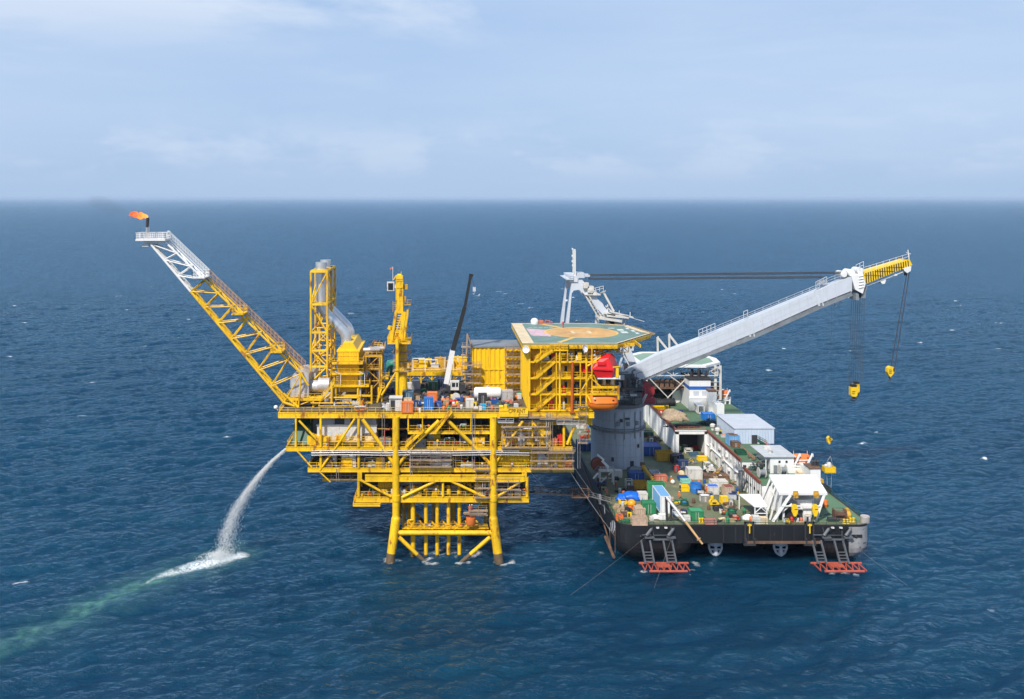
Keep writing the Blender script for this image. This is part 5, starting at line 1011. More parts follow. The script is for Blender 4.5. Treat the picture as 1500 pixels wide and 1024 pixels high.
m = MB(); m.box(X(1038,280),X(1049,280),280,282.5,UZ,Z(574,280)); m.use(1).box(X(1037.5,280),X(1049.5,280),279.9,282.6,Z(574,280),Z(571.5,280)); o = obj('casing_tower', m, [WH, BRN], loc=(X(1043,280),281,UZ)); tag(o, 'slim white casing tower with a brown cap in front of the blue banded house', 'tower')
m = MB(); m.box(X(1050,276),X(1061,276),276,283,UZ-3,Z(593,276)); m.rail([(X(1050,276),276,Z(593,276)),(X(1061,276),276,Z(593,276))],1,1); o = obj('side_house', m, WH, loc=(X(1056,276),279,UZ)); tag(o, 'white side house right of the slim casing tower below the far lifeboat', 'deckhouse')
m = MB(); m.box(X(985,294),X(1012,294),294,297,UZ,Z(572,294)); m.rail([(X(985,294),294,Z(572,294)),(X(1012,294),294,Z(572,294))],1,1.2); o = obj('bulwark_house', m, WH, loc=(X(998,294),295,UZ)); tag(o, 'long low white house below the barge helideck left of the blue banded house', 'deckhouse')
# barge helideck
bh = thing('barge_helideck', 'pale green rounded helideck on white trusses at the far end of the barge', 'helideck', (74,299,UZ))
zc = 28.3; cx_, cy_ = 73.3, 299.5; pl = [(cx_+13.2*math.cos(R(22.5+45*k))*1.02, cy_+13.0*math.sin(R(22.5+45*k))) for k in range(8)]
pl = [(61,288.5),(80.5,287.2),(86.4,293),(87.2,300),(85,308),(79,312),(66,312),(60.5,306)]
m = MB(); m.prism(pl, zc-.5, zc); obj('deck_slab', m, mat('pale_helideck_green',(.22,.33,.24),.7,var=.15,scale=.2), bh)
m = MB(); ring(m, pl, inset(pl,1.5), zc+.01, zc+.05); ring(m, inset(pl,-.5), pl, zc-.55, zc+.12); obj('border', m, WH, bh)
m = MB(); 
pa = [(cx_+5.5*math.cos(R(10*k)), cy_+5.5*math.sin(R(10*k))) for k in range(36)]; pb = [(cx_+4.6*math.cos(R(10*k)), cy_+4.6*math.sin(R(10*k))) for k in range(36)]; ring(m, pb, pa, zc+.01, zc+.04); obj('circle_marking', m, mat('pale_yellow',(.65,.6,.3),.7), bh)
m = MB()
for k in range(6): 
    xx = 62+k*4.6; m.bar((xx,288.3,zc-1.2),(xx,288.3,zc-.5),.5,.3); m.bar((xx,289,zc-.6),(xx,289,UZ+6.5 if k in (0,) else zc-3.4),.28); 
    if k < 5: m.bar((xx,289,zc-3.4),(xx+4.6,289,zc-.7),.2); m.bar((xx+4.6,289,zc-3.4),(xx,289,zc-.7),.2)
m.bar((62,289,zc-3.4),(85,289,zc-3.4),.25)
m.bar((63,289,zc-3.4),(72,291,UZ+.2),.3); m.bar((76,289,zc-3.4),(68,291,UZ+.2),.3); m.bar((70,289,zc-3.4),(79,291,UZ+3),.3)
for xx in (63,84.5): m.bar((xx,290,UZ),(xx,290,zc-.5),.7); m.bar((xx,308,UZ),(xx,308,zc-.5),.6)
obj('support_truss', m, WHD, bh); m = MB(); m.bar((86,289.5,UZ+2),(86,289.5,zc-.4),.5); m.bar((82.2,289.5,UZ+2),(82.2,289.5,zc-.4),.3); m.ladder((84.1,289.5,UZ+2),(84.1,289.5,zc),3.2,(1,0,0),1.3,.15)
obj('ladder_tower', m, WHD, bh)
m = MB(); 
for k in range(7): xx = 66+k*1.6; m.box(xx,xx+1.1,291,292,UZ+5.5,UZ+8)
m.box(64,82,290.5,293,UZ+5.1,UZ+5.4); m.box(64,88,296,306,UZ,UZ+5); obj('under_store', m, BRN, bh)
for k,(px) in enumerate((964,981)):
    q = P(px,533,292); t_ = P(px-1,494+k*-4,292); m = MB(); m.bar(q,t_,.55); m.bar(t_,P(px+14,512-k*3,290),.5); m.bar(t_,(t_.x+.3,t_.y,t_.z-.1),.7); o = obj('boom_rest', m, WHD, loc=q); tag(o, ['left slim white derrick post rising behind the grey crane boom','right slim white derrick post rising behind the grey crane boom'][k], 'post')
# gangway cover lying on the upper deck
sg_ = thing('stored_gangway', 'long white arched gangway lying along the green upper deck', 'gangway', (71.5,272,UZ))
a, b = G(1027,607,UZ), G(996,577,UZ); m = MB(); nn = 16; m.bar(a+Vector((0,0,.25)),b+Vector((0,0,.25)),1.9,.3); up = Vector((0,0,2.0))
for sgn in (-.9,.9):
    o_ = Vector((sgn,0,.3)); m.bar(a+o_+up,b+o_+up,.25); m.bar(a+o_,b+o_,.25)
    for k in range(nn+1): c = a.lerp(b,k/nn)+o_; m.bar(c,c+up,.28)
obj('truss', m, WHD, sg_)
m = MB(); m.bar(a+Vector((0,0,2.45)),b+Vector((0,0,2.45)),2.1,.12); obj('cover', m, LG, sg_)
# ================================================================= HEAVY LIFT CRANE
hc = thing('heavy_lift_crane', 'huge pale grey heavy lift crane on a round pedestal with boom to the right', 'crane', (46.9,252,DZ))
PX, PY = 46.9, 252.0
m = MB(); m.lathe((PX,PY,DZ),[(7.0,0),(7.0,15.4),(7.1,15.45),(7.1,16.0)],56); obj('pedestal', m, PG, hc, smooth=True)
m = MB(); m.lathe((PX,PY,DZ),[(7.35,9.6),(7.5,9.65),(7.5,10.0),(7.35,10.05)],48)
for z in (10.6,): m.lathe((PX,PY,DZ),[(7.55,z),(7.62,z),(7.62,z+.1),(7.55,z+.1)],48)
for k in range(40): t = 2*math.pi*k/40; c = (PX+7.58*math.cos(t),PY+7.58*math.sin(t),DZ+10); m.bar(c,(c[0],c[1],DZ+10.7),.07)
for a in (255,275,300,318): t = R(a); m.bar((PX+7.1*math.cos(t),PY+7.1*math.sin(t),DZ+8),(PX+7.1*math.cos(t),PY+7.1*math.sin(t),DZ+15),.16); 
for a in (262,283,305): t = R(a); m.box(PX+7.2*math.cos(t)-.4,PX+7.2*math.cos(t)+.4,PY+7.2*math.sin(t)-.4,PY+7.2*math.sin(t)+.2,DZ+11.6,DZ+12.6)
m.ladder((PX+6.9*math.cos(R(322)),PY+7.2*math.sin(R(322)),DZ),(PX+6.9*math.cos(R(322)),PY+7.2*math.sin(R(322)),DZ+15))
obj('pedestal_gallery', m, MG, hc)
m = MB()
for a in (228,243,258,273,288,303,318): t = R(a); m.bar((PX+7.02*math.cos(t),PY+7.02*math.sin(t),DZ),(PX+7.02*math.cos(t),PY+7.02*math.sin(t),DZ+15.4),.06)
for z in (3.1,6.4,12.8): m.lathe((PX,PY,DZ),[(7.01,z),(7.04,z+.02),(7.04,z+.08),(7.01,z+.1)],48)
obj('weld_seam', m, mat('seam_grey',(.30,.34,.41),.5,var=.1), hc)
m = MB()
for a, z, w, h in ((250,2.2,.6,1.0),(292,.2,.9,2.0),(268,12.6,.7,.8),(281,13.2,1.2,.5),(310,5.5,.5,.8)): t = R(a); xx, yy = PX+7.1*math.cos(t), PY+7.1*math.sin(t); m.box(xx-w/2,xx+w/2,yy-.25,yy+.2,DZ+z,DZ+z+h)
obj('pedestal_fitting', m, DK, hc)
m = MB(); m.lathe((PX,PY,DZ),[(7.6,16.05),(7.7,16.1),(7.7,16.9),(7.3,17.1)],48); m.box(PX+5,PX+9.6,PY-4,PY+6,DZ+16.4,DZ+16.8); m.rail([(PX+5,PY-4,DZ+16.8),(PX+9.6,PY-4,DZ+16.8),(PX+9.6,PY+6,DZ+16.8)],1.1,1.3,.05); obj('slew_ring', m, CH, hc)
# machinery house
m = MB(); m.box(PX-13,PX+5.5,PY-6.2,PY+6.2,DZ+17.1,DZ+21.5); m.box(PX-12.5,PX+3.5,PY-5.8,PY+5.8,DZ+21.5,DZ+25); m.box(PX-2,PX+2.6,PY-6.5,PY-6.2,DZ+17.5,DZ+20.5); m.box(PX+2.5,PX+6,PY-5,PY-2,DZ+21.5,DZ+23.6)
for k in range(8): m.box(PX-12+k*2.1,PX-11.85+k*2.1,PY-6.3,PY-6.2,DZ+17.2,DZ+21.4)
obj('machinery_house', m, CH, hc)
rh = random.Random(3)
for k in range(46):
    m = MB(); xx = PX+rh.uniform(-6,5); zz = DZ+rh.choice([17.2,17.2,19.5,21.6,21.6,23.5]); w, h, d_ = rh.uniform(.2,.9), rh.uniform(.4,1.8), rh.uniform(.2,1.2); yy = PY-6.25 if zz < DZ+21 else PY-5.85
    c = rh.random()
    if c < .4: m.box(xx-w,xx+w,yy-d_,yy-.02,zz,zz+h)
    elif c < .7: m.path([(xx,yy-.3,zz),(xx,yy-.3,zz+h+1),(xx+w*2,yy-.35,zz+h+1.4),(xx+w*3,yy-.3,zz+h+1.3)],rh.choice([.08,.14,.2]),6)
    else: m.box(xx-1.2,xx+1.2,yy-1.1,yy-.02,zz+1.0,zz+1.08); m.rail([(xx-1.2,yy-1.1,zz+1.05),(xx+1.2,yy-1.1,zz+1.05)],1.0,.8,.045)
    obj('house_fitting', m, rh.choice([MG,DK,DK,LG,CH,BRN,CH]), hc)
m = MB(); m.box(PX+.6,PX+2.0,PY-6.6,PY-6.5,DZ+17.2,DZ+19.3); m.box(PX-.8,PX,PY-6.6,PY-6.5,DZ+18.4,DZ+19.6); m.box(PX+3,PX+4.8,PY-5.06,PY-5,DZ+22,DZ+23.2); obj('house_opening', m, DK, hc)
m = MB(); m.lathe((PX+7.4,PY-1,DZ+20),[(.6,-2.4),(2.0,-2.4),(2.0,-2.1),(1.3,-2.0),(1.3,1.6),(2.0,1.7),(2.0,2.0),(.6,2.0)],20,'y'); m.box(PX+5.6,PX+9.4,PY-3.8,PY+1.8,DZ+16.9,DZ+18.2); m.bar((PX+5.6,PY-3.6,DZ+18.2),(PX+7.4,PY-3.5,DZ+20.2),.3); m.bar((PX+9.2,PY-3.6,DZ+18.2),(PX+7.4,PY-3.5,DZ+20.2),.3); obj('hoist_winch', m, mat('winch_red',(.38,.03,.04),.5,var=.3), hc, smooth=True)
m = MB()
def hp(a, b, yy=247.5): return P(a,b,yy)
m.box(X(904,247),X(920,247),245.2,247.5,Z(583,247),Z(582,247)); m.rail([(X(904,247),245.2,Z(582,247)),(X(920,247),245.2,Z(582,247)),(X(920,247),247.5,Z(582,247))],1.1,1,.06); m.path([hp(916,582),hp(926,582),hp(931,589),hp(934,592)],.3,8); m.bar(hp(938,592),hp(946,577),.25); m.bar(hp(941,592),hp(948,577),.25); m.box(X(922,246),X(932,246),244.8,246,Z(579,246),Z(576,246)); m.box(X(906,246),X(911,246),245,246,Z(582,246),Z(574,246)); m.bar(hp(898,590),hp(903,578),.2)
obj('access_platform', m, LG, hc)
# the upper works visible between quarters and boom
m = MB(); m.prism([(X(893,249),Z(523,249)),(X(899,249),Z(522,249)),(X(908,249),Z(540,249)),(X(905,249),Z(554,249)),(X(901,249),Z(550,249))],247,249,'y'); m.prism([(X(909,251),Z(548,251)),(X(914,251),Z(535,251)),(X(920,251),Z(530,251)),(X(919,251),Z(545,251))],249.5,251,'y')
for a, b in (((904,552),(908,533)),((907,552),(911,533)),((908,533),(916,508)),((913,520),(922,535)),((917,508),(925,528)),((903,541),(912,545)),((920,527),(930,552)),((896,555),(912,556))): m.bar(hp(*a,248.5),hp(*b,248.5),.45)
m.box(X(902,248),X(909,248),247,250,Z(515,248),Z(508,248)); m.box(X(920,250),X(926,250),248,251,Z(512,250),Z(505,250)); m.box(X(918,251),X(930,251),249,254,Z(545,251),Z(528,251)); obj('boom_foot', m, CG, hc)
m = MB(); m.lathe((X(905,246.5),246.9,Z(510.5,247)),[(.05,-.1),(.7,-.08),(.75,0),(.5,.1)],14,'y'); obj('sheave', m, DK, hc, smooth=True)
m = MB(); m.lathe((X(922.5,247.5),247.9,Z(507,248)),[(.05,-.1),(.7,-.08),(.75,0),(.5,.1)],14,'y'); obj('sheave', m, DK, hc, smooth=True); m = MB(); m.box(X(914,249.4),X(919,249.4),249.2,249.45,Z(546,249.4),Z(532,249.4)); obj('foot_plate', m, DK, hc)
# boom
BYc = 246.5
U = [(903,553),(928,535),(964,517),(1025,494.5),(1198,423.5),(1216,414.5),(1248,403)]
D = [(903,559.5),(942,555),(1000,530.5),(1043,514),(1108,488),(1201,446),(1253,425)]
def lerp_poly(pts, px):
    for (a, b), (c, d) in zip(pts, pts[1:]):
        if a <= px <= c: return b+(d-b)*(px-a)/(c-a)
    return pts[-1][1]
m = MB(); st = [903,915,928,942,964,985,1010,1043,1080,1108,1150,1198,1216,1248]
rg = []
for px in st:
    t = (px-903)/345; w = 1.6+min(1,t*5)*1.2
    zu, zd = Z(lerp_poly(U,px)+2.2*min(1,t*8),BYc), Z(lerp_poly(D,px),BYc); xx = X(px,BYc)
    rg.append([(xx,BYc,zd),(xx,BYc+w,zd),(xx,BYc+w,zu),(xx,BYc,zu)])
m.loft(rg)
for px in (1095,1196):
    t = (px-903)/345; zu, zd = Z(lerp_poly(U,px),BYc), Z(lerp_poly(D,px),BYc); m.bar((X(px-2,BYc),BYc-.08,zu),(X(px+4,BYc),BYc-.08,zd),.5,.12,up=(0,1,0)); m.bar((X(px+4,BYc),BYc-.08,zu),(X(px+10,BYc),BYc-.08,zd),.3,.12,up=(0,1,0))
bm = obj('boom', m, CG, hc)
m = MB()
for k in range(21):
    px = 955+k*13.4; zu, zd = Z(lerp_poly(U,px)+3,BYc), Z(lerp_poly(D,px)-.5,BYc); m.bar((X(px,BYc),BYc-.02,zu),(X(px+2.6,BYc),BYc-.02,zd),.09,.05,up=(0,1,0))
for e in (.33,.7):
    pp = [(X(px,BYc),BYc-.02,Z(lerp_poly(U,px)*(1-e)+lerp_poly(D,px)*e,BYc)) for px in (945,985,1025,1090,1150,1200)]
    for a, b in zip(pp,pp[1:]): m.bar(a,b,.05,.07,up=(0,1,0))
obj('plate_seam', m, LG, bm)
m = MB()
for i in range(len(st)-1):
    if st[i] < 942: continue
    a, b = st[i], st[i+1]; pa, pb = Vector((X(a,BYc),BYc+.35,Z(lerp_poly(D,a),BYc)-.5)), Vector((X(b,BYc),BYc+.35,Z(lerp_poly(D,b),BYc)-.5)); k = .3+.7*min(1,(a-942)/140); m.bar(pa,pb,.7,1.35*k)
obj('shaded_flange', m, MG, bm)  # darker grey flange, the shade under the boom put into its colour
m = MB(); pts = [(X(px,BYc),BYc+.4,Z(lerp_poly(U,px),BYc)) for px in (1025,1060,1095,1130,1165,1198)]; m.rail(pts,1.1,2.2,.05); m.rail([(X(px,BYc),BYc+.4,Z(lerp_poly(U,px),BYc)) for px in (1198,1216,1232)],1.4,1.8,.05)
for a, b in ((1024,1048),(1090,1096),(1196,1212)): m.rail([(X(a,BYc),BYc+.4,Z(lerp_poly(U,a),BYc)+.1),(X(b,BYc),BYc+.4,Z(lerp_poly(U,b),BYc)+.1)],1.9,1.2,.08)
obj('boom_walkway', m, LG, bm); m = MB(); m.box(X(1203,BYc),X(1212,BYc),BYc+.5,BYc+2.5,Z(417,BYc),Z(412,BYc)); m.bar(P(1217,444,BYc+1),P(1232,437,BYc+1),.9,.5); m.bar(P(1222,443,BYc+1),P(1224,449,BYc+1),.35); m.bar(P(1229,440,BYc+1),P(1233,443,BYc+1),.3)
obj('boom_fitting', m, LG, bm)
hb = MB(); hb.prism([(X(1246,BYc),Z(404,BYc)),(X(1263,BYc),Z(400,BYc)),(X(1267,BYc),Z(416,BYc)),(X(1263,BYc),Z(430,BYc)),(X(1257,BYc),Z(427,BYc)),(X(1252,BYc),Z(424,BYc))],BYc-.35,BYc+6,'y')
for k in range(5): hb.bar(P(1258,405+4.2*k,BYc-.4),P(1265,403.5+4.2*k,BYc-.4),.35,.1)
for a, b, r in ((1237,402,.75),(1248,400,.85),(1261,397,.8)): hb.lathe((X(a,BYc),BYc+.2,Z(b,BYc)),[(.1,-.15),(r,-.1),(r+.1,0),(r+.1,3.8),(r,4),(.1,4)],16,'y')
hb.rail([P(1254,398,BYc-.2),P(1265,393,BYc-.2)],1.8,.9,.05)
obj('boom_head', hb, WH, bm, smooth=True)
m = MB(); JY0, JY1 = BYc+.3, BYc+5.2
ja, jb, jc, jd = P(1264,401,BYc), P(1333,380.5,BYc), P(1337,388.5,BYc), P(1268,416.5,BYc)
m.prism([(v.x,v.z) for v in (jd,jc,jb,ja)],JY0,JY1,'y')
m.prism([(v.x,v.z) for v in (jb+Vector((.02,0,0)),jc+Vector((.02,0,0)),jc+Vector((-.4,0,-.1)),jb+Vector((-.6,0,.1)))],JY0-.1,JY1+.1,'y')
jib = obj('jib', m, YB, bm)
m = MB()
for k in range(19):
    t = .03+k*.0495
    lo, up = jd.lerp(jc,t), ja.lerp(jb,min(1,t+.045)); e = lo.lerp(up,.03); f_ = lo.lerp(up,.97)
    m.bar((e.x,JY0-.02,e.z),(f_.x,JY0-.02,f_.z),.04,.26,up=(1,0,-.3))
obj('warning_stripe', m, BLK, jib)
m = MB()
for t0_, t1_ in ((.02,.38),(.27,.62),(.52,.85)): a_ = jd.lerp(ja,.85-.0).lerp(jc.lerp(jb,.85),t0_); b_ = jd.lerp(ja,.15).lerp(jc.lerp(jb,.15),t1_); m.bar((a_.x,JY0-.06,a_.z),(b_.x,JY0-.06,b_.z),.05,.16,up=(0,1,0))
obj('cable', m, BRN, jib)
m = MB(); m.rail([ja+Vector((.4,.5,.1)),jb+Vector((0,.5,.1))],1.5,1.8,.045); m.bar(jb+Vector((0,.5,0)),jb+Vector((-.3,.5,2.6)),.16); m.bar(jb+Vector((-.8,.5,1.9)),jb+Vector((.5,.5,1.5)),.12)
m.prism([(X(1323,BYc),Z(393,BYc)),(X(1335,BYc),Z(390,BYc)),(X(1334,BYc),Z(397,BYc)),(X(1329,BYc),Z(400,BYc)),(X(1325,BYc),Z(397,BYc))],BYc,BYc+2,'y'); m.prism([(X(1292,BYc),Z(413,BYc)),(X(1301,BYc),Z(409,BYc)),(X(1299,BYc),Z(416,BYc)),(X(1295,BYc),Z(416.5,BYc))],BYc+1,BYc+2.4,'y'); m.bar(P(1309,403,BYc+1),P(1313,402,BYc+1),.9,.4); m.bar(P(1268,419,BYc+1),P(1330,395,BYc+1),.25,.3)
obj('jib_fitting', m, WH, jib)
# A-frame
m = MB(); AY = 247.0
def ap(a, b, yy=AY): return P(a,b,yy)
for yy in (AY, 257):
    m.prism([(ap(837.5,413).x,ap(0,413).z),(ap(852,409).x,ap(0,409).z),(ap(909,478).x,ap(0,478).z),(ap(932,530).x,ap(0,530).z),(ap(921,530).x,ap(0,530).z),(ap(898,478).x,ap(0,478).z),(ap(853,428).x,ap(0,428).z),(ap(848,424.5).x,ap(0,424.5).z),(ap(840.5,425.5).x,ap(0,425.5).z),(ap(837.5,430).x,ap(0,430).z),(ap(833.2,478).x,ap(0,478).z),(ap(826,556).x,ap(0,556).z),(ap(821,556).x,ap(0,556).z),(ap(828.5,476).x,ap(0,476).z)],yy,yy+1.2,'y')
m.box(X(834,AY),X(846,AY),AY-.3,258.5,Z(413,AY),Z(404,AY)); m.box(X(828.5,AY),X(839,AY),AY-.8,258.5,Z(409.5,AY),Z(408.5,AY)); m.bar(ap(875,458,250),ap(870,560,250),1.0); m.bar(ap(830,440,AY+.6),ap(830,440,257),.0001+.5)
obj('a_frame', m, CG, hc)
m = MB(); m.rail([(X(828.5,AY),AY-.7,Z(408.5,AY)),(X(839,AY),AY-.7,Z(408.5,AY))],1.3,.8,.06); m.box(X(845,AY),X(856,AY),AY-.4,252,Z(407,AY),Z(400,AY)); m.box(X(855,AY),X(864,AY),AY-.2,251,Z(405.5,AY),Z(402.5,AY)); m.bar(ap(846,400,AY-.2),ap(855,399.5,AY-.2),.3)
obj('top_gallery', m, LG, hc)
m = MB()
for a, b, w, h in ((858,418,8,8),(865,424,9,9),(871,430,5,6)): q = ap(a,b,AY-.3); k = .181; m.box(q.x-w*k/2,q.x+w*k/2,AY-.9,251,q.z-h*k/2,q.z+h*k/2)
m.box(X(856,AY),X(879,AY),AY-1,251,Z(432,AY),Z(431,AY)); m.rail([(X(860,AY),AY-.9,Z(431,AY)),(X(883,AY),AY-.9,Z(425,AY))],1.2,1,.06)
m.lathe((ap(865,424).x,AY-.9,ap(865,424).z),[(.1,-.15),(.55,-.1),(.6,.2)],14,'y')
for o_ in (0,5): m.bar(ap(857+o_,432,AY-.6),ap(877+o_,466,AY-.6),.3); 
m.ladder(ap(863,436,AY-.8),ap(880,466,AY-.8),.7,(1,0,.3),.8,.1)
m.bar(ap(884,428,AY),ap(899,456,AY),.5); m.bar(ap(879,430,250),ap(884,427,AY),.3); m.bar(ap(883,428,AY-.4),ap(887,426,AY-.4),.2)
m.prism([(ap(879,440).x,ap(0,440).z),(ap(884,446).x,ap(0,446).z),(ap(889,460).x,ap(0,460).z),(ap(881,461).x,ap(0,461).z),(ap(876,450).x,ap(0,450).z)],AY+.5,AY+2.4,'y')
m.bar(ap(890,446,AY),ap(890,460,AY),.3); m.bar(ap(887,448,AY),ap(896,456,AY),.3)
for a, b, c_, d_, w in ((876,465,910,470,1.2),(888,461,920,464,1.4),(884,458,900,461,.8),(893,456,927,465,.5)): m.bar(ap(a,b,AY-.2),ap(c_,d_,AY-.2),2.2,w*.55)
m.box(X(888,AY),X(900,AY),AY,AY+2.5,Z(478,AY),Z(469,AY)); m.bar(ap(916,467,AY),ap(906,478,AY),.25); m.bar(ap(917,468,AY),ap(913,478,AY),.2); m.bar(ap(923,464,AY),ap(923,457,AY),.16); m.bar(ap(907,464,AY),ap(907,455,AY),.14); m.bar(ap(926,466,AY),ap(944,471,AY),.1)
m.rail([ap(880,466,AY-.5),ap(912,471,AY-.5)],1.0,1,.05)
obj('frame_machinery', m, WHD, hc)
m = MB(); m.truss([[(X(841.5,AY)-.3,AY+.2,z),(X(841.5,AY)+.3,AY+.2,z),(X(841.5,AY)+.3,AY+.8,z),(X(841.5,AY)-.3,AY+.8,z)] for z in [Z(404-3.8*k,AY) for k in range(11)]],.09,.06); m.bar(ap(841.5,404,AY+.5),ap(841.5,365,AY+.5),.35)
for py, w in ((366,2.6),(370,1.6),(376,3),(384,3),(390,2.4)): m.bar(ap(841.5-w,py,AY+.4),ap(841.5+w*.7,py,AY+.4),.18); m.box(ap(841.5-w,py).x-.15,ap(841.5-w,py).x+.15,AY+.2,AY+.6,ap(0,py).z,ap(0,py).z+.45)
obj('mast', m, WH, hc)
m = MB()
for j in range(4):
    for (a, b, z0_, z1_) in ((862,1240,403.0,399.2),(862,1206,408.2,406.0)):
        p, q = ap(a,z0_,AY+.2+j*1.0), ap(b,z1_,BYc+.6+j*.9); 
        for dz in (-.16,.16): m.tube(p+Vector((0,0,dz)),q+Vector((0,0,dz)),.13,n=5,caps=False)
obj('pendant_rope', m, RP, hc)
m = MB()
for k in range(10):
    xa = X(1256.5+12*(k%5)/4,BYc); xb = X(1251+13.5*(k%5)/4,BYc); yy = BYc+.8+(k//5)*2.6; m.tube((xa,yy,Z(428,BYc)),(xb,yy,Z(566,BYc)),.052,n=5,caps=False)
hr = obj('hoist_rope', m, RP, hc)
m = MB(); xx = X(1260,BYc); m.box(X(1254.5,BYc),X(1259,BYc),BYc+.3,BYc+4.2,Z(440,BYc),Z(429,BYc)); m.box(X(1263,BYc),X(1269,BYc),BYc+.3,BYc+4.2,Z(437,BYc),Z(425,BYc)); m.prism([(X(1264,BYc),Z(424,BYc)),(X(1272,BYc),Z(421,BYc)),(X(1269,BYc),Z(430,BYc)),(X(1265,BYc),Z(433,BYc))],BYc+.5,BYc+3.5,'y'); obj('upper_sheave_block', m, MG, hc)
m = MB(); 
for s in (0,1): m.tube(P(1328.5+3.5*s,398,BYc+1),P(1304.5+5.5*s,541,BYc+1),.10,n=5,caps=False); m.tube(P(1328.8+3.5*s,398,BYc+1.6),P(1304.8+5.5*s,541,BYc+1.6),.07,n=5,caps=False)
m.box(X(1328,BYc),X(1331,BYc),BYc+.8,BYc+1.4,Z(404,BYc),Z(400,BYc)); obj('auxiliary_rope', m, RP, hc)
m = MB()
for px, y0_, y1_ in ((1218,441,640),(1214.5,450,570)): m.tube(P(px,y0_,BYc+1),P(px,y1_,BYc+1),.03,n=4,caps=False)
m.tube(P(1205,447,BYc+1),P(960,556,BYc+.5),.05,n=4,caps=False); obj('tag_line', m, RP, hc)
# hook blocks
t = thing('main_hook_block', 'twin yellow main hook block hanging from the boom head on many ropes', 'hook block', P(1257,578,BYc+1.5)); 
for a0, a1, c0, c1, dy in ((1248.5,1258,567,582,0),(1258.6,1266.5,565,579,2.2)):
    yy = BYc+.7+dy; m = MB(); m.prism([(X(a0,BYc),Z(c1-2,BYc)),(X(a0+2,BYc),Z(c1,BYc)),(X(a1-2,BYc),Z(c1,BYc)),(X(a1,BYc),Z(c1-2,BYc)),(X(a1,BYc),Z(c0+1,BYc)),(X(a0,BYc),Z(c0+1,BYc))],yy,yy+1.4,'y'); ck = obj('cheek_plate', m, YB, t)
    m = MB(); 
    for k in range(4): xx = X(a0,BYc)+.3+k*(X(a1,BYc)-X(a0,BYc)-.6)/3; m.box(xx-.14,xx+.14,yy+.1,yy+1.3,Z(c0+2,BYc),Z(c0-2.5,BYc))
    m.box(X(a0+1.5,BYc),X(a1-3.5,BYc),yy-.03,yy,Z(c0+8.2,BYc),Z(c0+7,BYc)); m.box(X(a0+1.5,BYc),X(a1-4.5,BYc),yy-.03,yy,Z(c0+11,BYc),Z(c0+10,BYc)); obj('sheave', m, BLK, ck)
    m = MB(); xx = X((a0+a1)/2,BYc); m.tube((xx,yy+.7,Z(c1,BYc)),(xx,yy+.7,Z(c1+2,BYc)),.35); m.path([(xx,yy+.7,Z(c1+1.5,BYc)),(xx+.7,yy+.7,Z(c1+3.5,BYc)),(xx+.3,yy+.7,Z(c1+5.2,BYc)),(xx-.6,yy+.7,Z(c1+4.6,BYc)),(xx-.75,yy+.7,Z(c1+3.4,BYc))],[.26,.3,.32,.26,.12],8); obj('hook', m, DK, t, smooth=True)
t = thing('auxiliary_hook_block', 'small yellow teardrop hook block hanging from the jib tip', 'hook block', P(1307,547,BYc+1.3)); m = MB(); yy = BYc+.6
m.prism([(X(1302,BYc),Z(546,BYc)),(X(1302.5,BYc),Z(540,BYc)),(X(1306,BYc),Z(537.5,BYc)),(X(1311,BYc),Z(538.5,BYc)),(X(1313,BYc),Z(543,BYc)),(X(1310,BYc),Z(549,BYc)),(X(1306,BYc),Z(553,BYc)),(X(1304,BYc),Z(551,BYc))],yy,yy+1.4,'y'); ck = obj('cheek_plate', m, YB, t)
m = MB(); 
for k in range(3): m.box(X(1304,BYc),X(1308,BYc),yy-.03,yy,Z(543.2+k*2.3,BYc),Z(542.2+k*2.3,BYc))
m.box(X(1310,BYc),X(1312.3,BYc),yy-.05,yy+1.45,Z(545,BYc),Z(540,BYc)); obj('marking', m, BLK, ck)
m = MB(); xx = X(1306,BYc); m.path([(xx,yy+.7,Z(552,BYc)),(xx,yy+.7,Z(555,BYc)),(xx+.5,yy+.7,Z(557,BYc)),(xx,yy+.7,Z(558.6,BYc)),(xx-.5,yy+.7,Z(557.4,BYc))],[.2,.2,.2,.2,.08],8); obj('hook', m, DK, t, smooth=True)
t = thing('whip_hook_block', 'small diamond shaped yellow and black block on a thin line above the basket', 'hook block', P(1217,646,BYc+1)); m = MB(); m.prism([(X(1213,BYc),Z(643,BYc)),(X(1216,BYc),Z(640,BYc)),(X(1221,BYc),Z(644,BYc)),(X(1217,BYc),Z(652,BYc)),(X(1214,BYc),Z(649,BYc))],BYc+.6,BYc+1.4,'y'); ck = obj('body', m, YB, t)
m = MB()
for k in range(3): m.bar(P(1213.8+k*1.0,643.2+k*2.2,BYc+.58),P(1216.8+k*1.0,640.6+k*2.4,BYc+.58),.05,.22,up=(1,0,0))
m.tube(P(1217,652,BYc+1),P(1216.5,682,BYc+1),.03,n=4); obj('stripe', m, BLK, ck)
t = thing('personnel_basket', 'yellow personnel basket hanging in the air right of the barge deckhouse', 'basket', P(1216,693,BYc+1)); xa, xb, za, zb = X(1208.5,BYc), X(1224,BYc), Z(693,BYc), Z(684.5,BYc)
m = MB(); m.box(xa+.3,xb-.2,BYc,BYc+2.2,za,za+.15); 
for sx in (xa,xb-.12): m.box(sx,sx+.12,BYc,BYc+2.2,za+.1,zb)
for sy in (BYc,BYc+2.1): m.box(xa,xb,sy,sy+.1,za+.1,zb)
for k in range(6): xx = xa+(xb-xa)*k/5; m.box(xx-.07,xx+.07,BYc-.08,BYc,za,zb+.1)
obj('tub', m, YB, t); m = MB(); m.lathe((X(1217,BYc),BYc+1.1,zb-.3),[(.6,0),(.65,.9),(.4,1.3),(0,1.35)],12); m.ball((X(1212,BYc),BYc+1,zb+.1),.5,8,6); obj('load', m, WHD, t, smooth=True)
m = MB()
for a in (1209.5,1222.5): m.tube((X(a,BYc),BYc+1,zb),P(1216.5,668,BYc+1),.03,n=4)
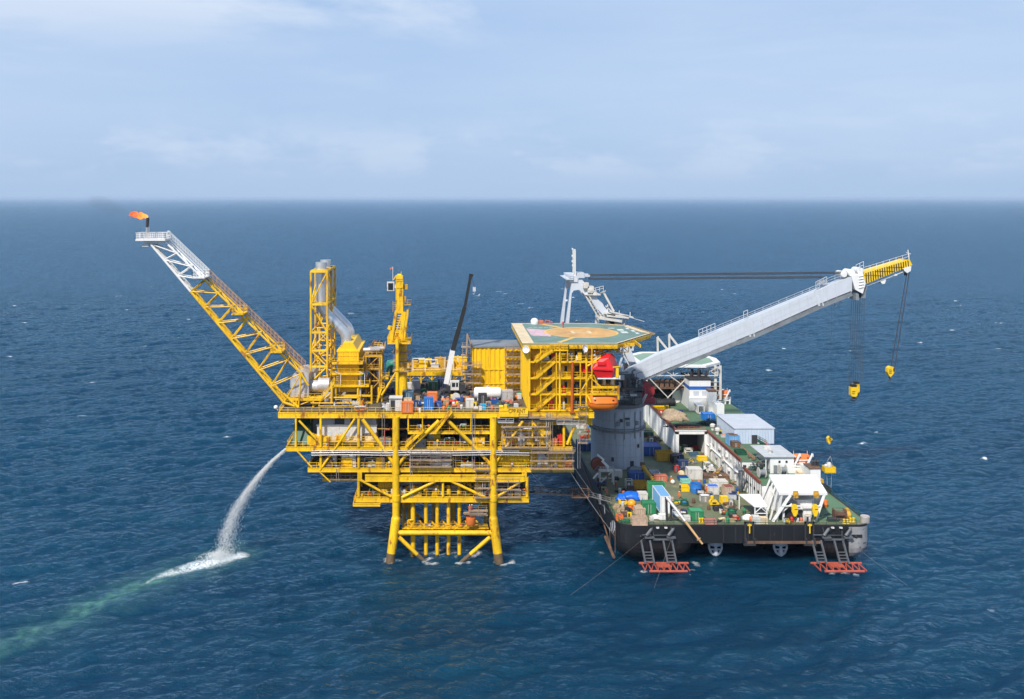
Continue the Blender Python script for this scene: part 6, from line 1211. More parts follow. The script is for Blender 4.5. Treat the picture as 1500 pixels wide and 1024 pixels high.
for a, b in ((1213.5,1212),(1220.5,1217)): m.tube((X(a,BYc),BYc+1,za),P(b,723,BYc+1),.04,n=4)
obj('sling', m, LG, t)
# ================================================================= STERN GANTRY, SHELTER
sg2 = thing('stern_gantry', 'white slanted steel gantry with a flat top at the right of the barge stern', 'gantry', (78.5,209,DZ))
Yf, Yb = 204.8, 214.5; zf_, zb_ = Z(722,Yf), Z(697,Yb)
xl, xr = X(1141,Yf), X(1212,Yf); xbl, xbr = X(1125,Yb)+.3, X(1196,Yb)
m = MB(); m.loft([[(xl,Yf,zf_-.5),(xr,Yf,zf_-.5),(xbr,Yb,zb_-.5),(xbl,Yb,zb_-.5)],[(xl,Yf,zf_),(xr,Yf,zf_),(xbr,Yb,zb_),(xbl,Yb,zb_)]])
for k in range(4): t = .2+.2*k; a = Vector((xl,Yf,zf_)).lerp(Vector((xbl,Yb,zb_)),t); b = Vector((xr,Yf,zf_)).lerp(Vector((xbr,Yb,zb_)),t); m.bar(a,b,.2,.22)
m.bar((xbl,Yb,zb_-.2),(xbr,Yb,zb_-.2),.5,.9)
obj('top_plate', m, WH, sg2)
def leg(p, q, w=.7): w *= .62; m = MB(); m.bar(p,q,w,w*1.1); obj('leg', m, WH, sg2)
leg((xr-.6,Yf+.2,zf_-.5),(X(1194.5,206),206,DZ),.9); leg((xl+.7,Yf+.3,zf_-.5),(X(1138,206),206.3,DZ),.7); leg((xl+2.6,Yf+.2,zf_-.5),(X(1132,206),206.0,DZ),.85)
for k in range(4): t = k/4; a = Vector((xl,Yf,zf_-.4)).lerp(Vector((xbl,Yb,zb_-.4)),t+.16); leg(a,(X(1130,206)-k*.12,207+k*2.3,DZ),.5)
leg((xbr-.4,Yb,zb_-.5),(X(1189,213),213,DZ),.7); leg((X(1148.5,206),206.4,zf_-3),(X(1148.5,206),206.4,DZ),.6)
m = MB(); m.bar((xl+.8,Yf+.4,zf_-3.0),(xr-1,Yf+.4,zf_-3.0),.25); m.bar((X(1146,206),206,DZ+2.2),(xl+3,Yf+.4,zf_-2.5),.3); m.rail([(X(1144,206),205.7,DZ+4.8),(X(1162,206),205.7,DZ+4.8)],1,1,.06); obj('cross_beam', m, WH, sg2)
gh = thing('gantry_house', 'white workshop house with dark doorways under the stern gantry', 'deckhouse', (79.5,212,DZ))
m = MB(); y0 = 206.7; m.box(X(1168,y0),X(1190,y0),y0,214,DZ+1.2,Z(733,y0)); m.box(X(1150,y0),X(1190,y0),y0+2.5,216,DZ,Z(722,y0)); m.box(X(1177,206),X(1189,206),206.1,206.6,DZ,Z(742,206)); m.box(X(1164,y0),X(1192,y0),y0-.3,214.2,Z(733,y0),Z(731.5,y0)); obj('wall', m, WH, gh)
for a, b, c_, d_ in ((1152,1164,737,764),(1169,1176.5,746,764),(1178,1188,722,730)): m = MB(); m.box(X(a,y0),X(b,y0),y0-.12 if c_ > 725 else y0+2.38,y0-.02 if c_ > 725 else y0+2.48,Z(d_,y0) if d_ < 760 else DZ+.02,Z(c_,y0)); obj('doorway', m, DK, gh)
for px, lab in ((1164,'left yellow sheave block hanging under the stern gantry'),(1194,'right yellow sheave block hanging under the stern gantry')):
    yy = 204.3; t = thing('sheave_block', lab, 'sheave block', P(px,752,yy), 'yellow sheave blocks under the gantry'); xx = X(px,yy); za, zb = Z(756,yy), Z(738.5,yy); m = MB()
    m.prism([(xx-.25,za),(xx+.25,za),(xx+.62,za+.9),(xx+.62,zb-.6),(xx+.3,zb),(xx-.3,zb),(xx-.62,zb-.6),(xx-.62,za+.9)],yy-.25,yy+.25,'y'); obj('cheek_plate', m, YB, t)
    m = MB(); m.box(xx-.1,xx+.6,yy-.3,yy-.24,za+1.5,za+1.62); m.tube((xx,yy,za),(xx,yy,za-.7),.16,n=8); obj('pin', m, DK, t)
    m = MB(); m.tube((xx-.15,yy,zb),(xx-.15,yy,zf_-.5),.05,n=5); m.tube((xx+.15,yy,zb),(xx+.15,yy,zf_-.5),.05,n=5); obj('rope', m, RP, t)
    m = MB(); xq = xx+.3; m.box(xq-.5,xq+.5,Yf-.5,Yf-.06,zf_-1.0,zf_+.5); m.lathe((xq,Yf-.55,zf_-.2),[(.1,-.05),(.38,0),(.38,.05)],10,'y'); o = obj('lead_pulley', m, OC if False else mat('orange_yellow_paint',(.62,.33,.03),.5), loc=(xq,Yf-.3,zf_-1)); tag(o, lab.replace('yellow sheave block hanging under','ochre lead pulley bolted to the front edge of'), 'pulley', 'lead pulleys on the gantry edge')
sh = thing('deck_shelter', 'white flat canopy on thin legs left of the stern gantry', 'shelter', (71,209,DZ)); zc1 = DZ+3.0
c1, c2, c3, c4 = P(1124.5,737,206.5), P(1105,742,206.5), P(1082,725,214.0), P(1113,722.5,214.0)
c1.z = c2.z = zc1+.1; c3.z = c4.z = zc1+.5
m = MB(); m.loft([[c2-Vector((0,0,.18)),c1-Vector((0,0,.18)),c4-Vector((0,0,.18)),c3-Vector((0,0,.18))],[c2,c1,c4,c3]]); obj('canopy', m, WH, sh)
for c in (c1,c2,c3,c4): m = MB(); m.bar((c.x+.15*(1 if c in (c2,c3) else -1),c.y+.1,DZ),(c.x+.15*(1 if c in (c2,c3) else -1),c.y+.1,c.z-.1),.2); obj('leg', m, WH, sh)
m = MB(); m.bar((c2.x,c2.y,DZ+1.6),(c1.x,c1.y,DZ+1.6),.16); m.bar((c2.x,c2.y,DZ+1.6),((c1.x+c2.x)/2,c1.y,zc1-.1),.14); m.bar((c1.x,c1.y,DZ+1.6),((c1.x+c2.x)/2,c1.y,zc1-.1),.14); obj('bracing', m, WH, sh)
# ================================================================= BARGE CARGO
def B_(lab, mt, a, b, c, d, dep, **k): return container_at(lab, mt, a, b, c, d, dep, k.pop('zf', DZ), **k)
B_('long royal blue container with a white plate right of the grey crane pedestal', BL, 941, 968, 647, 668, 5.0)
B_('yellow open top container beside the long royal blue one', YD, 962.5, 985, 659, 675, 2.4, opened=True, name='open_container')
B_('royal blue container in the shade at the foot of the grey pedestal', BL, 922.5, 943, 689, 703.5, 2.4)
B_('yellow cargo basket in front of the shaded blue container', YD, 930, 947, 703, 716, 1.8, opened=True, name='cargo_basket', cat='basket')
B_('faded red box between the yellow pipe boom and the people on deck', SAL, 959, 977, 694, 706, 1.8)
B_('white framed rack box behind the faded red box', LG, 955, 967, 688, 702, 3.0, opened=True, name='open_container')
B_('tall dark green open container behind the sky blue one', GN, 950.5, 973.5, 704, 731, 1.6, opened=True, name='open_container', trim=GNL)
B_('long sky blue container with white door panels near the stern', LB, 967.5, 982, 709.5, 752, 8.0, trim=WH, roofmt=LB)
B_('green container standing left of the sky blue one', GN, 942.5, 960.5, 732, 753.5, 2.4)
B_('white box half hidden between the tarpaulin and the green containers', WHD, 936, 948.5, 719, 733, 2.0)
B_('grey cabinet at the foot of the pedestal left side', WHD, 901.5, 911, 687, 700, 1.5)
B_('pale mesh cargo basket at the left stern corner', WDP, 926.5, 948, 755, 770, 1.6, opened=True, name='cargo_basket', cat='basket')
B_('pinkish timber crate stacked behind the pale mesh basket', WDP, 931, 945, 740, 755, 2.2, name='wooden_crate', cat='crate')
B_('small white box in front of the sky blue container', WH, 966.5, 975.5, 752, 761.5, 1.0)
B_('white box at the head of the orange rope pile near the stern', WHD, 1003, 1012, 754, 763.5, 1.2)
B_('bright green container near the middle of the stern edge', GNL, 1012, 1030.5, 743, 763.5, 2.6, trim=GN)
B_('faded pink crate at the stern edge right of the green container', mat('pink_crate',(.55,.24,.20),.7,var=.25), 1033.5, 1049, 759, 768.5, 1.4, opened=True, name='open_crate', cat='crate')
B_('white rust stained container beyond the bright blue bin', WHD, 1008.5, 1028.5, 683, 702.5, 2.6)
B_('bright blue bin on the deck left of the white stained container', BL, 995, 1008, 696, 704.5, 1.8, opened=True, name='open_bin', cat='bin')
B_('mint green low tray in front of the bright blue bin', MT, 999, 1012, 703, 708, 1.6, opened=True, name='low_tray', cat='tray')
B_('yellow open crate beside two people in the middle of the deck', YB, 998.5, 1009.5, 709, 720, 2.0, opened=True, name='open_crate', cat='crate')
B_('white crate covered with a blue sheet beyond the white cage tank', WHD, 1038, 1053, 709, 724.5, 2.0, roofmt=TRP)
B_('white cage tank left of the low yellow machine', WH, 1027, 1039.5, 723.5, 736, 1.4, name='cage_tank', cat='tank', trim=SP)
B_('yellow upright box right of the low yellow machine', YB, 1057, 1066.5, 725.5, 738, 1.4)
B_('beige wooden crate with a rusty top near the white wall', WDP, 1062, 1075, 709, 727.5, 2.4, name='wooden_crate', cat='crate', roofmt=RB)
B_('left pale crate of the pair behind the beige rusty topped crate', WHD, 1043, 1055, 701, 712, 2.4, name='wooden_crate', cat='crate')
B_('right pale crate of the pair behind the beige rusty topped crate', WHD, 1054, 1066, 701, 713, 2.4, name='wooden_crate', cat='crate')
B_('grey bin with a blue top right of the upright yellow box', LG, 1068.5, 1081, 721.5, 732, 1.8, roofmt=BLD)
B_('brown timber platform beside the white wall', BRN, 1031, 1068, 695, 702, 3.0, name='timber_platform', cat='platform', doors=False)
B_('bright yellow pump box near the garage mouth', YB, 1023.5, 1035.5, 667, 675.5, 1.6)
B_('yellow tall crate inside the garage mouth', YD, 1012, 1021, 645, 653, 1.6)
B_('royal blue tank container left of the pedestal', BL, 854, 866, 645, 661, 3.0)
B_('navy blue tank container at the left deck edge by the pedestal', BLD, 846, 854, 643, 659, 3.0)
B_('white bin at the left edge of the barge beyond the pedestal', WHD, 846, 855, 617, 628, 2.5)
B_('bright blue container behind the orange lifeboat at the left barge edge', BLB, 855, 866, 611, 626, 4)
B_('dark green box at the right foot of the pedestal', GND, 944, 957, 630, 640, 2.5)
B_('left cream bin below the white shelter', WHD, 1104, 1113.5, 754, 767.5, 1.4)
B_('right cream bin below the white shelter', CRM, 1114.5, 1124, 756, 767.5, 1.2)
B_('small yellow generator right of the gantry legs', YD, 1198, 1206, 700, 708, 1.5)
B_('dark open container behind the right gantry leg', DK, 1206, 1217, 708, 722, 3.5, opened=True, name='open_container')
B_('teal blue container under the gangway on the upper deck', BLB, 1031, 1047, 603, 616, 3.0, zf=UZ)
B_('pale blue container with rusty roof on the upper deck by the parapet', LB, 1068.5, 1083, 634, 653, 3.0, zf=UZ, roofmt=BRN)
B_('yellow low crate on the upper deck by the black fenders', YB, 960, 975, 594, 601, 2.0, zf=UZ, opened=True, name='open_crate', cat='crate')
B_('cream bench box on the low roof by the funnel casing', CRM, 1170, 1184, 690, 697, 1.6, zf=13.95)
B_('green low skid on the upper deck at the parapet end', GND, 1080, 1093, 657, 667, 2.5, zf=UZ, opened=True, name='open_crate', cat='crate')
B_('dark rusty box on the upper deck in front of the pale blue container', BRN, 1073, 1083, 645, 656, 1.6, zf=UZ)
B_('dark blue box pile front row beside the white stained container', BLD, 994, 1007, 672, 687, 2.0)
B_('navy box behind the front navy box in the middle of the deck', BLD, 988, 1000, 663, 676, 2.2)
B_('charcoal box left of the navy boxes', DK, 985, 994, 665, 679, 2.0)
B_('grey blue box in front of the garage mouth', STB, 1012, 1024, 662, 669, 2.0, opened=True, name='open_crate', cat='crate')
B_('white low cabinet in front of the pedestal shade', WHD, 953, 957.5, 757, 763, .9)
def lump(name, lab, cat, q, sx, sy, h, mt, seed=0, rough=.25, n=26, kind=None):
    rr2 = random.Random(seed); ph = [(rr2.uniform(1.5,5),rr2.uniform(1.5,5),rr2.uniform(0,6)) for _ in range(5)]; m = MB(); rings = []
    for i in range(9):
        t = i/8; rad = (1-t**2.2)**.55 if t < 1 else .03; rg = []
        for k in range(n):
            a = 2*math.pi*k/n; u, v = math.cos(a), math.sin(a); d = 1+rough*sum(math.sin(p*u*2+q_*v*2+o+t*3) for p, q_, o in ph)/3
            ex = .62; su = math.copysign(abs(u)**ex, u); sv = math.copysign(abs(v)**ex, v)
            rg.append((q[0]+sx*su*rad*d, q[1]+sy*sv*rad*d, q[2]+h*t*(1+rough*.5*math.sin(3*u+2*v+seed))))
        rings.append(rg)
    m.loft(rings); o = obj(name, m, mt, loc=q, smooth='all'); return tag(o, lab, cat, kind=kind)
def tangle(name, lab, cat, q, sx, sy, h, mats, seed=0, n=70, r=.06):
    """heap of crossing hoses, bars and rope bights"""
    t_ = random.Random(seed); th = thing(name, lab, cat, q); ms = [MB() for _ in mats]
    for k in range(n):
        m = ms[k % len(mats)]; a = t_.uniform(0,6.28); u = math.sqrt(t_.random()); c = Vector((q[0]+sx*u*math.cos(a), q[1]+sy*u*math.sin(a), q[2]+h*max(.05,(1-u*u))*t_.random()))
        L = t_.uniform(.5,1.5); b = t_.uniform(0,6.28)
        if t_.random() < .55:
            d = Vector((math.cos(b),math.sin(b),t_.uniform(-.25,.35)))*L; m.bar(c-d*.5+Vector((0,0,.1)),c+d*.5+Vector((0,0,.1)),r*2,r*2)
        else:
            rad = t_.uniform(.3,.7); m.path([c+Vector((rad*math.cos(b+j*.75),rad*math.sin(b+j*.75),.08+.12*math.sin(j*1.3+b))) for j in range(8)],r,5)
    for k in range(max(3,n//12)):
        a = t_.uniform(0,6.28); u = t_.random()**.5*.7; c = (q[0]+sx*u*math.cos(a), q[1]+sy*u*math.sin(a), q[2]+h*.35*(1-u)); ms[k % len(mats)].ball(c, t_.uniform(.25,.5), 7, 5, 1.3, 1, .8)
    for k, (mm, mt) in enumerate(zip(ms, mats)): obj(['strand','bar','wrapping'][k%3], mm, mt, th)
    return th
lump('tarpaulin_bundle','large bright blue tarpaulin bundle at the left stern','tarpaulin',G(928,733,DZ)+Vector((0,1.3,0)),2.4,1.7,1.7,TRP,3,.2)
lump('tarpaulin_bundle','smaller crumpled blue tarpaulin left of the large blue bundle','tarpaulin',G(912,735,DZ)+Vector((0,.9,0)),1.25,1.2,1.5,TRP,8,.3)
lump('white_sack','white sack heap beside the small white box at the stern','sack',G(961,760.5,DZ)+Vector((0,.5,0)),.75,.6,.8,WH,4,.3)
lump('canvas_heap','pale canvas heap near the stern edge right of the pink crate','canvas heap',G(1060,763,DZ)+Vector((0,.6,0)),.9,.7,.5,CRM,5,.3)
lump('canvas_heap','white canvas cover left of the shelter legs','canvas heap',G(1097,763,DZ)+Vector((0,.8,0)),1.1,.8,1.2,WH,6,.25)
lump('canvas_heap','tan canvas heap beside the green drum near the shelter','canvas heap',G(1073,745,DZ)+Vector((0,.6,0)),1.4,.8,.6,NET,7,.35)
lump('covered_machine','grey covered machine under the white shelter','covered machine',G(1113,755,DZ)+Vector((0,1,0)),1.4,1.0,1.7,MG,12,.15)
lump('rope_heap','brown heap of rope and matting on the upper deck','rope heap',G(988,617,UZ)+Vector((.8,3,0)),3.2,3.6,2.6,NET,9,.3)
tangle('rope_heap','dark brown tangle of hose along the garage roof edge','rope heap',G(1003,627,UZ)+Vector((0,1.2,0)),5.2,1.3,.7,[BRN,DK],10,138)
tangle('net_heap','dark net heap on the upper deck behind the parapet vents','net heap',G(1040,623,UZ)+Vector((0,1.2,0)),3.2,1.8,1.6,[RUB,MG,GND],11,122)
tangle('net_heap','black cable tangle with green skids on the low roof','net heap',G(1114,692,13.95)+Vector((0,1.5,0)),2.4,2.6,3.4,[DK,GND,MG],14,110)
tangle('scrap_heap','brown scrap tangle on the low roof beside the black cable tangle','scrap heap',G(1099,682,13.95)+Vector((0,1.5,0)),1.4,2.0,1.8,[BRN,GND,SC],15,74)
lump('covered_load','white covered load between the bright blue bin and the white container','covered load',G(999,696,DZ)+Vector((0,.6,0)),.85,.7,1.0,CRM,17,.2)
tangle('hose_heap','heap of black hose beside the navy boxes','hose heap',G(993,688,DZ)+Vector((.3,.8,0)),1.5,1.2,.8,[DK,BLD,MG],18,58)
tangle('hose_heap','rusty hose heap beyond the yellow open container','hose heap',G(990,659,DZ)+Vector((.3,1.2,0)),1.8,1.6,.8,[BRN,SC],19,76)
tangle('scrap_heap','dark scrap heap in the shade right of the pedestal','scrap heap',G(958,647,DZ)+Vector((.3,1.2,0)),2.2,1.8,1.3,[DK,MG,BRN],20,93)
tangle('scrap_heap','grey machinery heap left of the yellow pump box','scrap heap',G(1008,680,DZ)+Vector((.5,1,0)),1.8,1.2,.9,[MG,DK,WHD],22,64)
tangle('rope_heap','green rope bundle on the left stern corner','rope heap',G(921,766,DZ)+Vector((-.6,.8,0)),1.3,.7,.5,[GND,GN],23,44)
tangle('rope_heap','mixed orange and yellow hose pile beside the white box','rope heap',G(1003,754,DZ)+Vector((0,1.2,0)),1.0,1.6,.8,[OP,YD,WDP],24,55)
lump('tarpaulin_bundle','grey cover in the shade in front of the pedestal','tarpaulin',G(930,690,DZ)+Vector((0,1,0)),1.8,1.2,1.0,MG,25,.3)
m = MB(); q = G(926,746,DZ); m.ball((q.x,q.y+.6,q.z+1.1),1.0,22,14); m.tube((q.x,q.y+.6,q.z),(q.x,q.y+.6,q.z+.3),.7,.5,n=12); o = obj('mooring_buoy', m, mat('orange_buoy',(.82,.34,.01),.4,var=.06), loc=q, smooth=True); tag(o, 'round orange mooring buoy on timber at the left stern', 'buoy')
m = MB(); q = G(922,752,DZ); m.lathe((q.x,q.y+.5,q.z+.55),[(.2,-.35),(.55,-.35),(.55,.35),(.2,.35)],16,'x'); o = obj('tyre', m, RUB, loc=q, smooth=True); tag(o, 'dark tyre standing below the orange buoy', 'tyre')
for px, py, n_, L, ang, mt, lab in ((912,752,12,3.0,62,WD,'yellowish timber baulks stacked at the left stern corner'),(905,745,8,2.6,70,WD,'timber planks along the left deck edge'),(938,745,9,2.2,10,WDP,'pale planks stacked behind the pale mesh basket'),(1070,766,9,2.4,4,WD,'timber planks lying along the stern edge by the canvas heap'),(1045,699,7,2.8,15,BRN,'brown beams on the deck by the white wall'),(1056,690,7,2.6,60,WD,'long planks leaning along the foot of the white wall'),(1068,741,7,2.2,20,BRN,'brown beams beside the tan canvas heap'),(948,707,5,2.0,50,BRN,'rusty bars beside the yellow cargo basket'),(1030,668,6,2.2,55,BRN,'rusty bars beyond the bright yellow pump box')):
    q = G(px,py,DZ); m = MB(); d = Vector((math.cos(R(ang)),math.sin(R(ang)),0)); s = Vector((-d.y,d.x,0)); q.y += .8
    for j in range(n_): c = q+s*(.34*(j%4)-.5)+Vector((0,0,.15+.27*(j//4))); e = rr.uniform(-.3,.3); m.bar(c-d*L*.5+d*e,c+d*L*.5+d*e,.3,.24)
    o = obj('timber_stack', m, mt, loc=q); tag(o, lab, 'timber stack', 'stacks of timber and bars on the barge deck')
# round things
for px, py, r, h, mt, lab, mt2 in ((1021.5,723,1.35,2.1,BLB,'round bright blue tub beside the white cage tank',BLD),(1074,757,1.0,1.3,GND,'dark green round tub near the shelter',GN),(1004,742,.95,.9,GND,'low green round basket with a blue bundle inside',BLB),(1149,762,.9,1.9,GND,'dark green drum at the foot of the gantry legs',GND),(1210,744,.75,1.5,OC,'orange drum on the clean green deck right of the gantry',OC)):
    q = G(px,py,DZ); t = thing('round_tub', lab, 'tub', q+Vector((0,r,0)), None); m = MB(); m.lathe((q.x,q.y+r,DZ),[(r*.94,0),(r,.06),(r,h*.45),(r*1.04,h*.48),(r,h*.52),(r,h),(r*.9,h),(r*.88,h*.7),(.02,h*.68)],24); obj('shell', m, mt, t, smooth=True)
    m = MB(); m.ball((q.x,q.y+r,DZ+h*.72),r*.6,12,8,1,1,.5); obj('content', m, mt2, t, smooth=True)
q = G(877,694,DZ); t = thing('winch_drum', 'large dull red winch drum beside the white davit at the left deck edge', 'winch', q); m = MB(); m.lathe((q.x,q.y+1.6,DZ+1.9),[(.3,-1.2),(1.7,-1.2),(1.7,-1.0),(1.3,-.9),(1.3,.9),(1.7,1.0),(1.7,1.2),(.3,1.2)],24,'y'); obj('drum', m, RB, t, smooth=True); m = MB(); m.box(q.x-1.6,q.x+1.6,q.y+.2,q.y+3,DZ,DZ+.5); m.bar((q.x-1.3,q.y+.35,DZ+.4),(q.x,q.y+.35,DZ+2),.3); m.bar((q.x+1.3,q.y+.35,DZ+.4),(q.x,q.y+.35,DZ+2),.3); obj('stand', m, MG, t)
t = thing('davit_frame', 'white davit frame with slanting arms at the left deck edge before the pedestal', 'davit', G(889,710,DZ)); q = G(879,710,DZ); q2 = G(899,710,DZ); m = MB(); za = DZ+3.2
for c in (q,q2): m.bar((c.x,c.y,DZ),(c.x,c.y,za),.28); m.bar((c.x,c.y+2,DZ),(c.x,c.y+2,za),.28)
m.box(q.x-.1,q2.x+.1,q.y-.1,q.y+2.1,za,za+.15); m.rail([(q.x,q.y,za+.1),(q2.x,q.y,za+.1)],1.1,.9,.06); m.bar((q.x,q.y,DZ+.4),(q2.x-.6,q.y,za),.22); m.bar((q.x,q.y,za-1.6),(q2.x,q.y,za-1.6),.18); obj('stand', m, WHD, t)
m = MB(); p = P(892,687,q.y); p2 = P(876,668,q.y); m.bar((q.x+2.0,q.y+.5,za),(q.x+2.0,q.y+.5,za+1.2),.5); m.bar((q.x+2.2,q.y+.4,za+1.0),P(882,675,q.y+.4),.5); m.bar(P(885,674,q.y+1.5),P(875,666,q.y+1.5),.4); m.bar(P(869,701,q.y),P(876,693,q.y),.35); obj('arm', m, WH, t)
t = thing('mooring_post', 'rusty brown post at the left deck edge beside the white davit', 'post', G(890,727,DZ)); q = G(890,727,DZ); m = MB(); m.bar((q.x,q.y,DZ),(q.x,q.y,DZ+5.2),.38); m.bar((q.x,q.y,DZ+5.2),(q.x-.5,q.y,DZ+5.4),.3); obj('post', m, BRN, t); m = MB(); m.lathe((q.x,q.y,DZ),[(.6,0),(.6,.2),(.3,.3)],12); obj('base', m, DK, t)
t = thing('pipe_boom', 'yellow slanting pipe boom leaning over the blue container at the pedestal foot', 'boom', G(957,705,DZ)); p, q = P(941,682,238), P(957,704,233); m = MB(); m.tube(p,q,.42,n=12); d = (q-p).normalized(); m.tube(p+d*.6,p+d*.9,.6,n=12); m.tube(q-d*.9,q-d*.6,.6,n=12); obj('pipe', m, YD, t, smooth=True); m = MB(); m.bar((p.x,p.y,DZ),(p.x,p.y,p.z+.3),.3); m.box(p.x-.5,p.x+.5,p.y-.4,p.y+.4,p.z,p.z+.8); m.bar((q.x,q.y,DZ),(q.x,q.y,q.z),.3); obj('post', m, BRN, t)
t = thing('deck_derrick', 'silver and tan spar reaching from a dark post over the barge stern edge', 'derrick', G(980,765,DZ)); q = G(977,763,DZ); m = MB(); m.bar((q.x,q.y,DZ),P(976,729,q.y),.45); m.bar((q.x+1,q.y+.3,DZ),(q.x+1,q.y+.3,DZ+3.6),.4); m.bar((q.x+.2,q.y,DZ+.3),(q.x+2.6,q.y,DZ+.3),.3); obj('post', m, DK, t)
m = MB(); a, b, c = P(977,729,q.y-.3), P(1004,764,201.5), P(1029,797,199.5); m.tube(a,b,.36,.3,n=10); m.use(1).tube(b,c,.28,.22,n=10); d = (c-b).normalized(); m.tube(c-d*1.3,c-d*1.1,.5,n=8); m.use(0).tube(a+(b-a)*.45,a+(b-a)*.52,.42,n=10); obj('spar', m, [SLV, mat('tan_spar',(.55,.33,.14),.6,var=.2)], t, smooth=True)
q = G(922,717,DZ); t = thing('steel_frame', 'pale open steel frame left of the yellow cargo basket', 'frame', q); m = MB(); m.truss([[(q.x-.8,q.y,z),(q.x+.8,q.y,z),(q.x+.8,q.y+1.4,z),(q.x-.8,q.y+1.4,z)] for z in (DZ,DZ+2.2)],.07,.07,diag=False,square=True); obj('frame', m, WHD, t); m = MB(); m.lathe((q.x,q.y+.7,DZ),[(.3,0),(.4,.5),(.3,1.2),(.1,1.4)],12); obj('bottle', m, SLV, t)
# wheeled machine and low yellow machine
q = G(1038,692,DZ); t = thing('forklift_truck', 'white forklift truck beside the brown timber platform', 'forklift', q); x_, y_ = q.x, q.y+1; m = MB(); m.box(x_-1.2,x_+1.3,y_-.8,y_+.8,DZ+.4,DZ+1.3); m.box(x_+.3,x_+1.4,y_-.75,y_+.75,DZ+1.3,DZ+1.7); obj('body', m, WH, t)
m = MB(); 
for sx in (-.8,.5): 
    for sy in (-.7,.7): m.bar((x_+sx,y_+sy,DZ+1.3),(x_+sx*.9,y_+sy,DZ+2.3),.1)
m.box(x_-.9,x_+.6,y_-.8,y_+.8,DZ+2.3,DZ+2.4); obj('canopy', m, WHD, t)
for sx in (-.8,.9):
    for sy in (-.85,.85): m = MB(); m.lathe((x_+sx,y_+sy,DZ+.42),[(.1,-.14),(.42,-.14),(.42,.14),(.1,.14)],14,'y'); obj('wheel', m, RUB, t, smooth=True)
m = MB(); m.bar((x_-1.3,y_-.4,DZ+.1),(x_-1.3,y_-.4,DZ+2.6),.12); m.bar((x_-1.3,y_+.4,DZ+.1),(x_-1.3,y_+.4,DZ+2.6),.12); m.bar((x_-1.3,y_-.4,DZ+.15),(x_-2.2,y_-.4,DZ+.12),.12,.06); m.bar((x_-1.3,y_+.4,DZ+.15),(x_-2.2,y_+.4,DZ+.12),.12,.06); obj('mast', m, DK, t)
q = G(1047,741,DZ); t = thing('yellow_compressor', 'low yellow machine with handle bars in the middle of the stern deck', 'machine', q); x_, y_ = q.x, q.y+.7; m = MB(); m.prism([(x_-1.05,DZ+.15),(x_+1.05,DZ+.15),(x_+1.1,DZ+.7),(x_+.6,DZ+1.2),(x_-.7,DZ+1.2),(x_-1.1,DZ+.7)],y_-.6,y_+.6,'y'); obj('body', m, YB, t); m = MB(); m.path([(x_-.9,y_-.62,DZ+.8),(x_-.6,y_-.62,DZ+1.5),(x_+.5,y_-.62,DZ+1.5),(x_+.9,y_-.62,DZ+.8)],.06,6); m.box(x_-.5,x_+.4,y_-.64,y_-.61,DZ+.4,DZ+.8); obj('guard', m, DK, t)
for px, py, lab in ((1002,659,'farther white saddle frame in front of the garage mouth'),(1009,664,'nearer white saddle frame in front of the garage mouth'),(1042,698,'white saddle frame on the timber platform near the white wall')):
    q = G(px,py,DZ); m = MB(); z0_ = DZ+(.0 if px < 1040 else 1.1)
    for s in (-1,1): m.bar((q.x+s*.9,q.y,z0_),(q.x+s*.9,q.y,z0_+1.3),.3); m.bar((q.x+s*.9,q.y+1,z0_),(q.x+s*.9,q.y+1,z0_+1.3),.3)
    m.bar((q.x-1.1,q.y,z0_+1.15),(q.x+1.1,q.y,z0_+1.15),.3); m.bar((q.x-1.1,q.y+1,z0_+1.15),(q.x+1.1,q.y+1,z0_+1.15),.3); m.bar((q.x-1.1,q.y,z0_+.5),(q.x+1.1,q.y,z0_+.5),.25); o = obj('saddle_frame', m, WHD, loc=q); tag(o, lab, 'frame')
# reels on the low roof, winch set on the clean deck
for px, py, lab in ((1117,701,'left white cable reel standing at the edge of the low roof'),(1148,697,'right white cable reel on the low roof by the funnel casing')):
    q = G(px,py,13.95); q.y = max(q.y, 215.2); q.x = X(px,q.y); t = thing('cable_reel', lab, 'cable reel', q, 'white cable reels on the low roof'); c = (q.x,q.y+.6,13.95+1.25)
    for s in (-.8,.7): m = MB(); m.lathe((c[0]+s,c[1],c[2]),[(.2,0),(1.2,0),(1.25,.05),(1.2,.12),(.2,.12)],20,'x'); obj('flange', m, WHD, t, smooth=True)
    m = MB(); m.lathe(c,[(.7,-.75),(.7,.7)],16,'x'); obj('drum', m, MG, t, smooth=True); m = MB(); m.box(q.x-1,q.x+1,q.y,q.y+1.2,13.95,14.1); obj('stand', m, GND, t)
q = G(1150,676,UZ); t = thing('grey_winch', 'grey round winch above the right white cable reel', 'winch', q); m = MB(); m.lathe((q.x,q.y,UZ+.9),[(.2,-1),(.8,-1),(.8,-.8),(.5,-.7),(.5,.7),(.8,.8),(.8,1),(.2,1)],16,'x'); obj('drum', m, MG, t, smooth=True); m = MB(); m.box(q.x-1.2,q.x+1.2,q.y-.6,q.y+.6,UZ-1.4,UZ+.3); obj('stand', m, WHD, t)
q = G(1237,763,DZ); t = thing('winch_unit', 'rusty winch unit with yellow ends on the clean green deck at the right', 'winch', q); x_, y_ = q.x, q.y+1; m = MB(); m.lathe((x_-.6,y_,DZ+1.2),[(.2,-1.4),(.95,-1.4),(.95,-1.2),(.6,-1.1),(.6,.9),(.95,1.0),(.95,1.2),(.2,1.2)],18,'x'); obj('drum', m, BRN, t, smooth=True)
m = MB(); m.box(x_-2,x_+.8,y_-.9,y_+.9,DZ,DZ+.3); m.truss([[(x_-1.9,y_-.95,z),(x_+.5,y_-.95,z),(x_+.5,y_+.95,z),(x_-1.9,y_+.95,z)] for z in (DZ+.3,DZ+2.2)],.06,.06,diag=False,square=True); obj('frame', m, BRN, t)
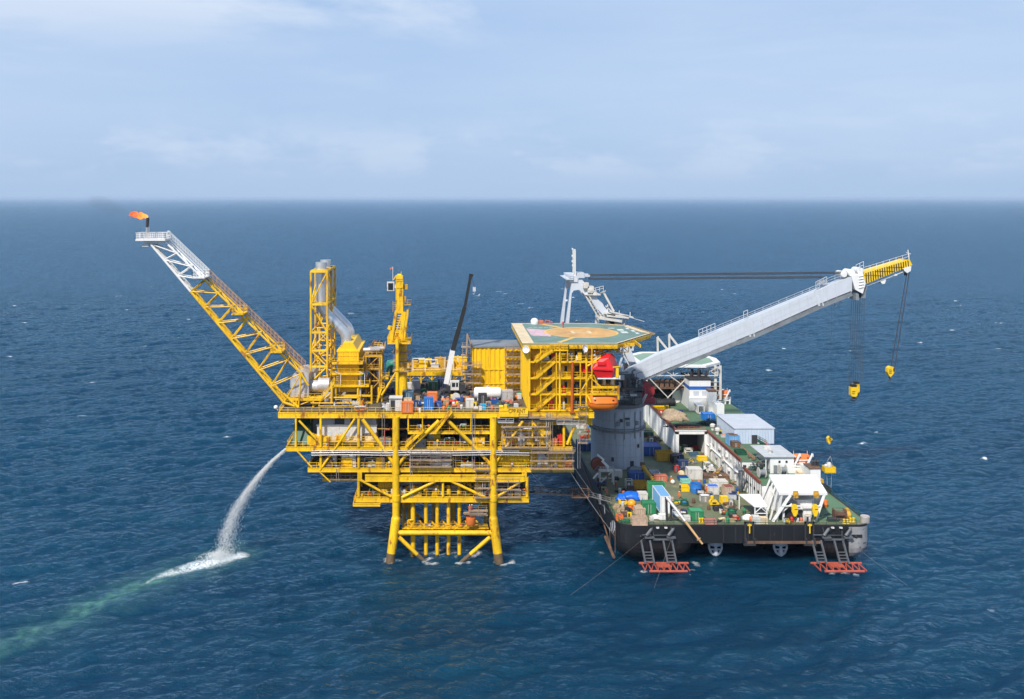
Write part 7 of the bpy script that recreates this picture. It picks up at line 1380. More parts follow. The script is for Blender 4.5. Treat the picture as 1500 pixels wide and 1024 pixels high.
m = MB(); m.lathe((x_+1.3,y_,DZ+1.0),[(.2,-.6),(.9,-.55),(.95,.2),(.5,.6)],14,'x'); m.box(x_+.6,x_+1.9,y_-.6,y_+.6,DZ,DZ+.5); m.box(x_+.7,x_+1.4,y_-.3,y_+.5,DZ+1.8,DZ+2.4); obj('motor', m, YD, t, smooth=True)
for px, py, lab in ((1239,767,'left bright yellow bollard at the right stern corner'),(1248,765,'right bright yellow bollard at the right stern corner')):
    q = G(px,py,DZ); m = MB(); 
    for s in (-.35,.35): m.lathe((q.x+s,q.y,DZ),[(.22,0),(.22,.8),(.3,.85),(.3,.95),(0,1.0)],12)
    m.box(q.x-.7,q.x+.7,q.y-.25,q.y+.25,DZ,DZ+.08); o = obj('bollard', m, YB, loc=q, smooth=True); tag(o, lab, 'bollard')
q = G(1027,766,DZ); m = MB()
for s in (-.3,.3): m.lathe((q.x+s,q.y,DZ),[(.2,0),(.2,.9),(.28,.95),(.28,1.05),(0,1.1)],12)
m.box(q.x-.6,q.x+.6,q.y-.22,q.y+.22,DZ,DZ+.08); o = obj('bollard', m, YB, loc=q, smooth=True); tag(o, 'yellow bollard at the stern edge left of the pink crate', 'bollard')
q = G(1227,764,DZ); m = MB(); m.lathe((q.x-1.2,q.y+.4,DZ+.45),[(.1,-.8),(.45,-.8),(.45,.8),(.1,.8)],12,'x'); m.box(q.x-2.2,q.x+.2,q.y-.2,q.y+1,DZ,DZ+.2); m.ball((q.x+.2,q.y+.4,DZ+.35),.4,10,6); o = obj('chain_stopper', m, DK, loc=q, smooth=True); tag(o, 'black chain stopper left of the rusty winch unit', 'deck machine')
# black fender stack on the upper deck
for k, (px, py, dz) in enumerate(((962,596,0),(972,597,0),(982,596,0),(967,591,1.5),(977,591,1.5))):
    q = G(px,py,UZ); m = MB(); m.lathe((q.x,q.y+1.6,UZ+1.1+dz),[(.4,-2.0),(.95,-1.8),(1.15,-1.3),(1.2,0),(1.15,1.3),(.95,1.8),(.4,2.0)],18,'x')
    for j in range(5): m.lathe((q.x-1.5+.75*j,q.y+1.6,UZ+1.1+dz),[(1.1,-.12),(1.3,-.08),(1.3,.08),(1.1,.12)],14,'x')
    o = obj('rubber_fender', m, RUB, loc=q, smooth=True); tag(o, ['left bottom black rubber fender of the upper deck pile','middle bottom black rubber fender of the upper deck pile','right bottom black rubber fender of the upper deck pile','left top black rubber fender of the upper deck pile','right top black rubber fender of the upper deck pile'][k], 'fender', 'black fenders piled on the upper deck')
for px, py, L, mt, lab, zz in ((1176,683,4.6,OC,'orange lifeboat in white davits near the funnel casing',UZ+.2),(1058,585,5.6,OC,'far orange lifeboat on white davits right of the slim casing tower',UZ+1.5)):
    q = G(px,py,zz); bt = boat('lifeboat', lab, (q.x,q.y+1.5,zz), L, 2.4, 2.5, mt, WH)
    m = MB()
    for s in (-1.6,1.4): m.bar((q.x+s-.8,q.y,UZ-2),(q.x+s-.2,q.y,zz+.4),.3); m.bar((q.x+s-.4,q.y,zz+.2),(q.x+s+1.0,q.y+.1,zz+3.0),.34); m.bar((q.x+s+1.0,q.y+.1,zz+3.0),(q.x+s+1.1,q.y+.1,zz+2.3),.2)
    m.bar((q.x-2.6,q.y-.1,zz+.1),(q.x+2.4,q.y-.1,zz-.4),.25); m.rail([(q.x-2.4,q.y-.2,zz-.3),(q.x+2.6,q.y-.2,zz-.3)],1,1,.05)
    if px > 1100: m.box(q.x-2.2,q.x+3.4,q.y-.2,q.y+3,DZ,zz-.4)
    else: m.bar((q.x+2.3,q.y,UZ-6),(q.x+2.3,q.y,zz),.4)
    o = obj('boat_davit', m, WH, loc=q); tag(o, 'white davit carrying the '+('near' if px > 1100 else 'far')+' orange lifeboat', 'davit')
# bridge between platform and barge
gw = thing('access_bridge', 'dark lattice footbridge between the yellow platform and the barge', 'footbridge', (27,209,12)); a, b = Vector((18.9,209.5,C+.3)), Vector((33.2,213.0,11.9))
m = MB(); n = 9; w = Vector((-.2,.6,0)); up = Vector((0,0,1.2))
m.bar(a,b,1.3,.12)
for sg_2 in (-1,1):
    m.bar(a+w*sg_2+up,b+w*sg_2+up,.14); m.bar(a+w*sg_2,b+w*sg_2,.18)
    for k in range(n+1): c = a.lerp(b,k/n)+w*sg_2; m.bar(c,c+up,.12); 
    for k in range(n): c = a.lerp(b,k/n)+w*sg_2; d = a.lerp(b,(k+1)/n)+w*sg_2+up; m.bar(c,d,.08)
obj('lattice_span', m, DK, gw)
m = MB(); c = Vector((31,212.4,12)); m.box(c.x-1.9,c.x+1.9,c.y-1.2,c.y+1.2,c.z-.1,c.z+.1); m.truss([[(c.x-1.9,c.y-1.2,z),(c.x+1.9,c.y-1.2,z),(c.x+1.9,c.y+1.2,z),(c.x-1.9,c.y+1.2,z)] for z in (c.z,c.z+2.1)],.09,.07); 
for k in range(5): m.bar((c.x-1.8+.4*k,c.y-1.1,c.z+.1),(c.x-1.4+.5*k,c.y+.6,c.z+1.8),.14)
obj('landing_cage', m, BRN, gw)
m = MB(); m.bar((33,212.6,12),(HX0+.6,216.5,DZ+.9),1.0,.18); m.rail([(33,212.2,12.1),(HX0+.6,216.1,DZ+1)],1,1.4,.05); m.bar((36,215,9.4),(36,215,11.6),.5); m.bar((a.x-.2,a.y,B-.8),(23.5,210.5,C+.2),.1); obj('gangplank', m, SP, gw)
def rope(name, pts, r, mt, lab, sag=0):
    m = MB(); P_ = []; a, b = Vector(pts[0]), Vector(pts[-1])
    for k in range(15): t = k/14; v = a.lerp(b,t); v.z -= sag*4*t*(1-t); P_.append(v)
    m.path(P_, r, 5); o = obj(name, m, mt, loc=a, smooth=True); return tag(o, lab, 'rope')
rope('mooring_rope',[P(946,786,203.3),G(835,872,-.3)],.014,SC,'long mooring rope from the hull port of the barge down into the sea',.3)
rope('mooring_rope',[P(983,790,202),G(956,868,-.3)],.018,SC,'short mooring rope running through the left red fender frame into the sea')
rope('mooring_rope',[P(1240,790,202.6),G(1330,858,-.3)],.014,MG,'mooring rope leading away right from the right stern corner',.2)
rope('mooring_rope',[P(842,686,207.3),(HX0,214,7.8)],.05,SP,'left slack line from the yellow deck corner to the barge side',.5)
rope('mooring_rope',[P(832,686,207.3),(HX0-.3,206,5.4)],.05,SP,'right slack line from the yellow deck corner to the hull marks',.4)
# ================================================================= PEOPLE
def person(lab, q, mt, pose=0, rz=0, helmet=HAT):
    """one continuous skinned body; arms, five fingers each, helmet as a child"""
    t_ = thing('person', lab, 'person', q); ROOT[t_.name] = Vector((0,0,0))
    V = [(0,0,.93)]; E = []; RA = [.155]
    def ad(p, par, r): V.append(p); E.append((par, len(V)-1)); RA.append(r); return len(V)-1
    ch = ad((0,0,1.18),0,.165); sh = ad((0,0,1.40),ch,.15); nk = ad((0,-.01,1.50),sh,.06); hd = ad((0,-.02,1.60),nk,.092); ad((0,-.03,1.70),hd,.095)
    ad((0,-.10,1.63),hd,.03)
    st = .16 if pose == 1 else .02
    for s in (-1,1):
        hp_ = ad((.10*s,0,.88),0,.115); kn = ad((.11*s,-.02-st*s,.50),hp_,.075); an = ad((.11*s,.02+st*.6*s*-1,.09),kn,.05); ad((.12*s,-.14-st*.6*s,.05),an,.045)
        so = ad((.19*s,0,1.40),sh,.075); 
        if pose == 2: el, wr = (.27*s,-.16,1.20), (.20*s,-.40,1.22)
        elif pose == 3: el, wr = (.38*s,-.05,1.28), (.50*s,-.2,1.45)
        else: el, wr = (.25*s,.02,1.12), (.26*s,-.1,.88)
        e_ = ad(el,so,.052); w_ = ad(wr,e_,.036); d = (Vector(wr)-Vector(el)).normalized(); hv = Vector(wr)+d*.09; hn = ad(tuple(hv),w_,.038)
        for k in range(4): f1 = hv+d*(.075-.008*abs(k-1.3))+Vector((.0,.022*(k-1.5),-.01)); ad(tuple(f1),hn,.011)
        th = Vector(wr)+d*.06+Vector((-.05*s,-.02,0)); ad(tuple(th),hn,.012)
    me = bpy.data.meshes.new('body'); me.from_pydata(V,E,[]); o = bpy.data.objects.new('body', me); COL.objects.link(o); o.parent = t_
    mo = o.modifiers.new('Skin','SKIN'); sd = me.skin_vertices or me.attributes; 
    lay = me.skin_vertices[0].data if len(me.skin_vertices) else None
    if lay:
        for i, r in enumerate(RA): lay[i].radius = (r, r); lay[i].use_root = (i == 0)
    sb = o.modifiers.new('Sub','SUBSURF'); sb.levels = 1; sb.render_levels = 1
    me.materials.append(BODY[mt.name])
    m = MB(); m.lathe((0,-.03,1.70),[(.135,0),(.13,.03),(.115,.09),(.07,.13),(0,.145)],14); m.box(-.09,.09,-.19,-.12,1.70,1.715); h_ = obj('helmet', m, helmet, t_, smooth=True)
    t_.rotation_euler = (0,0,rz); return t_
BODY = {}
def bodymat(base, col):
    m = bpy.data.materials.new('clothing_'+base); m.use_nodes = True; nt = m.node_tree; b = nt.nodes['Principled BSDF']; b.inputs['Roughness'].default_value = .8
    tc = nt.nodes.new('ShaderNodeTexCoord'); sx = nt.nodes.new('ShaderNodeSeparateXYZ'); nt.links.new(tc.outputs['Object'], sx.inputs[0])
    r = nt.nodes.new('ShaderNodeValToRGB'); r.color_ramp.interpolation = 'CONSTANT'; e = r.color_ramp.elements; e[0].color = (.03,.025,.02,1); e[1].position = .06; e[1].color = (*col,1)
    x = e.new(.58); x.color = (*[c*.9 for c in col],1); x = e.new(.735); x.color = (.30,.17,.11,1)
    mu = nt.nodes.new('ShaderNodeMath'); mu.operation = 'MULTIPLY'; mu.inputs[1].default_value = .5; nt.links.new(sx.outputs['Z'], mu.inputs[0]); nt.links.new(mu.outputs[0], r.inputs['Fac']); nt.links.new(r.outputs['Color'], b.inputs['Base Color']); BODY[base] = m
for mm, c in ((COV,(.75,.17,.03)),(COVR,(.45,.03,.03)),(COVB,(.03,.05,.12)),(HAT,(.7,.68,.62))): bodymat(mm.name, c)
def onDeck(px, py, z=DZ): return G(px,py,z)
person('person in an orange coverall holding a white bag right of the faded red box', onDeck(983,708), COV, 2, .4)
person('person in a dark coverall standing left of the yellow open crate', onDeck(996,719.5), COVB, 1, .8)
person('person in an orange coverall standing in front of the dark clad person', onDeck(995,730.5), COV, 0, -.3)
person('person in a red coverall and white helmet before the winch drum in the pedestal shade', onDeck(902,715), COVR, 0, .6)
person('person in an orange coverall crouched near the round blue tub', onDeck(1035,722), COV, 2, -.8)
person('person in a red coverall beside the rusty mooring post', onDeck(889,726), COVR, 0, 1.2)
person('person in an orange coverall working at the white container by the navy boxes', onDeck(1006,693), COV, 3, .2)
person('person in a pale coverall standing at the right end of the yellow cargo basket', onDeck(949,716), HAT, 0, 2)
person('person in an orange coverall standing on the low hanging scaffold', Vector((X(687.5),FY-1,Z(750)+.14)), COV, 3, .4)
person('person in a red coverall at the left end of the low hanging scaffold', Vector((X(690.8),FY-.8,Z(750)+.14)), COVR, 0, 1.5)
person('person in a red coverall in the white cabin doorway on the top deck', Vector((X(576,209.5),209.0,T)), COVR, 0, 0)
person('person in an orange coverall on the top deck near the black cabinet', G(720,590,T), COV, 1, 1)
person('person in a red coverall on the footbridge landing cage', Vector((31.4,212.2,12.1)), COVR, 2, .4)
person('person in a red coverall and white helmet on the helideck', G(825,480.3,zh), COVR, 2, -1)
m = MB(); q = onDeck(985.5,709); m.ball((q.x,q.y,DZ+.55),.55,12,8,1,.8,1); o = obj('white_bag', m, WH, loc=q, smooth=True); tag(o, 'white bag held beside the orange clad person on deck', 'bag')
rr = random.Random(55)   # gas bottles and barrels standing about the barge deck
for px, py, mt, lab in ((913,725,SAL,'faded red barrel in front of the tarpaulin bundles'),(908,722,WHD,'white barrel left of the tarpaulin bundles'),(958,722,GN,'green barrel by the open green container'),(1016,737,BRN,'brown barrel right of the green round basket'),(1090,752,GN,'green barrel under the shelter edge'),(1000,672,DK,'black barrel behind the navy box'),(1056,752,WHD,'white barrel in front of the yellow upright box'),(1038,747,BRN,'rust brown barrel in front of the low yellow machine'),(985,735,WDP,'pale barrel right of the sky blue container'),(1160,765,RD,'red barrel under the left yellow sheave block'),(1168,765.5,WHD,'white barrel under the gantry house'),(1174,765.5,SAL,'faded red barrel left of the right yellow sheave block'),(1063,716,GN,'green barrel between the pale crates and the beige crate'),(1032,708,BL,'blue barrel beyond the round blue tub'),(1024,710,SAL,'faded red barrel left of the blue barrel beyond the tub'),(1080,727,YB,'yellow barrel right of the grey bin'),(886,715,DK,'black barrel under the white davit frame'),(1020,762,DK,'black barrel in front of the bright green container'),(1100,764,OC,'orange barrel left of the left cream bin')):
    barrel(lab, onDeck(px,py), mt, .95+rr.random()*.2, .36, 'barrels on the barge deck')

# ================================================================= SMALL CARGO SCATTERED ABOUT
rc_ = random.Random(101)
CM = (('red',RD),('white',WHD),('navy',BLD),('rusty',BRN),('green',GN),('yellow',YB),('grey',LG),('black',DK),('orange',OC),('tan',WD),('blue',BL))
def clutter(kind, lab, q, mt, s=1.0):
    x, y, z = q
    if kind == 'drum': return barrel(lab, q, mt, rc_.uniform(.8,1.2)*s, rc_.uniform(.3,.42)*s)
    t = thing({'crate':'small_crate','skid':'equipment_skid','bundle':'tube_bundle','cabinet':'small_cabinet'}[kind], lab, {'crate':'crate','skid':'machine','bundle':'bundle','cabinet':'cabinet'}[kind], q)
    w, d, h = rc_.uniform(.5,1.0)*s, rc_.uniform(.4,.8)*s, rc_.uniform(.6,1.2)*s
    if kind == 'crate':
        m = MB(); m.box(x-w,x+w,y-d,y-d+.06,z,z+h); m.box(x-w,x+w,y+d-.06,y+d,z,z+h); m.box(x-w,x-w+.06,y-d+.06,y+d-.06,z,z+h); m.box(x+w-.06,x+w,y-d+.06,y+d-.06,z,z+h); m.box(x-w+.06,x+w-.06,y-d+.06,y+d-.06,z,z+.1)
        for k in range(5): xx = x-w+2*w*k/4; m.box(xx-.05,xx+.05,y-d-.05,y-d,z,z+h+.04)
        obj('box', m, mt, t); m = MB()
        for k in range(5): m.ball((x+rc_.uniform(-.6,.6)*w,y+rc_.uniform(-.5,.5)*d,z+h*.75),.28*s,7,5)
        obj('content', m, rc_.choice([DK,WHD,NET,OP,BLD]), t)
    elif kind == 'skid':
        m = MB(); m.box(x-w,x+w,y-d,y+d,z,z+.14); m.truss([[(x-w,y-d,zz),(x+w,y-d,zz),(x+w,y+d,zz),(x-w,y+d,zz)] for zz in (z+.1,z+h*1.2)],.04,.04,diag=False,square=True); obj('frame', m, DK, t)
        m = MB(); m.lathe((x-w*.2,y,z+h*.55),[(.1,-w*.6),(h*.36,-w*.55),(h*.36,w*.4),(.1,w*.5)],10,'x'); m.box(x+w*.25,x+w*.8,y-d*.7,y+d*.7,z+.15,z+h); obj('machine', m, mt, t)
    elif kind == 'bundle':
        m = MB(); a = rc_.uniform(-.6,.9); dv = Vector((math.cos(a),math.sin(a),0)); sv = Vector((-dv.y,dv.x,0)); L = rc_.uniform(1.2,2.2)*s
        for k in range(7): c = Vector(q)+sv*(.17*(k%4)-.25)+Vector((0,0,.1+.17*(k//4))); m.tube(c-dv*L,c+dv*L,.085,n=6)
        obj('tube', m, mt, t); m = MB()
        for e in (-.5,.5): c = Vector(q)+dv*L*e; m.bar(c-sv*.42+Vector((0,0,.2)),c+sv*.42+Vector((0,0,.2)),.1,.42)
        obj('strap', m, DK, t)
    else:
        m = MB(); m.box(x-w*.7,x+w*.7,y-d*.6,y+d*.6,z+.06,z+h*1.4); m.box(x-w*.75,x+w*.75,y-d*.65,y+d*.65,z+h*1.4,z+h*1.4+.06); obj('body', m, mt, t)
        m = MB(); m.box(x-w*.5,x+w*.1,y-d*.6-.04,y-d*.6,z+.2,z+h*1.25); obj('door', m, rc_.choice([DK,WHD,MG]), t)
    return t
def scatter(areas, z, total, s):
    todo = []
    for where, px0, px1, py0, py1, n in areas:
        combos = [(c, k) for c in CM for k in ('drum','crate','skid','bundle','cabinet')]; rc_.shuffle(combos)
        for (cn, mt), kd in combos[:n]: todo.append((where, rc_.uniform(px0,px1), rc_.uniform(py0,py1), cn, mt, kd))
    for where, px, py, cn, mt, kd in todo:
        kn = {'drum':'drum','crate':'open crate','skid':'machine skid','bundle':'tube bundle','cabinet':'cabinet'}[kd]
        clutter(kd, f'small {cn} {kn} {where}', G(px,py,z), mt, s)
scatter((('in front of the garage mouth',996,1030,650,664,9),('along the foot of the white wall',1040,1064,680,706,10),('between the navy boxes and the stained white container',990,1012,676,694,7),
  ('around the round blue tub',1008,1052,706,736,9),('near the tan canvas heap',1050,1080,738,756,7),('along the stern edge between the shelter and the pink crate',1048,1098,758,767,6),
  ('near the orange and yellow hose pile',988,1012,734,762,6),('around the yellow cargo basket',905,958,706,728,8),('along the left stern edge',898,925,733,762,9),
  ('in the shade right of the pedestal',944,990,640,656,7),('at the foot of the davit frame',876,902,696,722,6),('under the stern gantry',1150,1192,760,766.5,8),('left of the pedestal by the tank containers',846,862,622,664,6),('beside the beige rusty topped crate',1058,1084,708,732,6)), DZ, 0, 1.0)
scatter((('on the low roof by the dark net heap',1090,1132,664,692,9),), 13.95, 0, 1.0)
scatter((('on the upper deck behind the parapet vents',1046,1072,622,648,7),('on the upper deck beside the brown rope heap',962,1010,600,622,7),('on the upper deck near the far white house',975,1008,575,590,4)), UZ, 0, 1.0)
scatter((('on the top deck near the mobile crane',640,690,572,596,10),('on the top deck in front of the corrugated building',690,735,578,599,9),('on the top deck behind the name board',736,766,578,600,8),('on the top deck behind the orange crate',606,640,566,592,9),('on the top deck around the white cabin',555,590,572,602,8),('on the deck edge under the heat recovery unit',490,550,590,602,7)), T, 0, .95)
for k, pts in enumerate((((985,745),(1000,736),(1022,745),(1030,752)),((1030,765),(1012,760),(1000,766)),((940,712),(955,718),(962,736)),((1010,700),(1040,728),(1056,744)),((1195,762),(1212,752),(1224,758)))):
    m = MB(); P_ = [G(a,b,DZ)+Vector((0,0,.08)) for a,b in pts]; Q = []
    for i in range(len(P_)-1):
        for j in range(6): t = j/6; Q.append(P_[i].lerp(P_[i+1],t)+Vector((.35*math.sin(3*(i+t)+k),.4*math.cos(2.4*(i+t)),0)))
    m.path(Q,.09,6); o = obj('deck_hose', m, [DK,YD,DK,RD,DK][k], loc=P_[0], smooth=True); tag(o, ['black hose snaking between the sky blue container and the green container','yellow hose along the stern edge by the bright green container','black hose from the yellow cargo basket to the sky blue container','red hose across the deck beside the round blue tub','black hose on the clean green deck by the winch unit'][k], 'hose')
for x0_, x1_, y0_, z0_, z1_, lab in ((X(736),X(800),FY-1.3,A,A+4.6,'brown scaffold over the yellow wall panels of the upper right deck'),(X(778),X(838),FY-1.4,B,B+3.6,'brown scaffold along the right end of the middle deck'),(X(602),X(660),FY-1.2,B+.4,B+3.4,'brown scaffold with planks below the silver pipes between the front legs'),(X(697),X(716),FY-1.2,C,C+6.2,'tall thin scaffold beside the right front leg under the big girder'),(X(484),X(526),FY+1.0,SB,SB+2.4,'low scaffold on the small hanging deck at the left'),(X(728),X(760),FY-.9,C,C+3.4,'scaffold in the right bay of the lowest deck'),(X(848),X(858),FY-1.2,A+1,T+1.5,'scaffold at the right end below the orange lifeboat')):
    m = MB(); m.scaffold(x0_,x1_,y0_,y0_+1.0,z0_,z1_,1.9,2.0,.028); o = obj('scaffold', m, [SC,PL], loc=((x0_+x1_)/2,y0_,z0_)); tag(o, lab, 'scaffold', 'scaffolds on the platform face')
# ================================================================= SEA
rs = np.random.RandomState(4)
comps = []
for L, amp, n in ((60,.12,5),(34,.13,7),(19,.12,9),(11,.115,13),(6.5,.078,16),(4.0,.050,16),(2.6,.024,14)):
    for _ in range(n):
        l = L*rs.uniform(.75,1.3); th = R(-62)+rs.normal(0,.42 if L > 8 else .6); comps.append((2*math.pi/l*math.cos(th), 2*math.pi/l*math.sin(th), amp*rs.uniform(.5,1.0)*.72, rs.uniform(0,6.28)))
def waves(x, y):
    z = np.zeros_like(x)
    for kx, ky, a, ph in comps:
        s = np.sin(kx*x+ky*y+ph); z += a*(s+.22*np.cos(2*(kx*x+ky*y+ph)))
    return z
ys = [105.0]
while ys[-1] < 900: ys.append(ys[-1]+max(.55, (ys[-1]/300)**1.6*.62))
ys = np.array(ys); nx = 760
xs = np.linspace(-1,1,nx)
YY, TT = np.meshgrid(ys, xs, indexing='ij'); XX_ = TT*(YY*.36+175)+55
w = waves(XX_, YY)
half = (YY*.36+175); edge = np.minimum(np.minimum((YY-105)/14, (900-YY)/220), (1-np.abs(TT))*half/20); edge = np.clip(edge,0,1); edge = edge*edge*(3-2*edge)
ZZ_ = w*edge
# foam and tint masks (what floats in the water: whitecaps, wash round the legs, the discharge trail)
def n2(x, y, s, seed):
    r_ = np.random.RandomState(seed); z = np.zeros_like(x)
    for k in range(14):
        f_ = r_.uniform(.5,2.2)/s; a = r_.uniform(0,6.28); z += np.sin(x*f_*math.cos(a)+y*f_*math.sin(a)+r_.uniform(0,6.28))
    return z/14**.5
foam = np.zeros_like(w); tint = np.zeros_like(w)
sl = np.array(waves(XX_+.8, YY)-waves(XX_-.8, YY))
rc = np.random.RandomState(8)
for k in range(110):      # whitecaps: short broken crests
    d = 130+rc.rand()**.8*720; cx = rc.uniform(-1,1)*(d*.36+175)*.9+55; i = int(np.searchsorted(ys, d)); i = min(i, len(ys)-2)
    L = rc.uniform(.5,1.8)*(1+d/700); W = rc.uniform(.3,.6)*(1+d/600)
    y0, y1 = max(0,i-28), min(len(ys),i+28); sx = np.s_[y0:y1]
    ang = R(20)+rc.normal(0,.2); dx = XX_[sx]-cx; dy = YY[sx]-d; u = dx*math.cos(ang)+dy*math.sin(ang); v = -dx*math.sin(ang)+dy*math.cos(ang)+.35*np.sin(u*2.1+k)
    b_ = np.exp(-(u/L)**4-(v/W)**2)*(.55+.8*(n2(XX_[sx],YY[sx],.5,k)>-.1)); foam[sx] = np.maximum(foam[sx], b_*rc.uniform(.5,1.5))
for lx, ly, r0 in ((LX-1.6,FY-.9,1.2),(RX+1.6,FY-.9,1.2),(LX-1.6,BY+.9,1.2),(RX+1.6,BY+.9,1.2),(X(627),FY-.6,.9),(X(671),FY-.6,.9),(-7,211,.5),(-4,211,.5),(-1.5,211,.5),(1.1,211,.5),(3.6,211,.5),(6.3,210,.5)):
    d = np.hypot(XX_-lx-.8, (YY-ly+.3)*.9); foam = np.maximum(foam, np.exp(-((d-r0-.3)/.8)**2)*np.clip(.35+n2(XX_,YY,.6,3)*.8,0,1)*1.1)
jx, jy = X(326,208), 208.0
TR = [(jx+3.6,jy+.9),(jx-3,jy-4),(jx-8,jy-9),(X(240,198),197.5),(X(200,191),190.5),(X(130,181),180.5),(X(60,173),172),(X(-20,165),163),(X(-90,158),155)]
best = np.full_like(w, 99.); par = np.zeros_like(w); acc = 0
for (a0,b0_),(a1,b1_) in zip(TR,TR[1:]):
    L = math.hypot(a1-a0,b1_-b0_); t = np.clip(((XX_-a0)*(a1-a0)+(YY-b0_)*(b1_-b0_))/L**2,0,1); d = np.hypot(XX_-a0-t*(a1-a0), YY-b0_-t*(b1_-b0_)); k = d < best; best = np.where(k,d,best); par = np.where(k,acc+t*L,par); acc += L
nb_ = n2(XX_,YY,2.2,17); nf = n2(XX_,YY,.7,18)
wd = 1.5+.026*par
tint = np.clip(.8+.28*nf,0.3,1.1)*np.exp(-((best+.8*nb_)/(wd*1.25))**2)*np.clip(1.3-par/85,.0,1.15)*np.clip(par/6,0,1)
tint = np.maximum(tint, .38*np.exp(-((best+1.5*nb_-2)/(wd*2.4))**2)*np.clip(1-par/70,0,1))
wf = np.interp(par,[0,4,11,17,22,27],[1.9,2.9,2.5,1.5,.6,.1])
foam = np.maximum(foam, np.clip(1.25-(best+.45*nf)/np.maximum(wf,.05),0,1)*(par<27)*np.clip(1.5-.045*par+.3*nf,0,1.5))
foam = np.maximum(foam, .8*np.exp(-(((XX_-X(213,193))/1.1)**2+((YY-192.6)/.9)**2))*np.clip(.6+nf,0,1))
# wash along the barge
foam = np.maximum(foam, np.exp(-((YY-199.0)/.5)**2)*(((XX_>42)&(XX_<53.6))|((XX_>80)&(XX_<91)))*np.clip(nf,0,1)*.8)
foam = np.maximum(foam, np.exp(-(((XX_-55.0)/1.6)**2+((YY-203.2)/1.6)**2))*np.clip(.3+nf,0,1)*.7)
foam = np.maximum(foam, np.exp(-(((XX_-35.5)/1.5)**2))*np.exp(-((YY-211)/7)**2)*np.clip(nb_*.5+nf*.6-.25,0,1)*.55)
ny = len(ys); verts = np.stack([XX_,YY,ZZ_],-1).reshape(-1,3)
idx = np.arange(ny*nx).reshape(ny,nx); faces = np.stack([idx[:-1,:-1],idx[:-1,1:],idx[1:,1:],idx[1:,:-1]],-1).reshape(-1,4)
# the rest of the sheet, out to the horizon, shares the border of the fine part
FAR = 90000.0
b_front, b_back, b_l, b_r = idx[0], idx[-1], idx[:,0], idx[:,-1]
ex = [(-FAR,-3000,0),(FAR,-3000,0),(FAR,FAR,0),(-FAR,FAR,0)]; n0 = len(verts); verts = np.vstack([verts, ex])
me = bpy.data.meshes.new('sea'); fl_list = faces.tolist()
fl_list += [[n0]+[int(i) for i in b_front[::-1]][::-1][::-1][::-1] + [n0+1]][:0]
fl_list.append([n0, n0+1] + [int(i) for i in b_front[::-1]])
fl_list.append([n0+1, n0+2] + [int(i) for i in b_r[::-1]])
fl_list.append([n0+2, n0+3] + [int(i) for i in b_back])
fl_list.append([n0+3, n0] + [int(i) for i in b_l])
me.from_pydata(verts.tolist(), [], fl_list); me.update()
me.polygons.foreach_set('use_smooth', [True]*len(me.polygons))
col = me.attributes.new('wash', 'FLOAT_COLOR', 'POINT'); buf = np.zeros((len(verts),4),dtype=np.float32); buf[:n0,0] = foam.reshape(-1); buf[:n0,1] = tint.reshape(-1); buf[:n0,2] = edge.reshape(-1); buf[:,3] = 1; col.data.foreach_set('color', buf.ravel())
sea = bpy.data.objects.new('sea', me); COL.objects.link(sea); tag(sea, 'deep blue choppy sea reaching to the horizon', 'sea', kind='structure')
m = bpy.data.materials.new('sea_water'); m.use_nodes = True; nt = m.node_tree; N, L_ = nt.nodes, nt.links; N.remove(N['Principled BSDF'])
at = N.new('ShaderNodeAttribute'); at.attribute_name = 'wash'; sp = N.new('ShaderNodeSeparateColor'); L_.new(at.outputs['Color'], sp.inputs[0])
ge = N.new('ShaderNodeNewGeometry')
def nz(scale, det, sy=1.0, rot=0, rough=.55):
    mp = N.new('ShaderNodeMapping'); mp.inputs['Scale'].default_value = (scale,scale*sy,scale); mp.inputs['Rotation'].default_value = (0,0,R(rot)); L_.new(ge.outputs['Position'], mp.inputs['Vector']); n = N.new('ShaderNodeTexNoise'); n.inputs['Scale'].default_value = 1; n.inputs['Detail'].default_value = det; n.inputs['Roughness'].default_value = rough; L_.new(mp.outputs['Vector'], n.inputs['Vector']); return n.outputs['Fac']
def mth(op, a, c=None):
    x = N.new('ShaderNodeMath'); x.operation = op
    for i, v in enumerate((a, c)):
        if v is None: continue
        if isinstance(v, (int,float)): x.inputs[i].default_value = v
        else: L_.new(v, x.inputs[i])
    return x.outputs[0]
def mxc(f, a, c):
    x = N.new('ShaderNodeMix'); x.data_type = 'RGBA'
    for i, v in ((0,f),(6,a),(7,c)):
        if isinstance(v, tuple): x.inputs[i].default_value = (*v,1)
        elif isinstance(v, (int,float)): x.inputs[i].default_value = v
        else: L_.new(v, x.inputs[i])
    return x.outputs[2]
def rmp(f, p0, p1):
    r = N.new('ShaderNodeMapRange'); r.inputs['From Min'].default_value = p0; r.inputs['From Max'].default_value = p1; L_.new(f, r.inputs['Value']); return r.outputs[0]
big = nz(.012, 3); mid = nz(.05, 3, 2.0, 25)
c = mxc(rmp(big,.35,.65), SEA_A, SEA_B); c = mxc(mth('MULTIPLY', rmp(mid,.45,.7), .35), c, SEA_C)
tn = mth('MULTIPLY', sp.outputs[1], rmp(nz(.5,4),.2,.6))
c = mxc(tn, c, (.075,.20,.15))
fn = mth('MULTIPLY', sp.outputs[0], rmp(nz(2.2,5,1.4,25),.25,.62)); fo = rmp(fn,.10,.85)
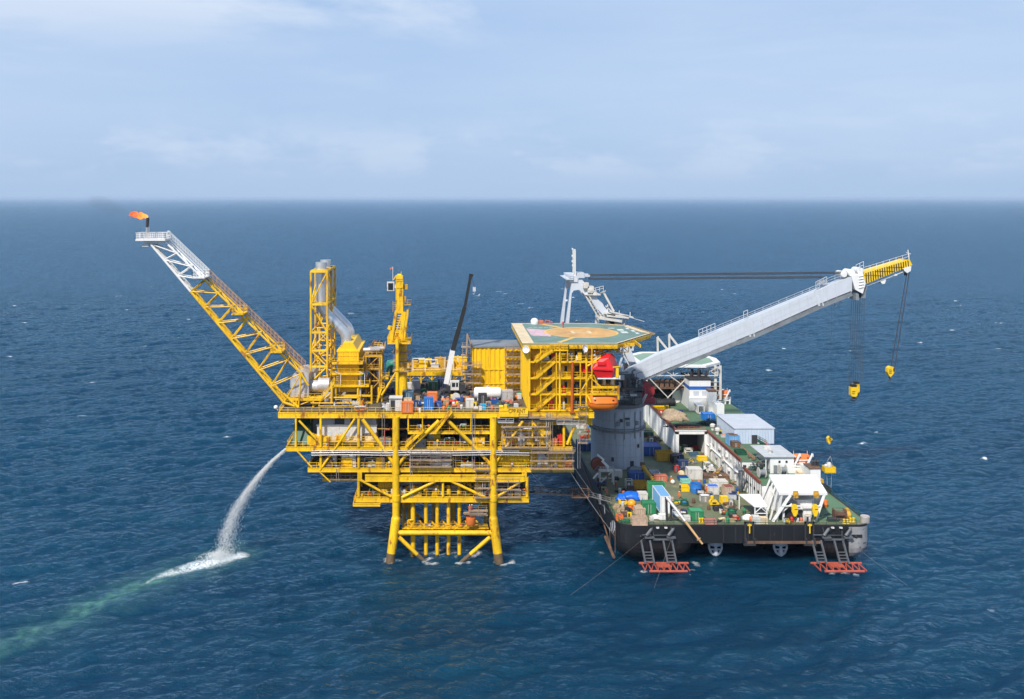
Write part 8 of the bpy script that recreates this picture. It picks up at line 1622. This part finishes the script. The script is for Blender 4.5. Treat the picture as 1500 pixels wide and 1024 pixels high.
# small scattered whitecaps beyond the fine sheet
fc = rmp(nz(.05,4,2.6,20,.7),.775,.80); fc = mth('MULTIPLY', fc, mth('SUBTRACT', 1.0, sp.outputs[2])); fo = mth('MINIMUM', mth('ADD', fo, mth('MULTIPLY', fc, .35)), 1.0)
c = mxc(fo, c, (.72,.76,.78))
def nzr(scale, det, sy, rot):
    mp = N.new('ShaderNodeMapping'); mp.inputs['Scale'].default_value = (scale,scale*sy,scale); mp.inputs['Rotation'].default_value = (0,0,R(rot)); L_.new(ge.outputs['Position'], mp.inputs['Vector']); n = N.new('ShaderNodeTexNoise'); n.noise_type = 'RIDGED_MULTIFRACTAL'; n.normalize = True; n.inputs['Scale'].default_value = 1; n.inputs['Detail'].default_value = det; n.inputs['Roughness'].default_value = .6; n.inputs['Offset'].default_value = 1.0; n.inputs['Gain'].default_value = 2.0; L_.new(mp.outputs['Vector'], n.inputs['Vector']); return n.outputs['Fac']
def bump(h, dist, prev=None):
    x = N.new('ShaderNodeBump'); x.inputs['Strength'].default_value = 1; x.inputs['Distance'].default_value = dist; L_.new(h, x.inputs['Height'])
    if prev: L_.new(prev, x.inputs['Normal'])
    return x.outputs['Normal']
far_ = mth('SUBTRACT', 1.0, sp.outputs[2])
nb1 = bump(mth('MULTIPLY', nz(.035,4,2.4,24,.6), mth('ADD', far_, .10)), 5.0)
nb2 = bump(mth('MULTIPLY', nz(.13,4,2.2,30,.6), mth('ADD', mth('MULTIPLY', far_, .9), .5)), 1.6, nb1)
nb3 = bump(nzr(.30,5,1.9,22), .15, nb2)
nb4 = bump(nz(1.3,5,1.6,18,.68), .125, nb3)
fr = N.new('ShaderNodeFresnel'); fr.inputs['IOR'].default_value = 1.333; L_.new(nb4, fr.inputs['Normal'])
df = N.new('ShaderNodeSubsurfaceScattering'); df.falloff = 'BURLEY'; df.inputs['Scale'].default_value = 1.0; df.inputs['Radius'].default_value = (3,7,9); L_.new(c, df.inputs['Color']); L_.new(nb4, df.inputs['Normal'])
gl = N.new('ShaderNodeBsdfGlossy'); gl.inputs['Color'].default_value = (.62,.85,1,1); L_.new(nb4, gl.inputs['Normal']); L_.new(mth('ADD', mth('MULTIPLY', far_, .10), .13), gl.inputs['Roughness'])
ms = N.new('ShaderNodeMixShader'); L_.new(mth('MULTIPLY', mth('MULTIPLY', fr.outputs[0], mth('SUBTRACT', 1.0, fo)), mth('ADD', .95, mth('MULTIPLY', far_, .05))), ms.inputs[0]); L_.new(df.outputs[0], ms.inputs[1]); L_.new(gl.outputs[0], ms.inputs[2]); L_.new(ms.outputs[0], N['Material Output'].inputs['Surface'])
me.materials.append(m)
# ================================================================= WATER JET (discharged water, thousands of falling drops)
rj = random.Random(77); m = MB(); p0 = Vector((X(419),209,Z(656))); land = Vector((jx+.3,jy,0)); Tm = 1.0
JP = [P(418.5,657.5,209),P(394,680,208.9),P(370,708,208.8),P(351,736,208.6),P(337,763,208.4),P(329,790,208.2),Vector((jx,208,0))]
def traj(t):
    u = min(max(t,0),.9999)*6; i = int(u); f_ = u-i; a, b, c_, d_ = JP[max(0,i-1)], JP[i], JP[i+1], JP[min(6,i+2)]
    return .5*((2*b)+(c_-a)*f_+(2*a-5*b+4*c_-d_)*f_*f_+(3*b-a-3*c_+d_)*f_**3)
for k in range(15000):
    t = rj.random()**1.15; c = traj(t); v = (traj(min(1,t+.02))-traj(max(0,t-.02))).normalized(); s = .2+1.45*t**1.1
    g = lambda: rj.gauss(0,1)
    o_ = Vector((g()*s*.55+ (abs(g())*s*.75 if rj.random() < .5 else 0), g()*s*.7, g()*s*.35)); c = c+o_; 
    if c.z < 0: continue
    l, r = rj.uniform(.06,.26), rj.uniform(.011,.026)*(1-.15*t); a = v.cross(Vector((0,1,0))).normalized()*r; bq = v.cross(a).normalized()*r
    m.add([c+v*l,c+a,c+bq,c-a,c-bq,c-v*l],[(0,1,2),(0,2,3),(0,3,4),(0,4,1),(5,2,1),(5,3,2),(5,4,3),(5,1,4)])
for k in range(2600):   # splash crown where it lands
    a = rj.uniform(0,6.28); d = abs(rj.gauss(0,1.5)); c = Vector((land.x+d*math.cos(a)*1.5-1.0,land.y+d*math.sin(a)*.9-.6,abs(rj.gauss(0,.8))*max(0,1-d/4))); r = rj.uniform(.03,.09)
    m.add([c+Vector(q)*r for q in ((0,0,1),(1,0,0),(0,1,0),(-1,0,0),(0,-1,0),(0,0,-1))],[(0,1,2),(0,2,3),(0,3,4),(0,4,1),(5,2,1),(5,3,2),(5,4,3),(5,1,4)])
wm = bpy.data.materials.new('white_water'); wm.use_nodes = True; wm.node_tree.nodes['Principled BSDF'].inputs['Base Color'].default_value = (.72,.74,.74,1); wm.node_tree.nodes['Principled BSDF'].inputs['Roughness'].default_value = .6
o = obj('water_jet', m, wm, loc=p0); tag(o, 'white arc of discharged water falling from the left deck corner to the sea', 'water jet', kind='stuff')
# ================================================================= SKY, SUN, CAMERA
SUN_EL, SUN_AZ = 48, 209      # azimuth clockwise from +Y: behind the camera, to the left
W = bpy.data.worlds.new('World'); S.world = W; W.use_nodes = True; nt = W.node_tree; N, L_ = nt.nodes, nt.links
bg = N['Background']; sky = N.new('ShaderNodeTexSky'); sky.sky_type = 'NISHITA'; sky.sun_disc = False; sky.sun_elevation = R(SUN_EL); sky.sun_rotation = R(SUN_AZ); sky.altitude = 80; sky.air_density = 1.0; sky.dust_density = 2.2; sky.ozone_density = 1.5
L_.new(sky.outputs['Color'], bg.inputs['Color']); bg.inputs['Strength'].default_value = SKY_S
ge = N.new('ShaderNodeTexCoord')
sv = N.new('ShaderNodeSeparateXYZ'); L_.new(ge.outputs['Generated'], sv.inputs[0])
def nz(sx, sy, sz, det, rough=.55, off=(0,0,0), dist=0):
    mp = N.new('ShaderNodeMapping'); mp.inputs['Scale'].default_value = (sx,sy,sz); mp.inputs['Location'].default_value = off; L_.new(ge.outputs['Generated'], mp.inputs['Vector']); n = N.new('ShaderNodeTexNoise'); n.inputs['Scale'].default_value = 1; n.inputs['Detail'].default_value = det; n.inputs['Roughness'].default_value = rough; n.inputs['Distortion'].default_value = dist; L_.new(mp.outputs['Vector'], n.inputs['Vector']); return n.outputs['Fac']
haze_c = mxc(rmp(nz(1.6,1.6,9,5,.55,(3,1,0)),.30,.70), SKY_A, SKY_B)          # thin layered cloud veil, blue to pale
wisp = mth('MULTIPLY', rmp(nz(3.2,3.2,20,7,.62,(5.3,2,1.2),.4),.53,.74), .55); haze_c = mxc(mth('MULTIPLY',wisp,.45), haze_c, SKY_C)
up_ = mth('MULTIPLY', rmp(sv.outputs['Z'],.14,.24), rmp(nz(2.3,2.3,8,6,.6,(1.2,7,3),.3),.44,.60)); haze_c = mxc(mth('MULTIPLY', up_, .9), haze_c, SKY_D)
band = mth('MULTIPLY', rmp(nz(7,7,16,7,.6,(9,4,.4),.2),.5,.62), mth('MULTIPLY', rmp(sv.outputs['Z'],.012,.03), rmp(sv.outputs['Z'],.10,.055))); haze_c = mxc(mth('MULTIPLY', band, .38), haze_c, SKY_C)
hz = rmp(sv.outputs['Z'],.05,.0); haze_c = mxc(mth('MULTIPLY', hz, .75), haze_c, SKY_H)
zen = rmp(sv.outputs['Z'],.22,.55); haze_c = mxc(zen, haze_c, SKY_Z)
bg2 = N.new('ShaderNodeBackground'); L_.new(haze_c, bg2.inputs['Color']); bg2.inputs['Strength'].default_value = 1.0
mx = N.new('ShaderNodeMixShader'); mx.inputs[0].default_value = .88; L_.new(bg.outputs[0], mx.inputs[1]); L_.new(bg2.outputs[0], mx.inputs[2]); L_.new(mx.outputs[0], N['World Output'].inputs['Surface'])
sl_ = bpy.data.lights.new('sun', 'SUN'); sl_.energy = SUN_E; sl_.angle = R(2.5); sl_.color = (1,.94,.85); so = bpy.data.objects.new('sun', sl_); COL.objects.link(so)
d = Vector((math.sin(R(SUN_AZ))*math.cos(R(SUN_EL)), math.cos(R(SUN_AZ))*math.cos(R(SUN_EL)), math.sin(R(SUN_EL)))); so.rotation_euler = d.to_track_quat('Z','Y').to_euler(); so.location = d*400
hzb = MB(); hzb.box(-FAR-500,FAR+500,-4000,FAR+500,-6,86); hm = bpy.data.materials.new('air_haze'); hm.use_nodes = True; nt = hm.node_tree; nt.nodes.remove(nt.nodes['Principled BSDF']); pv = nt.nodes.new('ShaderNodeVolumePrincipled'); pv.inputs['Density'].default_value = HAZE; pv.inputs['Color'].default_value = (.62,.78,1,1); nt.links.new(pv.outputs[0], nt.nodes['Material Output'].inputs['Volume'])
if HAZE: o = obj('haze', hzb, hm); tag(o, 'thin sea haze softening the horizon', 'haze', kind='stuff')
cam = bpy.data.cameras.new('camera'); co = bpy.data.objects.new('camera', cam); COL.objects.link(co); co.location = (0,0,H); co.rotation_euler = (R(90),0,0)
cam.sensor_fit = 'HORIZONTAL'; cam.sensor_width = 36; cam.lens = 36*F/1500; cam.shift_x = (750-CX)/1500; cam.shift_y = -(512-CY)/1500; cam.clip_start = 1; cam.clip_end = 400000; S.camera = co
S.view_settings.view_transform = 'Standard'; S.view_settings.look = 'None'; S.view_settings.gamma = 1; S.view_settings.use_curve_mapping = False; S.view_settings.exposure = EXPO
S.cycles.max_bounces = 6; S.cycles.diffuse_bounces = 3; S.cycles.glossy_bounces = 3; S.cycles.transparent_max_bounces = 4; S.cycles.caustics_reflective = False; S.cycles.caustics_refractive = False
